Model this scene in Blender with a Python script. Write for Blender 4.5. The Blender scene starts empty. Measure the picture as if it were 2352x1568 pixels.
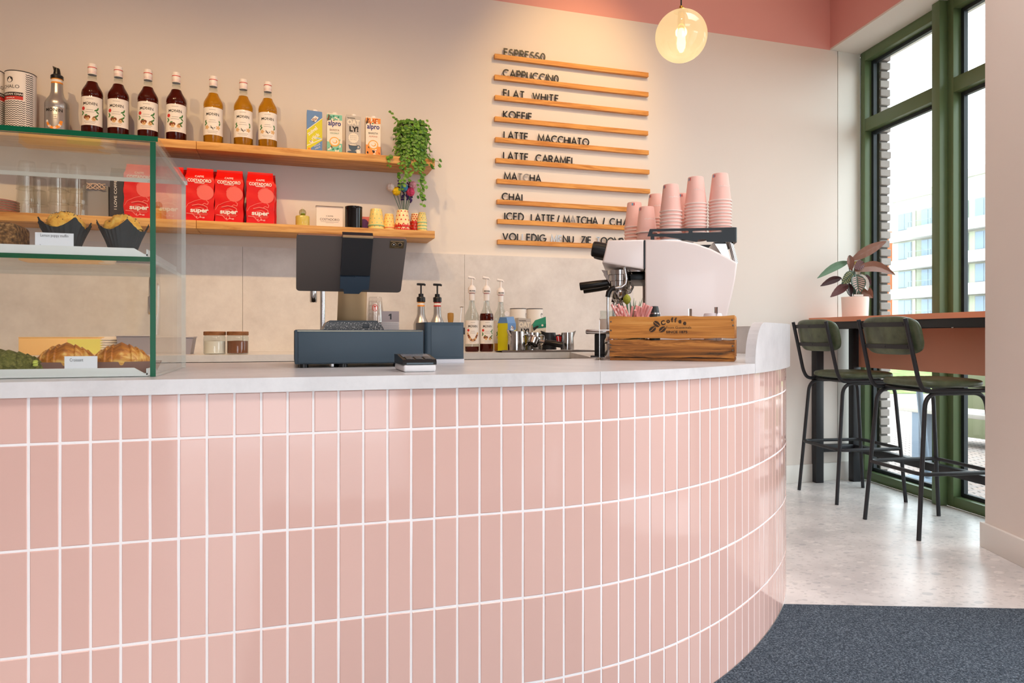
import bpy, bmesh, math, random
from mathutils import Vector, Matrix

# ---------------------------------------------------------------- camera, world, lights, exposure
SC = bpy.context.scene
COL = SC.collection
FPX, CX, HY, CAMZ = 1620.0, 1176.0, 768.0, 0.99      # focal length in pixels of the 2352 wide frame, horizon row, lens height
PSI = math.atan(511 / FPX)
SN, CS = math.sin(PSI), math.cos(PSI)
cam = bpy.data.objects.new('camera', bpy.data.cameras.new('camera'))
COL.objects.link(cam)
cam.data.sensor_width = 36.0
cam.data.lens = FPX / 2352 * 36.0
cam.data.shift_y = -(784 - HY) / 2352
cam.data.clip_start = 0.02
cam.data.clip_end = 400
cam.location = (0, 0, CAMZ)
cam.rotation_euler = (math.pi / 2, 0, -PSI)
SC.camera = cam

W = bpy.data.worlds.new('overcast_sky')
SC.world = W
W.use_nodes = True
WB = W.node_tree.nodes['Background']
WB.inputs[0].default_value = (0.89, 0.96, 1.04, 1)
WB.inputs[1].default_value = 5.5

SC.view_settings.view_transform = 'Standard'
SC.view_settings.look = 'None'
SC.view_settings.exposure = -0.08
SC.view_settings.gamma = 1.0
SC.view_settings.use_curve_mapping = False
try:
    SC.cycles.max_bounces = 10
    SC.cycles.diffuse_bounces = 5
    SC.cycles.glossy_bounces = 5
    SC.cycles.transmission_bounces = 8
    SC.cycles.transparent_max_bounces = 24
    SC.cycles.caustics_reflective = False
    SC.cycles.caustics_refractive = False
    SC.cycles.sample_clamp_indirect = 6.0
    SC.cycles.use_denoising = True
except Exception:
    pass

def lamp(name, kind, loc, target, energy, col=(1, 1, 1), size=0.3, size_y=None, angle=None, blend=0.6, portal=False, spread=None):
    L = bpy.data.lights.new(name, kind)
    L.energy = energy
    L.color = col
    if kind == 'AREA':
        L.size = size
        if size_y:
            L.shape = 'RECTANGLE'
            L.size_y = size_y
        if spread:
            L.spread = math.radians(spread)
        if portal:
            L.cycles.is_portal = True
    elif kind == 'SPOT':
        L.spot_size = math.radians(angle)
        L.spot_blend = blend
        L.shadow_soft_size = size
    else:
        L.shadow_soft_size = size
    o = bpy.data.objects.new(name, L)
    COL.objects.link(o)
    o.location = loc
    d = Vector(target) - Vector(loc)
    o.rotation_euler = d.to_track_quat('-Z', 'Y').to_euler()
    return o

WARM = (1.0, 0.68, 0.34)
# unseen fill lights added under the ceiling to brighten the guest side
FILL_COL = (1.0, 0.96, 0.91)
lamp('added_ceiling_fill', 'AREA', (-0.6, -0.3, 3.6), (-0.3, 1.2, 0.2), 18, (1.0, 0.95, 0.9), 2.4, 1.4, spread=100)
lamp('added_ceiling_fill', 'AREA', (1.7, -0.4, 3.6), (1.9, 1.2, 0.0), 30, (1.0, 0.98, 0.96), 1.8, 1.2, spread=110)
lamp('added_ceiling_fill', 'AREA', (2.45, 1.9, 3.6), (2.5, 2.4, 0.0), 24, (1.0, 0.98, 0.97), 1.4, 1.0, spread=120)
# warm spots on the ceiling track, for shelves and menu; the right-wall one is added for warmth
for (x, tx, tz, e) in ((-1.5, -1.1, 1.1, 100), (-0.7, -0.2, 1.05, 100), (0.1, 0.5, 1.05, 96), (2.3, 2.6, 2.6, 40), (1.1, 1.15, 1.35, 26)):
    lamp('track_spot_light', 'SPOT', (x, 1.75, 3.5), (tx, 3.93, tz), e, WARM, 0.03, angle=66, blend=0.9)
lamp('menu_spot_light', 'SPOT', (1.75, 2.75, 3.5), (1.60, 3.93, 2.38), 92, (1.0, 0.63, 0.25), 0.03, angle=58, blend=1.0)

# ---------------------------------------------------------------- helpers
def ray(px, py):
    u = (px - CX) / FPX
    return (SN + CS * u, CS - SN * u, -(py - HY) / FPX)
def atY(px, py, Y):
    a = ray(px, py); k = Y / a[1]
    return Vector((a[0] * k, Y, CAMZ + a[2] * k))
def atZ(px, py, z):
    a = ray(px, py); k = (z - CAMZ) / a[2]
    return Vector((a[0] * k, a[1] * k, z))
def mpp(px, Y):                                     # metres per photo pixel of something standing at depth Y
    return Y / ray(px, 0)[1] / FPX

def lin(c):
    out = []
    for v in c[:3]:
        v = v / 255.0
        out.append(v / 12.92 if v <= 0.04045 else ((v + 0.055) / 1.055) ** 2.4)
    return (*out, 1.0)

MATS = {}
def mat(name, col=(200, 200, 200), rough=0.5, metal=0.0, spec=0.5, coat=0.0, trans=0.0, ior=1.45, emit=None, estr=0.0, alpha=1.0, sub=0.0):
    if name in MATS:
        return MATS[name]
    m = bpy.data.materials.new(name)
    m.use_nodes = True
    b = m.node_tree.nodes['Principled BSDF']
    b.inputs['Base Color'].default_value = lin(col)
    b.inputs['Roughness'].default_value = rough
    b.inputs['Metallic'].default_value = metal
    b.inputs['Specular IOR Level'].default_value = spec
    b.inputs['Coat Weight'].default_value = coat
    b.inputs['Coat Roughness'].default_value = 0.05
    b.inputs['Transmission Weight'].default_value = trans
    b.inputs['IOR'].default_value = ior
    b.inputs['Alpha'].default_value = alpha
    if emit:
        b.inputs['Emission Color'].default_value = lin(emit)
        b.inputs['Emission Strength'].default_value = estr
    MATS[name] = m
    return m

def nodes(m):
    nt = m.node_tree
    return nt, nt.nodes, nt.links, nt.nodes['Principled BSDF']

def noise_col(m, cols, scale=5.0, detail=6.0, stretch=(1, 1, 1), pos=None, rough=0.6, dist=0.0, coord='Object'):
    nt, N, L, b = nodes(m)
    tc = N.new('ShaderNodeTexCoord'); mp = N.new('ShaderNodeMapping'); mp.inputs['Scale'].default_value = stretch
    nz = N.new('ShaderNodeTexNoise'); nz.inputs['Scale'].default_value = scale; nz.inputs['Detail'].default_value = detail
    nz.inputs['Roughness'].default_value = rough; nz.inputs['Distortion'].default_value = dist
    cr = N.new('ShaderNodeValToRGB')
    L.new(tc.outputs[coord], mp.inputs[0]); L.new(mp.outputs[0], nz.inputs['Vector']); L.new(nz.outputs['Fac'], cr.inputs[0])
    pos = pos or [0.3 + 0.4 * i / (len(cols) - 1) for i in range(len(cols))]
    els = cr.color_ramp.elements
    while len(els) < len(cols):
        els.new(0.5)
    for e, p, c in zip(els, pos, cols):
        e.position = p; e.color = lin(c)
    L.new(cr.outputs[0], b.inputs['Base Color'])
    return cr, nz, mp, tc

def bump(m, scale=80.0, strength=0.2, dist=0.002, detail=3.0, stretch=(1, 1, 1), coord='Object'):
    nt, N, L, b = nodes(m)
    tc = N.new('ShaderNodeTexCoord'); mp = N.new('ShaderNodeMapping'); mp.inputs['Scale'].default_value = stretch
    nz = N.new('ShaderNodeTexNoise'); nz.inputs['Scale'].default_value = scale; nz.inputs['Detail'].default_value = detail
    bp = N.new('ShaderNodeBump'); bp.inputs['Strength'].default_value = strength; bp.inputs['Distance'].default_value = dist
    L.new(tc.outputs[coord], mp.inputs[0]); L.new(mp.outputs[0], nz.inputs['Vector']); L.new(nz.outputs['Fac'], bp.inputs['Height'])
    L.new(bp.outputs[0], b.inputs['Normal'])
    return bp

def wood(name, c1, c2, rough=0.42, axis='x', scale=9.0, spec=0.4):
    if name in MATS:
        return MATS[name]
    m = mat(name, c1, rough, spec=spec)
    st = {'x': (0.12, 1.6, 1.6), 'y': (1.6, 0.12, 1.6), 'z': (1.6, 1.6, 0.12)}[axis]
    mid = tuple((a * 2 + b) / 3 for a, b in zip(c1, c2))
    noise_col(m, [c2, mid, c1], scale, 8.0, st, [0.36, 0.5, 0.62], 0.62, 1.6)
    return m

def pane_mat(name, tint=(244, 250, 247), refl=1.0, edge=False, base=0.0):
    """thin clear glass: straight-through light plus a fresnel mirror reflection"""
    if name in MATS:
        return MATS[name]
    m = bpy.data.materials.new(name); m.use_nodes = True
    nt = m.node_tree; N = nt.nodes; L = nt.links
    for n in list(N):
        if n.type == 'BSDF_PRINCIPLED':
            N.remove(n)
    out = N['Material Output']
    tr = N.new('ShaderNodeBsdfTransparent'); tr.inputs[0].default_value = lin(tint)
    gl = N.new('ShaderNodeBsdfGlossy'); gl.inputs['Roughness'].default_value = 0.0
    # Schlick reflectance from the angle to the surface, the same from both sides of the pane
    ge = N.new('ShaderNodeNewGeometry')
    dt = N.new('ShaderNodeVectorMath'); dt.operation = 'DOT_PRODUCT'
    ab = N.new('ShaderNodeMath'); ab.operation = 'ABSOLUTE'
    om = N.new('ShaderNodeMath'); om.operation = 'SUBTRACT'; om.inputs[0].default_value = 1.0
    pw = N.new('ShaderNodeMath'); pw.operation = 'POWER'; pw.inputs[1].default_value = 5.0
    fr = N.new('ShaderNodeMath'); fr.operation = 'MULTIPLY_ADD'; fr.inputs[1].default_value = 0.96; fr.inputs[2].default_value = 0.04
    L.new(ge.outputs['Normal'], dt.inputs[0]); L.new(ge.outputs['Incoming'], dt.inputs[1]); L.new(dt.outputs['Value'], ab.inputs[0])
    L.new(ab.outputs[0], om.inputs[1]); L.new(om.outputs[0], pw.inputs[0]); L.new(pw.outputs[0], fr.inputs[0])
    ml = N.new('ShaderNodeMath'); ml.operation = 'MULTIPLY_ADD'; ml.inputs[1].default_value = refl; ml.inputs[2].default_value = base; ml.use_clamp = True
    mx = N.new('ShaderNodeMixShader')
    L.new(fr.outputs[0], ml.inputs[0]); L.new(ml.outputs[0], mx.inputs[0])
    L.new(tr.outputs[0], mx.inputs[1]); L.new(gl.outputs[0], mx.inputs[2]); L.new(mx.outputs[0], out.inputs[0])
    MATS[name] = m
    return m

def rotm(rx=0, ry=0, rz=0, loc=(0, 0, 0)):
    return Matrix.Translation(loc) @ Matrix.Rotation(rz, 4, 'Z') @ Matrix.Rotation(ry, 4, 'Y') @ Matrix.Rotation(rx, 4, 'X')

TXT = {}
def text_geo(s, weight=0.0, spacing=1.0):
    key = (s, weight, spacing)
    if key not in TXT:
        cu = bpy.data.curves.new('lettering', 'FONT')
        cu.body = s; cu.size = 1.0; cu.offset = weight; cu.space_character = spacing; cu.resolution_u = 3
        o = bpy.data.objects.new('lettering', cu)
        me = o.to_mesh()
        v = [(p.co.x, p.co.y) for p in me.vertices]; f = [tuple(q.vertices) for q in me.polygons]
        o.to_mesh_clear(); bpy.data.objects.remove(o); bpy.data.curves.remove(cu)
        TXT[key] = (v, f)
    return TXT[key]

class MB:
    """collects shapes into one mesh"""
    def __init__(s):
        s.v = []; s.f = []; s.m = []
    def add(s, verts, faces, m=0, M=None):
        o = len(s.v)
        if M is not None:
            verts = [M @ Vector(p) for p in verts]
        s.v += [tuple(p) for p in verts]
        s.f += [tuple(i + o for i in f) for f in faces]
        s.m += [m] * len(faces)
        return s
    def box(s, x0, x1, y0, y1, z0, z1, m=0, M=None, bev=0.0, seg=2):
        if bev > 0:
            bm = bmesh.new()
            bmesh.ops.create_cube(bm, size=1.0)
            for v in bm.verts:
                v.co = Vector(((x0 + x1) / 2 + v.co.x * (x1 - x0), (y0 + y1) / 2 + v.co.y * (y1 - y0), (z0 + z1) / 2 + v.co.z * (z1 - z0)))
            bmesh.ops.bevel(bm, geom=list(bm.edges), offset=bev, segments=seg, affect='EDGES', profile=0.5)
            bm.verts.index_update()
            s.add([v.co.copy() for v in bm.verts], [[v.index for v in f.verts] for f in bm.faces], m, M)
            bm.free()
            return s
        P = [(x0, y0, z0), (x1, y0, z0), (x1, y1, z0), (x0, y1, z0), (x0, y0, z1), (x1, y0, z1), (x1, y1, z1), (x0, y1, z1)]
        return s.add(P, [(0, 3, 2, 1), (4, 5, 6, 7), (0, 1, 5, 4), (1, 2, 6, 5), (2, 3, 7, 6), (3, 0, 4, 7)], m, M)
    def lathe(s, prof, n=28, c=(0, 0, 0), m=0, M=None, mf=None):
        """profile of (r, z) bottom to top; mf(k) gives the material of band k"""
        V = []; F = []; mi = []
        rings = []
        for r, z in prof:
            if r < 1e-6:
                rings.append([len(V)]); V.append((c[0], c[1], c[2] + z))
            else:
                rings.append(list(range(len(V), len(V) + n)))
                V += [(c[0] + r * math.cos(2 * math.pi * i / n), c[1] + r * math.sin(2 * math.pi * i / n), c[2] + z) for i in range(n)]
        for k, (a, b) in enumerate(zip(rings, rings[1:])):
            mm = mf(k) if mf else m
            for i in range(n):
                j = (i + 1) % n
                if len(a) == 1 and len(b) == 1:
                    continue
                if len(a) == 1:
                    F.append((a[0], b[j], b[i]))
                elif len(b) == 1:
                    F.append((a[i], a[j], b[0]))
                else:
                    F.append((a[i], a[j], b[j], b[i]))
                mi.append(mm)
        o = len(s.f)
        s.add(V, F, 0, M)
        s.m[o:] = mi
        return s
    def cyl(s, c, r, h, n=24, m=0, M=None, r2=None):
        r2 = r if r2 is None else r2
        return s.lathe([(0, 0), (r, 0), (r2, h), (0, h)], n, c, m, M)
    def sphere(s, c, r, n=20, m=0, M=None, k=12):
        rx, ry, rz = r if isinstance(r, (tuple, list)) else (r, r, r)
        pr = [(math.sin(math.pi * i / k), -math.cos(math.pi * i / k)) for i in range(k + 1)]
        T = Matrix.Translation(c) @ Matrix.Diagonal((rx, ry, rz, 1))
        return s.lathe(pr, n, (0, 0, 0), m, (M @ T) if M is not None else T)
    def tube(s, pts, r, n=10, m=0, closed=False, M=None, cap=True):
        P = [Vector(p) for p in pts]
        k = len(P)
        rr = r if isinstance(r, (list, tuple)) else [r] * k
        V = []; F = []
        up = None
        for i in range(k):
            if closed:
                t = (P[(i + 1) % k] - P[i - 1])
            else:
                t = P[min(i + 1, k - 1)] - P[max(i - 1, 0)]
            t.normalize()
            if up is None:
                up = t.orthogonal().normalized()
            else:
                up = (up - t * up.dot(t))
                up = up.normalized() if up.length > 1e-6 else t.orthogonal().normalized()
            side = t.cross(up)
            for j in range(n):
                a = 2 * math.pi * j / n
                V.append(P[i] + (up * math.cos(a) + side * math.sin(a)) * rr[i])
        rng = range(k) if closed else range(k - 1)
        for i in rng:
            i2 = (i + 1) % k
            for j in range(n):
                j2 = (j + 1) % n
                F.append((i * n + j, i * n + j2, i2 * n + j2, i2 * n + j))
        if cap and not closed:
            F.append(tuple(range(n - 1, -1, -1))); F.append(tuple(range((k - 1) * n, k * n)))
        return s.add(V, F, m, M)
    def prism(s, poly, a0, a1, axis='y', m=0, M=None):
        """polygon in the plane across `axis`, extruded from a0 to a1 (y: poly is x,z; z: poly is x,y; x: poly is y,z)"""
        def P(p, a):
            return {'y': (p[0], a, p[1]), 'z': (p[0], p[1], a), 'x': (a, p[0], p[1])}[axis]
        n = len(poly)
        V = [P(p, a0) for p in poly] + [P(p, a1) for p in poly]
        F = [tuple(range(n)), tuple(range(2 * n - 1, n - 1, -1))] + [(i, (i + 1) % n, n + (i + 1) % n, n + i) for i in range(n)]
        return s.add(V, F, m, M)
    def quad(s, a, b, c, d, m=0, M=None):
        return s.add([a, b, c, d], [(0, 1, 2, 3)], m, M)
    def flat(s, poly, y, m=0, M=None):
        """a printed shape: polygon of (x, z) at depth y facing -y"""
        return s.add([(p[0], y, p[1]) for p in poly], [tuple(range(len(poly)))], m, M)
    def disc(s, cx, cz, rx, rz, y, m=0, M=None, n=20, a=0.0):
        ca, sa = math.cos(a), math.sin(a)
        P = []
        for i in range(n):
            t = 2 * math.pi * i / n
            px, pz = rx * math.cos(t), rz * math.sin(t)
            P.append((cx + px * ca - pz * sa, cz + px * sa + pz * ca))
        return s.flat(P, y, m, M)
    def art(s, poly, warp, m=0):
        """a printed shape wrapped on a curved surface"""
        return s.add([warp(*p) for p in poly], [tuple(range(len(poly)))], m)
    def artrect(s, x0, x1, z0, z1, warp, m=0, n=10):
        return s.grid(lambda u, v: warp(x0 + (x1 - x0) * u, z0 + (z1 - z0) * v), n, 1, m)
    def artdisc(s, cx, cz, rx, rz, warp, m=0, n=12, a=0.0):
        ca, sa = math.cos(a), math.sin(a)
        P = []
        for i in range(n):
            t = 2 * math.pi * i / n
            px, pz = rx * math.cos(t), rz * math.sin(t)
            P.append((cx + px * ca - pz * sa, cz + px * sa + pz * ca))
        return s.art(P, warp, m)
    def grid(s, fn, nu, nv, m=0, M=None, closeu=False):
        V = [fn(i / nu, j / nv) for j in range(nv + 1) for i in range(nu + (0 if closeu else 1))]
        w = nu if closeu else nu + 1
        F = []
        for j in range(nv):
            for i in range(nu):
                i2 = (i + 1) % w if closeu else i + 1
                F.append((j * w + i, j * w + i2, (j + 1) * w + i2, (j + 1) * w + i))
        return s.add(V, F, m, M)
    def text(s, t, size, x=0, z=0, y=0, m=0, align='c', weight=0.0, spacing=1.0, M=None, width=None, warp=None, cap=True, ang=0.0):
        """flat lettering in the x-z plane facing -y; width rescales it to a measured width"""
        v, f = text_geo(t, weight, spacing)
        if not v:
            return s
        xs = [p[0] for p in v]; x0, x1 = min(xs), max(xs)
        sx = size if width is None else width / max(x1 - x0, 1e-6)
        off = {'c': -(x0 + x1) / 2, 'l': -x0, 'r': -x1}[align]
        ca, sa = math.cos(ang), math.sin(ang)
        V = []
        for p in v:
            a, b = (p[0] + off) * sx, p[1] * size
            q = (x + a * ca - b * sa, z + a * sa + b * ca)
            V.append(warp(*q) if warp else (q[0], y, q[1]))
        return s.add(V, f, m, M)
    def build(s, name, mats, parent=None, sharp=38, loc=None, smooth=True):
        me = bpy.data.meshes.new(name)
        me.from_pydata(s.v, [], s.f)
        ml = mats if isinstance(mats, (list, tuple)) else [mats]
        for q in ml:
            me.materials.append(q)
        me.polygons.foreach_set('material_index', s.m)
        me.polygons.foreach_set('use_smooth', [smooth] * len(s.f))
        me.update()
        if smooth:
            me.set_sharp_from_angle(angle=math.radians(sharp))
        o = bpy.data.objects.new(name, me)
        COL.objects.link(o)
        if parent is not None:
            o.parent = parent
        if loc is not None:
            o.location = loc
        return o

def cylwarp(r, cz=0.0, a0=-math.pi / 2, eps=0.0004, cx=0.0, cy=0.0, rz=None):
    """wraps flat (x, z) artwork round a cylinder so that x = 0 faces -y"""
    def fn(x, z):
        R = (rz(z) if rz else r) + eps
        a = a0 + x / r
        return (cx + R * math.cos(a), cy + R * math.sin(a), z + cz)
    return fn

def tagit(o, label=None, cat=None, group=None, kind=None):
    if label: o['label'] = label
    if cat: o['category'] = cat
    if group: o['group'] = group
    if kind: o['kind'] = kind
    return o
def thing(name, label, cat, loc=(0, 0, 0), rz=0.0, group=None, kind=None):
    o = bpy.data.objects.new(name, None)
    o.empty_display_size = 0.05
    COL.objects.link(o)
    o.location = loc
    o.rotation_euler = (0, 0, rz)
    return tagit(o, label, cat, group, kind)
def dup(root, loc, rz=None, label=None, group=None, parent=None):
    c = root.copy(); COL.objects.link(c)
    if parent is not None:
        c.parent = parent
    if loc is not None:
        c.location = loc
    if rz is not None:
        c.rotation_euler = (0, 0, rz)
    if label: c['label'] = label
    if group: c['group'] = group
    for ch in list(root.children):
        dup(ch, None, parent=c)
    return c
def single(name, mb, mats, label, cat, loc=(0, 0, 0), rz=0.0, group=None, kind=None, sharp=38):
    o = mb.build(name, mats, sharp=sharp)
    o.location = loc
    o.rotation_euler = (0, 0, rz)
    return tagit(o, label, cat, group, kind)
def structure(name, mb, mats, parent=None, sharp=38):
    o = mb.build(name, mats, parent, sharp=sharp)
    if parent is None:
        o['kind'] = 'structure'
    return o
def arcpts(c, r, a0, a1, n, plane='xz', w=0.0):
    out = []
    for i in range(n + 1):
        a = math.radians(a0 + (a1 - a0) * i / n)
        p, q = c[0] + r * math.cos(a), c[1] + r * math.sin(a)
        out.append({'xz': (p, w, q), 'xy': (p, q, w), 'yz': (w, p, q)}[plane])
    return out
def rrect(x0, x1, z0, z1, r, n=5):
    P = []
    for cx, cz, a in ((x1 - r, z0 + r, -90), (x1 - r, z1 - r, 0), (x0 + r, z1 - r, 90), (x0 + r, z0 + r, 180)):
        for i in range(n + 1):
            t = math.radians(a + 90 * i / n)
            P.append((cx + r * math.cos(t), cz + r * math.sin(t)))
    return P
def fillet(pts, r, n=6):
    """polyline with its inner corners rounded"""
    P = [Vector(p) for p in pts]; out = [P[0]]
    for a, b, c in zip(P, P[1:], P[2:]):
        d1 = (a - b); d2 = (c - b)
        k = min(r, d1.length * 0.49, d2.length * 0.49)
        p1 = b + d1.normalized() * k; p2 = b + d2.normalized() * k
        for i in range(n + 1):
            t = i / n
            out.append(p1 * (1 - t) ** 2 + b * 2 * t * (1 - t) + p2 * t * t)
    out.append(P[-1])
    return out
RND = random.Random(7)
# ---------------------------------------------------------------- setting
WALLY = 3.93
WINW = Vector((-0.155, -0.988, 0)).normalized()      # along the window wall, towards the camera
WINN = Vector((0.988, -0.155, 0)).normalized()       # out of the window
WINA = Vector((3.76, 3.93, 0))
WINROT = math.atan2(WINW.y, WINW.x)
WINM = rotm(0, 0, WINROT, WINA)                      # local x along the window, y outwards, z up
PIERD = Vector((-0.357, -0.934, 0)).normalized()
PIERN = Vector((0.934, -0.357, 0)).normalized()
PIERC = Vector((3.09, 2.47, 0))
PIERM = rotm(0, 0, math.atan2(PIERD.y, PIERD.x), PIERC)   # local x towards the camera along the pier face, y into the pier

m_wall = mat('painted_wall', (225, 216, 207), 0.85, spec=0.25)
bump(m_wall, 160, 0.08, 0.001)
m_pink = mat('pink_paint', (222, 163, 155), 0.85, spec=0.25)
bump(m_pink, 160, 0.08, 0.001)
m_white = mat('white_paint', (232, 230, 226), 0.6)
m_ceil = mat('ceiling_paint', (222, 178, 166), 0.9)
m_base = mat('baseboard_paint', (226, 222, 215), 0.45)
m_reveal = mat('reveal_paint', (226, 224, 216), 0.7)

PINKZ = 2.926
b = MB()
b.box(-4.2, 3.572, WALLY, 4.15, 0, PINKZ, 0)
b.box(-4.2, 3.80, WALLY, 4.15, PINKZ, 3.7, 1)
structure('wall_back', b, [m_wall, m_pink])
b = MB(); b.box(3.578, 3.765, WALLY, 4.15, 0, PINKZ, 0); b.box(3.572, 3.578, WALLY + 0.008, 4.15, 0, PINKZ, 1)
structure('trim_1', b, [m_reveal, mat('groove_shadow_gap', (120, 108, 96), 0.9)])
b = MB()
BLK = -0.245                                          # bulkhead face, inside of the window plane
b.box(-0.06, 6.5, BLK, 0.25, PINKZ + 0.012, 3.7, 0, WINM)
b.box(-0.06, 6.5, BLK, 0.25, PINKZ, PINKZ + 0.012, 1, WINM)
structure('wall_right', b, [m_pink, m_reveal])
b = MB(); b.box(0, 1.1, 0, 0.55, 0, 3.7, 0, PIERM); b.box(1.1, 3.4, 0, 0.55, 2.4, 3.7, 0, PIERM); b.box(2.4, 3.4, 0, 0.55, 0, 2.4, 0, PIERM)
structure('wall_entrance', b, [m_wall])
b = MB(); b.box(-0.016, 1.1, -0.016, 0.3, 0, 0.115, 0, PIERM, bev=0.002)
structure('baseboard_entrance', b, [m_base])
b = MB(); b.box(2.12, 3.572, WALLY - 0.014, WALLY, 0, 0.12, 0, bev=0.002); b.box(3.578, 3.755, WALLY - 0.014, WALLY, 0, 0.12, 0, bev=0.002)
structure('baseboard_back', b, [m_base])
b = MB(); b.box(-4.4, 4.2, -1.95, 4.15, 3.7, 3.85)
structure('ceiling', b, [m_ceil])
b = MB(); b.box(-4.4, -4.2, -1.95, 4.15, 0, 3.7)
structure('wall_left', b, [m_wall])
b = MB()
RY = -1.75
b.box(-4.2, -0.75, RY - .2, RY, 0, 3.7); b.box(0.75, 2.4, RY - .2, RY, 0, 3.7); b.box(-0.75, 0.75, RY - .2, RY, 2.1, 3.7)
structure('wall_rear', b, [m_wall])

m_floor = mat('speckled_stone_floor', (186, 182, 178), 0.26, spec=0.5)
def floor_nodes(m):
    nt, N, L, bs = nodes(m)
    tc = N.new('ShaderNodeTexCoord')
    n0 = N.new('ShaderNodeTexNoise'); n0.inputs['Scale'].default_value = 3.0; n0.inputs['Detail'].default_value = 8
    r0 = N.new('ShaderNodeValToRGB')
    r0.color_ramp.elements[0].position = 0.35; r0.color_ramp.elements[0].color = lin((196, 193, 191))
    r0.color_ramp.elements[1].position = 0.68; r0.color_ramp.elements[1].color = lin((228, 225, 222))
    L.new(tc.outputs['Object'], n0.inputs['Vector']); L.new(n0.outputs['Fac'], r0.inputs[0])
    prev = r0.outputs[0]
    for sc, lo, hi, dark, f in ((24.0, 0.0, 0.15, (160, 161, 165), 0.34), (9.0, 0.0, 0.09, (150, 153, 160), 0.4), (14.0, 0.0, 0.16, (230, 227, 222), 0.5), (42.0, 0.0, 0.2, (180, 177, 175), 0.36)):
        mp = N.new('ShaderNodeMapping'); mp.inputs['Location'].default_value = (sc, 3 * sc, 0); mp.inputs['Scale'].default_value = (1, 1.5, 1)
        nd = N.new('ShaderNodeTexNoise'); nd.inputs['Scale'].default_value = sc * 0.8
        ad = N.new('ShaderNodeMixRGB'); ad.inputs[0].default_value = 0.02
        vo = N.new('ShaderNodeTexVoronoi'); vo.inputs['Scale'].default_value = sc; vo.inputs['Randomness'].default_value = 1.0
        mt = N.new('ShaderNodeMath'); mt.operation = 'LESS_THAN'
        wn = N.new('ShaderNodeSeparateColor')
        th = N.new('ShaderNodeMath'); th.operation = 'MULTIPLY'; th.inputs[1].default_value = hi * 2.4
        L.new(tc.outputs['Object'], mp.inputs[0]); L.new(mp.outputs[0], nd.inputs['Vector'])
        L.new(mp.outputs[0], ad.inputs[1]); L.new(nd.outputs['Color'], ad.inputs[2]); L.new(ad.outputs[0], vo.inputs['Vector'])
        L.new(vo.outputs['Color'], wn.inputs[0]); L.new(wn.outputs[0], th.inputs[0])
        L.new(vo.outputs['Distance'], mt.inputs[0]); L.new(th.outputs[0], mt.inputs[1])
        fm = N.new('ShaderNodeMath'); fm.operation = 'MULTIPLY'; fm.inputs[1].default_value = f; L.new(mt.outputs[0], fm.inputs[0])
        mx = N.new('ShaderNodeMixRGB'); L.new(fm.outputs[0], mx.inputs[0]); L.new(prev, mx.inputs[1]); mx.inputs[2].default_value = lin(dark)
        prev = mx.outputs[0]
    L.new(prev, bs.inputs['Base Color'])
floor_nodes(m_floor)
fp = [(-4.2, 3.93), (3.76, 3.93)] + [tuple((WINA + WINW * t).xy) for t in (7.4,)] + [(-4.2, -3.4)]
b = MB(); b.prism(fp, -0.15, 0.0, 'z')
structure('floor', b, [m_floor])

# ---------------------------------------------------------------- counter path (outer tile face), s = 0 where the bend starts
KN = [(-5, 0), (0, 0), (0.12, 2), (0.2, 6.0), (.355, 13), (.51, 20), (.68, 26.5), (.86, 32), (1.045, 36.2), (1.21, 39.5), (1.38, 43), (1.57, 49), (1.77, 58), (2.0, 71), (2.2, 81), (2.4, 90), (9, 90)]
def th_at(s):
    for (a, ta), (c, tb) in zip(KN, KN[1:]):
        if s <= c:
            return math.radians(ta + (tb - ta) * (s - a) / (c - a))
CTAB = []
def _ctab():
    x, y, s, ds = 0.45, 1.569, 0.0, 0.005
    while y < 3.925:
        CTAB.append((s, x, y))
        t = th_at(s + ds / 2); x += ds * math.cos(t); y += ds * math.sin(t); s += ds
    CTAB.append((s, x, y))
_ctab()
SEND = CTAB[-1][0]
def cpt(s, off=0.0):
    """point on the counter face at arc length s, pushed outwards by off"""
    if s <= 0:
        x, y = 0.45 + s, 1.569
    else:
        i = min(int(s / 0.005), len(CTAB) - 2)
        f = (s - CTAB[i][0]) / 0.005
        x = CTAB[i][1] + (CTAB[i + 1][1] - CTAB[i][1]) * f; y = CTAB[i][2] + (CTAB[i + 1][2] - CTAB[i][2]) * f
    t = th_at(s)
    return (x + off * math.sin(t), y - off * math.cos(t))
S0 = -2.25
ctr = thing('service_counter', 'long curved cafe counter faced in upright pink tiles with pale grey worktop', 'counter', (0, 0, 0))
m_tile = mat('pink_glazed_tile', (228, 186, 173), 0.07, spec=0.45)
def tile_nodes(m):
    nt, N, L, bs = nodes(m)
    g = N.new('ShaderNodeNewGeometry'); r = N.new('ShaderNodeValToRGB')
    r.color_ramp.elements[0].color = lin((222, 183, 171)); r.color_ramp.elements[1].color = lin((229, 191, 179))
    L.new(g.outputs['Random Per Island'], r.inputs[0]); L.new(r.outputs[0], bs.inputs['Base Color'])
    bp = bump(m, 7.0, 0.12, 0.004, 2.0)
tile_nodes(m_tile)
m_grout = mat('white_grout', (250, 247, 247), 0.8)
bump(m_grout, 300, 0.2, 0.001)
TP = 0.0526; TG = 0.0046
rows = [(0.779 + TG / 2, 0.8685), (0.576 + TG / 2, 0.779 - TG / 2), (0.373 + TG / 2, 0.576 - TG / 2), (0.170 + TG / 2, 0.373 - TG / 2), (0.004, 0.170 - TG / 2)]
tl = MB()
s_ = -0.454 - 34 * TP
rt = random.Random(3)
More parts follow.
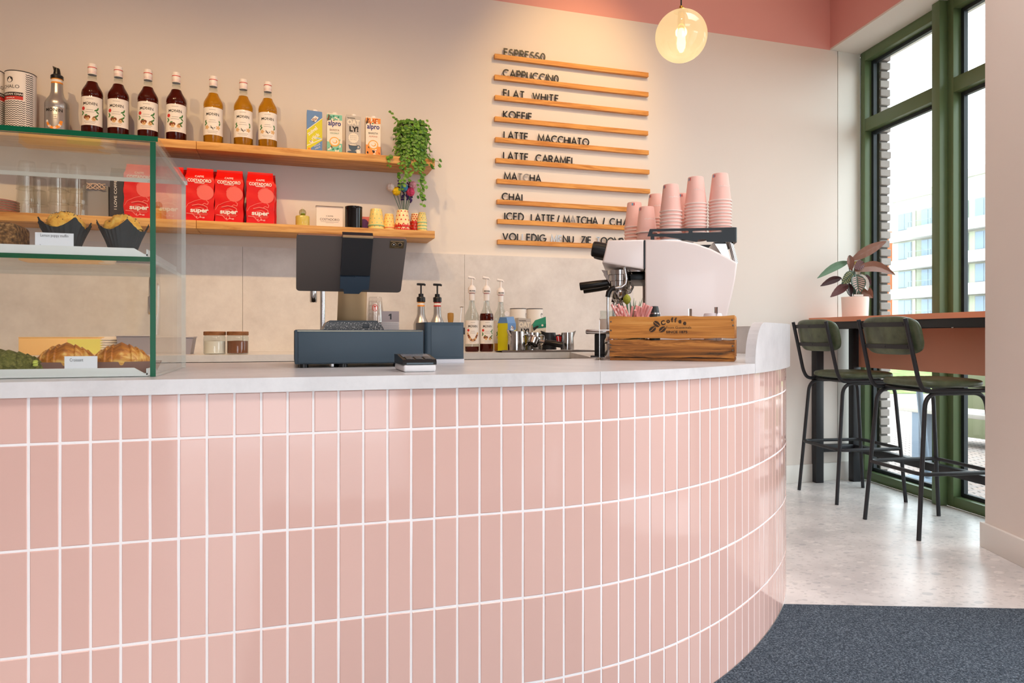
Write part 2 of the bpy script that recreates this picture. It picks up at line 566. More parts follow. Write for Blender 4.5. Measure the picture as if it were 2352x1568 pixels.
while s_ < SEND - 0.06:
    if s_ + TP > S0:
        a0 = cpt(s_ + TG / 2); a1 = cpt(s_ + TP - TG / 2)
        tx, ty = a1[0] - a0[0], a1[1] - a0[1]
        wd = math.hypot(tx, ty); tx /= wd; ty /= wd
        for z0, z1 in rows:
            tilt = rt.gauss(0, 0.004); tlz = rt.gauss(0, 0.003)
            e = 0.0016
            def P(u, z, dd):
                d2 = dd + tilt * (u - wd / 2) + tlz * (z - (z0 + z1) / 2)
                return (a0[0] + tx * u + ty * d2, a0[1] + ty * u - tx * d2, z)
            V = [P(e, z0 + e, 0.001), P(wd - e, z0 + e, 0.001), P(wd - e, z1 - e, 0.001), P(e, z1 - e, 0.001),
                 P(0, z0, -0.0004), P(wd, z0, -0.0004), P(wd, z1, -0.0004), P(0, z1, -0.0004),
                 P(0, z0, -0.006), P(wd, z0, -0.006), P(wd, z1, -0.006), P(0, z1, -0.006)]
            F = [(0, 1, 2, 3)]
            for i in range(4):
                j = (i + 1) % 4
                F += [(4 + i, 4 + j, j, i), (8 + i, 8 + j, 4 + j, 4 + i)]
            tl.add(V, F)
    s_ += TP
tl.build('tile_facing', m_tile, ctr, sharp=12)
ss = [S0 + i * 0.02 for i in range(int((SEND - S0) / 0.02) + 1)] + [SEND]
b = MB()
outer = [cpt(s, -0.0003) for s in ss]
inner = [cpt(s, -0.03) for s in ss]
for i in range(len(ss) - 1):
    for (p, q, r, t) in ((outer[i], outer[i + 1], 0.0, 0.87), (inner[i + 1], inner[i], 0.0, 0.87)):
        b.quad((p[0], p[1], r), (q[0], q[1], r), (q[0], q[1], t), (p[0], p[1], t))
b.build('grout_backing', m_grout, ctr)
m_conc = mat('pale_concrete_laminate', (212, 210, 209), 0.28, spec=0.5)
noise_col(m_conc, [(206, 205, 205), (219, 218, 218), (228, 227, 227)], 7.0, 10.0, (1, 1, 1), [0.3, 0.5, 0.7], 0.7)
bump(m_conc, 120, 0.06, 0.001)
SEAM = 0.27
def topoly(sa, sb, tail):
    k = max(2, int((sb - sa) / 0.03))
    return [cpt(sa + (sb - sa) * i / k, 0.014) for i in range(k + 1)] + tail
INX = 1.10
pl = topoly(S0, SEAM - 0.0004, [(cpt(SEAM)[0] - 0.0004, 2.44), (cpt(S0)[0], 2.44)])
pr = topoly(SEAM + 0.0004, SEND, [(1.36, 3.915), (1.36, 3.33), (INX, 2.44), (cpt(SEAM)[0] + 0.0004, 2.44)])
for p_ in (pl, pr):
    b = MB(); b.prism(p_, 0.87, 0.90, 'z'); b.build('worktop', m_conc, ctr)
# raised rim round the end of the counter
b = MB()
R0 = 0.985; RH = 0.128
rs = [R0 + 0.09 * (1 - math.cos(math.pi / 2 * i / 10)) for i in range(11)]
rs += [R0 + 0.09 + (SEND - R0 - 0.09) * i / 70 for i in range(1, 71)]
def rimz(s):
    d = min(1.0, (s - R0) / 0.09)
    return 0.905 + RH * math.sqrt(max(0, 1 - (1 - d) ** 2)) - 0.004
prev = None
for i, s in enumerate(rs):
    zt = rimz(s) if i else 0.901
    o1 = cpt(s, 0.015); i1 = cpt(s, -0.017)
    cur = [(o1[0], o1[1], 0.8695), (o1[0], o1[1], zt), (i1[0], i1[1], zt), (i1[0], i1[1], 0.8695)]
    if prev:
        n0 = len(b.v); b.add(prev + cur, [(0, 4, 5, 1), (1, 5, 6, 2), (2, 6, 7, 3), (3, 7, 4, 0)])
    else:
        b.add(cur, [(0, 1, 2, 3)])
    prev = cur
b.add(prev, [(3, 2, 1, 0)])
b.build('raised_rim', m_conc, ctr, sharp=50)
m_cab = mat('dark_cabinet_board', (52, 50, 50), 0.6)
b = MB(); b.prism([cpt(S0 + 0.01, -0.031)] + [cpt(s, -0.031) for s in ss[1:-1]] + [(cpt(SEND)[0] - 0.031, 3.91), (1.42, 3.91), (1.40, 3.36), (INX + 0.06, 2.40), (cpt(S0)[0] + 0.01, 2.40)], 0.0, 0.869, 'z')
b.build('carcass', m_cab, ctr)

# back counter along the wall
bk = thing('back_counter', 'straight grey back counter running along the wall behind the till', 'counter', (0, 0, 0))
b = MB(); b.box(-2.6, 1.358, 3.33, 3.925, 0.87, 0.90); b.build('worktop', m_conc, bk)
for i in range(5):
    x0 = -2.55 + i * 0.77
    b = MB(); b.box(x0 + 0.003, x0 + 0.767, 3.345, 3.365, 0.1, 0.845, bev=0.001); b.build('door', mat('dark_door_front', (58, 56, 55), 0.55), bk)
b = MB(); b.box(-2.55, 1.33, 3.37, 3.915, 0.0, 0.869); b.build('carcass', m_cab, bk)

# backsplash panels
m_splash = mat('concrete_look_panel', (196, 187, 180), 0.45, spec=0.4)
noise_col(m_splash, [(200, 193, 189), (214, 208, 204), (225, 220, 216)], 5.0, 12.0, (1, 1, 1), [0.28, 0.5, 0.7], 0.75)
xs = [-2.9, atY(558, 600, WALLY).x, atY(1066, 600, WALLY).x, 2.02]
for i, nm in enumerate(('behind the display case', 'behind the tablet stand', 'behind the coffee machine')):
    b = MB(); b.box(xs[i] + 0.0008, xs[i + 1] - 0.0008, WALLY - 0.0125, WALLY - 0.0005, 0.9005, 1.447)
    single('backsplash_panel', b, m_splash, 'grey concrete-look backsplash panel on the wall ' + nm, 'backsplash', group='backsplash panels')

# wall shelves
m_oak = wood('oak_veneer', (226, 172, 100), (186, 124, 60), 0.42, 'x', 16.0)
SHX = -0.4303; SHR = 0.739
UPZ, LOZ = 1.925, 1.542
SHF = 3.71
for (zt, row) in ((UPZ, 'upper'), (LOZ, 'lower')):
    for (x0, x1, part_) in ((-1.75, SHX - 0.001, 'left'), (SHX + 0.001, SHR, 'right')):
        b = MB(); b.box(x0, x1, SHF, WALLY - 0.0005, zt - 0.039, zt, bev=0.0012)
        what = {'upperleft': 'oak wall shelf board under the brown syrup bottles', 'upperright': 'oak wall shelf board under the cartons and trailing plant',
                'lowerleft': 'oak wall shelf board under the plates and stacked glasses', 'lowerright': 'oak wall shelf board under the patterned cups and red bags'}[row + part_]
        single('wall_shelf', b, m_oak, what, 'shelf', group='oak wall shelves')

# ---------------------------------------------------------------- window
m_green = mat('green_window_frame', (92, 112, 76), 0.35)
m_gask = mat('black_gasket', (34, 42, 46), 0.5)
m_pane = pane_mat('window_glass', (246, 250, 248))
win = bpy.data.objects.new('window_1', None); COL.objects.link(win); win['kind'] = 'structure'
win.location = WINA; win.rotation_euler = (0, 0, WINROT)
TB, TT = 2.378, 2.462
def frame_set(t0, t1, nm):
    b = MB()
    b.box(t0, t0 + 0.045, 0.0, 0.085, 0.0, 2.925, 0, bev=0.002)
    b.box(t1 - 0.045, t1, 0.0, 0.085, 0.0, 2.925, 0, bev=0.002)
    for z0, z1 in ((0.0, 0.06), (TB, TT), (2.86, 2.925)):
        b.box(t0 + 0.045, t1 - 0.045, 0.0, 0.085, z0, z1, 0, bev=0.002)
    b.build('window_frame', m_green, win)
    for z0, z1 in ((0.06, TB), (TT, 2.86)):
        g = MB()
        a, c = t0 + 0.045, t1 - 0.045
        w_ = 0.022
        for (x0, x1, y0, y1) in ((a, a + w_, z0, z1), (c - w_, c, z0, z1), (a + w_, c - w_, z0, z0 + w_), (a + w_, c - w_, z1 - w_, z1)):
            g.box(x0, x1, 0.05, 0.075, y0, y1)
        g.build('gasket', m_gask, win)
        g = MB(); g.box(a + 0.005, c - 0.005, 0.060, 0.066, z0 + 0.005, z1 - 0.005); g.build('pane', m_pane, win)
frame_set(0.012, 0.775, 'far')
frame_set(0.80, 1.75, 'near')
b = MB(); b.box(0.738, 0.80, -0.05, 0.09, 0.0, 2.925, 0, bev=0.003); b.build('mullion', m_green, win)
# ---------------------------------------------------------------- menu rails with loose letters
def arcl(cx, cy, rx, ry, a0, a1, n=14):
    return [(cx + rx * math.cos(math.radians(a0 + (a1 - a0) * i / n)), cy + ry * math.sin(math.radians(a0 + (a1 - a0) * i / n))) for i in range(n + 1)]
# single-line capitals in a box one unit tall: width, strokes
GLY = {
    'A': (.80, [[(0, 0), (.40, 1), (.80, 0)], [(.14, .33), (.66, .33)]]),
    'B': (.58, [[(0, 0), (0, 1), (.3, 1)] + arcl(.3, .76, .24, .24, 90, -90, 8) + [(0, .52)], [(.3, .52)] + arcl(.32, .26, .26, .26, 90, -90, 8) + [(0, 0)]]),
    'C': (.84, [arcl(.5, .5, .5, .5, 48, 312, 20)]),
    'D': (.74, [[(0, 0), (0, 1), (.26, 1)] + arcl(.26, .5, .48, .5, 90, -90, 14) + [(0, 0)]]),
    'E': (.52, [[(.52, 0), (0, 0), (0, 1), (.52, 1)], [(0, .52), (.46, .52)]]),
    'F': (.50, [[(0, 0), (0, 1), (.50, 1)], [(0, .52), (.44, .52)]]),
    'G': (.90, [arcl(.5, .5, .5, .5, 48, 345, 20) + [(.98, .46), (.56, .46)]]),
    'H': (.68, [[(0, 0), (0, 1)], [(.68, 0), (.68, 1)], [(0, .52), (.68, .52)]]),
    'I': (.02, [[(.01, 0), (.01, 1)]]),
    'K': (.62, [[(0, 0), (0, 1)], [(.58, 1), (.04, .48), (.62, 0)]]),
    'L': (.48, [[(0, 1), (0, 0), (.48, 0)]]),
    'M': (.92, [[(0, 0), (.08, 1), (.46, .12), (.84, 1), (.92, 0)]]),
    'N': (.74, [[(0, 0), (0, 1), (.74, 0), (.74, 1)]]),
    'O': (1.0, [arcl(.5, .5, .5, .5, 0, 360, 26)]),
    'o': (.62, [arcl(.31, .5, .31, .5, 0, 360, 26)]),
    'P': (.54, [[(0, 0), (0, 1), (.28, 1)] + arcl(.28, .73, .26, .27, 90, -90, 8) + [(0, .46)]]),
    'R': (.58, [[(0, 0), (0, 1), (.28, 1)] + arcl(.28, .74, .26, .26, 90, -90, 8) + [(0, .48)], [(.28, .48), (.58, 0)]]),
    'S': (.54, [arcl(.28, .75, .25, .25, 40, 230, 10) + arcl(.27, .25, .27, .26, 62, -150, 12)]),
    'T': (.62, [[(0, 1), (.62, 1)], [(.31, 1), (.31, 0)]]),
    'U': (.66, [[(0, 1), (0, .33)] + arcl(.33, .33, .33, .33, 180, 360, 12) + [(.66, 1)]]),
    'V': (.76, [[(0, 1), (.38, 0), (.76, 1)]]),
    'W': (1.06, [[(0, 1), (.26, 0), (.53, .9), (.80, 0), (1.06, 1)]]),
    'Z': (.58, [[(.02, 1), (.58, 1), (0, 0), (.58, 0)]]),
    '/': (.34, [[(0, -.05), (.34, 1.05)]]),
}
def stroke2d(mb, pts, w, y0, y1, sx=1.0, sz=1.0, x0=0.0, z0=0.0, m=0, M=None):
    """a flat bent bar of width w following pts (mitred)"""
    P = [Vector((x0 + p[0] * sx, z0 + p[1] * sz)) for p in pts]
    closed = (P[0] - P[-1]).length < 1e-6
    if closed: P = P[:-1]
    n = len(P); L_ = []; R_ = []
    for i in range(n):
        a = P[i - 1] if (i > 0 or closed) else None
        c = P[(i + 1) % n] if (i < n - 1 or closed) else None
        d1 = (P[i] - a).normalized() if a is not None else None
        d2 = (c - P[i]).normalized() if c is not None else None
        d1 = d1 or d2; d2 = d2 or d1
        nn = Vector((-(d1 + d2).y, (d1 + d2).x))
        if nn.length < 1e-6: nn = Vector((-d1.y, d1.x))
        nn.normalize()
        k = max(0.45, abs(nn.dot(Vector((-d1.y, d1.x)))))
        L_.append(P[i] + nn * w / 2 / k); R_.append(P[i] - nn * w / 2 / k)
    V = []
    for q in (L_, R_):
        for yy in (y0, y1):
            V += [(p.x, yy, p.y) for p in q]
    lf, lb, rf, rb = 0, n, 2 * n, 3 * n
    F = []
    rng = range(n) if closed else range(n - 1)
    for i in rng:
        j = (i + 1) % n
        F += [(lf + i, lf + j, rf + j, rf + i), (lb + j, lb + i, rb + i, rb + j), (lf + j, lf + i, lb + i, lb + j), (rf + i, rf + j, rb + j, rb + i)]
    if not closed:
        F += [(lf, rf, rb, lb), (rf + n - 1, lf + n - 1, lb + n - 1, rb + n - 1)]
    mb.add(V, F, m, M)
m_lblack = mat('black_acrylic', (26, 25, 25), 0.4)
m_lgrey = mat('grey_acrylic', (150, 146, 144), 0.25)
m_lblue = mat('pale_blue_acrylic', (186, 200, 216), 0.2)
m_rail = wood('oak_rail', (222, 160, 84), (188, 120, 52), 0.42, 'x', 22.0)
ORD = ['first', 'second', 'third', 'fourth', 'fifth', 'sixth', 'seventh', 'eighth', 'ninth', 'tenth']
RAILS = [
    ((1136.6, 122.7), (1489.8, 167.1), [('ESPRESSo', 1156.8, 1252.7, {})]),
    ((1136.6, 171.3), (1489.8, 211.4), [('CAPPUCCINo', 1154.5, 1283.4, {})]),
    ((1137.5, 216.8), (1489.8, 256.1), [('FLAT', 1155.4, 1205.4, {}), ('WHITE', 1222.9, 1283.9, {})]),
    ((1137.1, 265.9), (1488.9, 301.6), [('KOFFIE', 1155.4, 1222.7, {})]),
    ((1138.4, 314.1), (1490.5, 345.7), [('LATTE', 1156.4, 1213.8, {}), ('MACCHIATO', 1235.2, 1353.6, {})]),
    ((1139.6, 362.1), (1492.0, 390.2), [('LATTE', 1155.4, 1214.3, {}), ('CARAMEL', 1229.8, 1321.4, {})]),
    ((1142.0, 409.8), (1493.4, 434.5), [('MATCHA', 1157.5, 1243.4, {2: 'g', 3: 'g'})]),
    ((1142.3, 457.7), (1494.0, 478.5), [('CHAI', 1152.3, 1200.5, {})]),
    ((1143.4, 503.6), (1494.5, 519.6), [('ICED', 1158.0, 1203.6, {}), ('LATTE', 1219.0, 1275.0, {}), ('/', 1279.0, 1285.7, {}), ('MATCHA', 1293.8, 1373.6, {1: 'g'}), ('/', 1384.0, 1389.6, {}), ('CHAI', 1400.0, 1449.0, {})]),
    ((1143.7, 551.4), (1495.0, 563.0), [('VOLLEDIG', 1154.0, 1254.0, {3: 'b'}), ('MENU', 1265.2, 1318.2, {0: 'b', 1: 'b'}), ('ZIE', 1334.3, 1359.0, {}), ('TOONBANK', 1368.7, 1468.0, {0: 'b'})]),
]
RN = ['top', 'second', 'third', 'fourth', 'fifth', 'sixth', 'seventh', 'eighth', 'ninth', 'bottom']
RFY = 3.906
LH = 0.047
for k, (pa, pb, words) in enumerate(RAILS):
    a = atY(pa[0], pa[1], RFY); c = atY(pb[0], pb[1], RFY)
    zt = (a.z + c.z) / 2
    b = MB()
    b.prism([(RFY, zt - 0.026), (WALLY - 0.0005, zt - 0.026), (WALLY - 0.0005, zt), (RFY + 0.016, zt), (RFY + 0.016, zt - 0.0038), (RFY + 0.009, zt - 0.0038), (RFY + 0.009, zt), (RFY, zt)], a.x, c.x, 'x')
    wl = ' '.join(w[0].upper() for w in words if w[0] != '/')
    single('menu_rail', b, m_rail, 'slim oak menu rail, ' + ({'top': 'topmost', 'bottom': 'lowest'}.get(RN[k], RN[k] + ' from the top')) + ', holding letters reading ' + ' '.join(wl.split()[:3]), 'rail', group='oak menu rails')
    zb = zt - 0.0036
    seen = {}
    for (wd, xa, xb, special) in words:
        seen[wd] = seen.get(wd, 0) + 1
        wa = atY(xa, pa[1], RFY + 0.012).x; we = atY(xb, pa[1], RFY + 0.012).x
        ws = [GLY[ch][0] for ch in wd]
        LW = 0.0074
        tot = (we - wa) - LW
        gap = (tot - sum(w_ * LH * 0.82 for w_ in ws)) / max(1, len(wd) - 1)
        sc = 0.82
        if gap < 0.003:
            gap = 0.003; sc = (tot - gap * (len(wd) - 1)) / (sum(ws) * LH)
        x = wa + LW / 2
        for i, ch in enumerate(wd):
            b = MB()
            for st in GLY[ch][1]:
                stroke2d(b, st, LW, -0.0015, 0.0015, LH * sc, LH - LW, 0.0, LW / 2)
            code = special.get(i, 'k')
            mm = {'k': m_lblack, 'g': m_lgrey, 'b': m_lblue}[code]
            cn = {'k': 'black', 'g': 'grey', 'b': 'pale blue'}[code]
            ru = RN[k]
            if ch == '/':
                lab = f'black slash, {"first" if seen[wd] == 1 else "second"} of the two on the {ru} menu rail'
            else:
                lab = f'{cn} letter {ch.upper()}, {ORD[i]} in {wd.upper()} on the {ru} menu rail'
            single('menu_letter', b, mm, lab, 'letter', (x, RFY + 0.0125, zb), 0, 'letters on the menu rails', sharp=50)
            x += ws[i] * LH * sc + gap
# ---------------------------------------------------------------- upper shelf: tins, syrup bottles, cartons, trailing plant
m_print = mat('black_print', (34, 30, 30), 0.6)
m_label = mat('label_paper', (240, 232, 224), 0.55)
m_redp = mat('red_print', (206, 52, 44), 0.55)
m_nut = mat('brown_print', (128, 66, 34), 0.6)
m_nutl = mat('tan_print', (222, 178, 122), 0.6)
m_leafp = mat('green_print', (64, 122, 58), 0.6)
m_orp = mat('orange_print', (242, 150, 36), 0.6)
m_softp = mat('grey_print', (176, 166, 160), 0.6)
m_capw = mat('white_plastic', (240, 232, 228), 0.35)
m_blackpl = mat('black_plastic', (22, 22, 23), 0.32)
m_glass = pane_mat('clear_glass', (240, 244, 242), 1.0, base=0.02)

def tin_builder():
    """patterned paper tin with a dark rim"""
    t = thing('chai_tin', 'tall white paper tin with black zigzag print and a red band reading INDIAN CHAI', 'tin')
    r, h = 0.0615, 0.268
    b = MB(); b.lathe([(0, 0), (r, 0), (r, h - 0.004), (r + 0.001, h - 0.004), (r + 0.001, h), (r - 0.004, h + 0.001), (0, h + 0.001)], 40, mf=lambda k: 1 if k >= 3 else 0)
    wp = cylwarp(r)
    # zigzag rows over the lower half and the right flank
    def zig(x0, x1, z):
        n = max(2, int((x1 - x0) / 0.0068)); w = 0.0034
        for i in range(n):
            xa, xb = x0 + (x1 - x0) * i / n, x0 + (x1 - x0) * (i + 1) / n
            za, zb = (z, z + 0.0048) if i % 2 else (z + 0.0048, z)
            b.art([(xa, za), (xb, zb), (xb, zb + w), (xa, za + w)], wp, 1)
    z = 0.004
    while z < 0.128:
        zig(-0.085, 0.052, z); z += 0.0098
    z = 0.004
    while z < h - 0.016:
        zig(0.054, 0.088, z); z += 0.0098
    b.artrect(-0.052, 0.044, 0.134, 0.150, wp, 2); b.artrect(-0.052, 0.044, 0.150, 0.168, wp, 1)
    wp2 = cylwarp(r, eps=0.0008)
    b.text('INDIAN CHAI', 0.0125, 0.0, 0.1545, m=0, warp=wp2, width=0.084, weight=0.02)
    b.text('MASALA', 0.0085, -0.008, 0.139, m=0, warp=wp2, width=0.04, weight=0.02)
    b.text('CHALO', 0.022, -0.008, 0.186, m=1, warp=wp2, width=0.076)
    # round head emblem: dark hair over a plain face
    b.artdisc(-0.010, 0.224, 0.014, 0.013, wp, 1, 18); b.artdisc(-0.010, 0.221, 0.0095, 0.0085, wp2, 0, 16)
    for i in range(7):
        a = math.radians(30 + 20 * i)
        b.art([(-0.010 + 0.012 * math.cos(a - .2), 0.224 + 0.012 * math.sin(a - .2)), (-0.010 + 0.012 * math.cos(a + .2), 0.224 + 0.012 * math.sin(a + .2)), (-0.010 + 0.0185 * math.cos(a), 0.224 + 0.0175 * math.sin(a))], wp, 1)
    b.build('tin_body', [m_label, m_print, m_redp], t)
    return t
UY = 3.79
tin = tin_builder()
tin.location = (*atY(48, 300, 3.80).xy, UPZ); tin.rotation_euler.z = -0.28
dup(tin, (*atY(-26, 300, 3.80).xy, UPZ), 0.9, 'white paper tin turned so mostly black pattern shows, leftmost on the upper shelf')
tin['group'] = 'chai tins'

m_silver = mat('silver_coated_bottle', (176, 174, 172), 0.3, metal=0.7)
def puree_bottle(orange=True, pump=False):
    h = 0.262
    t = thing('puree_bottle', '', 'bottle')
    b = MB(); b.lathe([(0, 0), (.046, 0), (.0505, .004), (.0505, .118), (.0495, .121), (.0505, .124), (.0505, .142), (.048, .152), (.040, .166), (.030, .182), (.0255, .2), (.0225, .262), (0, .262)], 32)
    b.build('bottle_body', m_silver, t)
    b = MB(); wp = cylwarp(.0506)
    if not pump:
        b.text('MONIN', .021, 0, .098, m=0, warp=wp, width=.072, weight=.015)
        rr = random.Random(5)
        for i in range(12):
            a = math.radians(190 + 160 * i / 11)
            b.artdisc(.030 * math.cos(a), .058 + .036 * math.sin(a), .0075, .006, wp, 1 if i % 3 else 2, 10, rr.uniform(0, 3))
        for zz, w_ in ((.082, .03), (.074, .022), (.064, .03)):
            b.artrect(-w_ / 2, w_ / 2, zz, zz + .0018, wp, 3, 4)
        b.build('print', [m_print, m_orp, m_label, m_softp], t)
    b = MB(); b.lathe([(.0232, .238), (.0236, .238), (.0231, .266), (.0228, .266)], 28)
    b.lathe([(.0239, .238), (.0241, .238), (.0239, .245), (.0237, .245)], 28, m=1)
    b.lathe([(.0236, .257), (.0237, .257), (.0234, .265), (.0232, .265)], 28, m=1)
    b.build('neck_band', [m_label, m_orp if orange else m_redp], t)
    b = MB()
    if pump:
        b.lathe([(0, .262), (.0285, .262), (.0285, .284), (.026, .288), (.017, .29), (.017, .304), (.012, .306), (0, .306)], 24)
        b.tube([(0, 0, .305), (0, 0, .352)], .0055, 10)
        b.box(-.029, .026, -.009, .009, .349, .361, bev=.004)
        b.tube([(.02, 0, .356), (.031, 0, .352)], .006, 8)
        b.build('pump', m_blackpl, t)
    else:
        b.lathe([(0, .262), (.0265, .262), (.0265, .276), (.023, .28), (.0175, .283), (0, .283)], 24)
        b.lathe([(.0165, .281), (.0135, .300), (.011, .312), (0, .313)], 18)
        b.prism([(-.012, .30), (-.0165, .321), (-.004, .316), (.010, .312), (.012, .30)], -.007, .007, 'y')
        b.build('spout_cap', m_blackpl, t)
    return t
pb = puree_bottle()
pb['label'] = 'silver puree bottle with black pouring spout on the upper shelf'
pb.location = (*atY(131, 300, 3.80).xy, UPZ)

def syrup_mat(name, col, dens=1.0):
    m = mat(name, col, 0.04, spec=0.5, trans=0.9, ior=1.36)
    return m
m_syrb = mat('dark_syrup', (86, 22, 8), 0.05, spec=0.6, trans=0.55, ior=1.36)
m_syra = mat('amber_syrup', (226, 160, 30), 0.05, spec=0.6, trans=0.72, ior=1.36)
def syrup_bottle(kind, pump=False, R=0.0455, Hh=0.345, fill=None):
    """kind: hazel (dark), vanilla (amber), caramel (clear, nearly empty)"""
    k = Hh / 0.345
    t = thing('syrup_bottle', '', 'bottle')
    prof = [(0, .003), (R * .9, 0), (R, .006), (R, .188), (R * .975, .191), (R, .194), (R, .204), (R * .96, .215), (R * .80, .230), (R * .60, .246), (R * .48, .26), (R * .415, .275)]
    neck = [(R * .415, .275), (R * .40, .285), (R * .39, .300)]
    lt = .272 if fill is None else fill
    liq = [p for p in prof if p[1] <= lt]
    glass = [p for p in prof if p[1] >= lt] + neck[1:]
    if fill is not None:
        r_ = R if fill < .204 else R * .9
        liq.append((r_, fill)); glass = [(r_, fill)] + glass
    b = MB(); b.lathe([(r_, z * k) for r_, z in liq] + [(0, liq[-1][1] * k)], 32)
    b.build('syrup', m_syra if kind == 'vanilla' else m_syrb, t)
    b = MB(); b.lathe([(r_, z * k) for r_, z in glass], 32)
    b.build('glass_neck', m_glass, t)
    # wrap-round paper label
    b = MB(); Rl = R + .0006; z0, z1 = .046 * k, .181 * k
    wp = cylwarp(R, eps=.0012)
    hw = R * 1.38
    b.grid(lambda u, v: (Rl * math.cos(-math.pi / 2 + (u - .5) * 2 * hw / R), Rl * math.sin(-math.pi / 2 + (u - .5) * 2 * hw / R), z0 + (z1 - z0) * v), 24, 1)
    q = R / .0455
    b.text('MONIN', .017 * k, 0, .142 * k, m=1, warp=wp, width=.060 * q, weight=.012)
    for xx in (-.030, -.012, .003, .018, .030):
        b.artrect((xx - .003) * q, (xx + .003) * q, .1405 * k, .1418 * k, wp, 1, 2)
    for zz, w_ in ((.168, .03), (.117, .028), (.107, .036), (.062, .05), (.055, .04)):
        b.artrect(-w_ / 2 * q, w_ / 2 * q, zz * k, (zz + .002) * k, wp, 6, 5)
    def lf(x, z, a, l=.009):
        b.artdisc(x * q, z * k, l * q, .0035 * q, wp, 4, 8, a)
    if kind == 'hazel':
        b.artdisc(-.030 * q, .124 * k, .0085 * q, .0088 * q, wp, 5, 14)
        for x, z, a in ((.026, .118, .5), (.033, .124, 1.2), (.032, .108, 2.4), (-.032, .106, 2.2), (-.033, .098, .9), (.030, .092, .9)): lf(x, z, a)
        for x, z, m_ in ((-.018, .082, 2), (-.006, .083, 2), (-.010, .075, 3), (.020, .080, 2), (.016, .074, 3)):
            b.artdisc(x * q, z * k, .0088 * q, .0085 * q, wp, m_, 12)
        for x, z, a in ((-.016, .092, .2), (.024, .088, .7), (.028, .078, 2.3)): lf(x, z, a, .007)
    elif kind == 'caramel':
        b.artdisc(-.030 * q, .124 * k, .0085 * q, .0088 * q, wp, 5, 14)
        for i in range(13):
            x = -.034 + .068 * i / 12
            z = .066 + .000026 * ((i - 6) ** 2) * 42
            b.artdisc(x * q, z * k, .0075 * q, .0085 * q, wp, 2 if i % 3 else 3, 10, i)
    else:
        for x, z, a in ((-.033, .112, 1.1), (-.030, .104, 2.2), (-.034, .096, .8), (.033, .112, 2.0), (.034, .100, 1.2)): lf(x, z, a, .007)
        for x in (-.026, .026):
            for i in range(5):
                b.artdisc((x + .006 * math.cos(i * 1.257)) * q, (.082 + .006 * math.sin(i * 1.257)) * k, .0055 * q, .0035 * q, wp, 3, 8, i * 1.257)
        for a in (-.6, -.3, .35, .7):
            b.artdisc(.004 * q * a, .080 * k, .013 * q, .0012 * q, wp, 1, 8, -.5 + a)
    b.build('label_sticker', [m_label, m_print, m_nut, m_nutl, m_leafp, m_redp, m_softp], t)
    b = MB(); rc = R * .405
    if pump:
        b.lathe([(0, .297 * k), (rc, .297 * k), (rc, .338 * k), (rc * 1.02, .338 * k), (rc * 1.02, .341 * k), (0, .341 * k)], 22, mf=lambda i: 1 if i == 3 else 0)
        z = .341 * k
        b.lathe([(0, z), (.020, z), (.0215, z + .008), (.0205, z + .026), (.013, z + .036), (.009, z + .040), (0, z + .040)], 22)
        b.tube([(0, 0, z + .038), (0, 0, z + .078)], [.0062, .0048], 10)
        b.tube([(.012, 0, z + .078), (-.004, 0, z + .080), (-.020, 0, z + .083)], [.006, .007, .0075], 10)
        b.tube([(.011, 0, z + .079), (.017, 0, z + .070)], .004, 8)
        b.text('MONIN', .010, 0, z + .007, m=2, warp=cylwarp(.0216, eps=.0006), width=.032, weight=.02)
        b.build('pump', [m_capw, m_redp, m_print], t)
        b = MB(); b.tube([(0, 0, .30 * k), (0, 0, .19 * k)], .0058, 10); b.build('dip_tube', m_capw, t)
    else:
        wc = cylwarp(rc * 1.03)
        b.lathe([(rc * 1.03, .295), (rc * 1.03, .326), (rc, .327), (rc, .343), (rc * .9, .3455), (0, .3455)], 24)
        b.lathe([(rc * 1.05, .325), (rc * 1.06, .326), (rc * 1.06, .3275), (rc * 1.05, .3285)], 24, m=1)
        for zz in (.300, .3035, .3085):
            b.lathe([(rc * 1.036, zz), (rc * 1.04, zz + .0003), (rc * 1.036, zz + .0007)], 24, m=1)
        b.build('cap', [m_capw, m_redp], t)
    return t
hz = syrup_bottle('hazel'); va = syrup_bottle('vanilla')
HL = ['dark brown syrup bottle with nut picture, nearest of its kind to the silver bottle', 'dark brown syrup bottle with nut picture, second of its kind from the silver bottle',
      'dark brown syrup bottle with nut picture, third of its kind from the silver bottle', 'dark brown syrup bottle with nut picture, nearest of its kind to the amber ones']
for i, px in enumerate((212, 272, 340, 405)):
    p = atY(px, 300, UY); L_ = (p.x, UY, UPZ)
    if i == 0:
        hz.location = L_; hz['label'] = HL[0]; hz['group'] = 'syrup bottles on the upper shelf'
    else:
        dup(hz, L_, None, HL[i], 'syrup bottles on the upper shelf')
VL = ['amber syrup bottle on the upper shelf, nearest to the dark ones', 'amber syrup bottle on the upper shelf, middle of the three', 'amber syrup bottle on the upper shelf, nearest to the cartons']
for i, px in enumerate((490, 559, 615)):
    p = atY(px, 300, UY); L_ = (p.x, UY, UPZ)
    if i == 0:
        va.location = L_; va['label'] = VL[0]; va['group'] = 'syrup bottles on the upper shelf'
    else:
        dup(va, L_, None, VL[i], 'syrup bottles on the upper shelf')

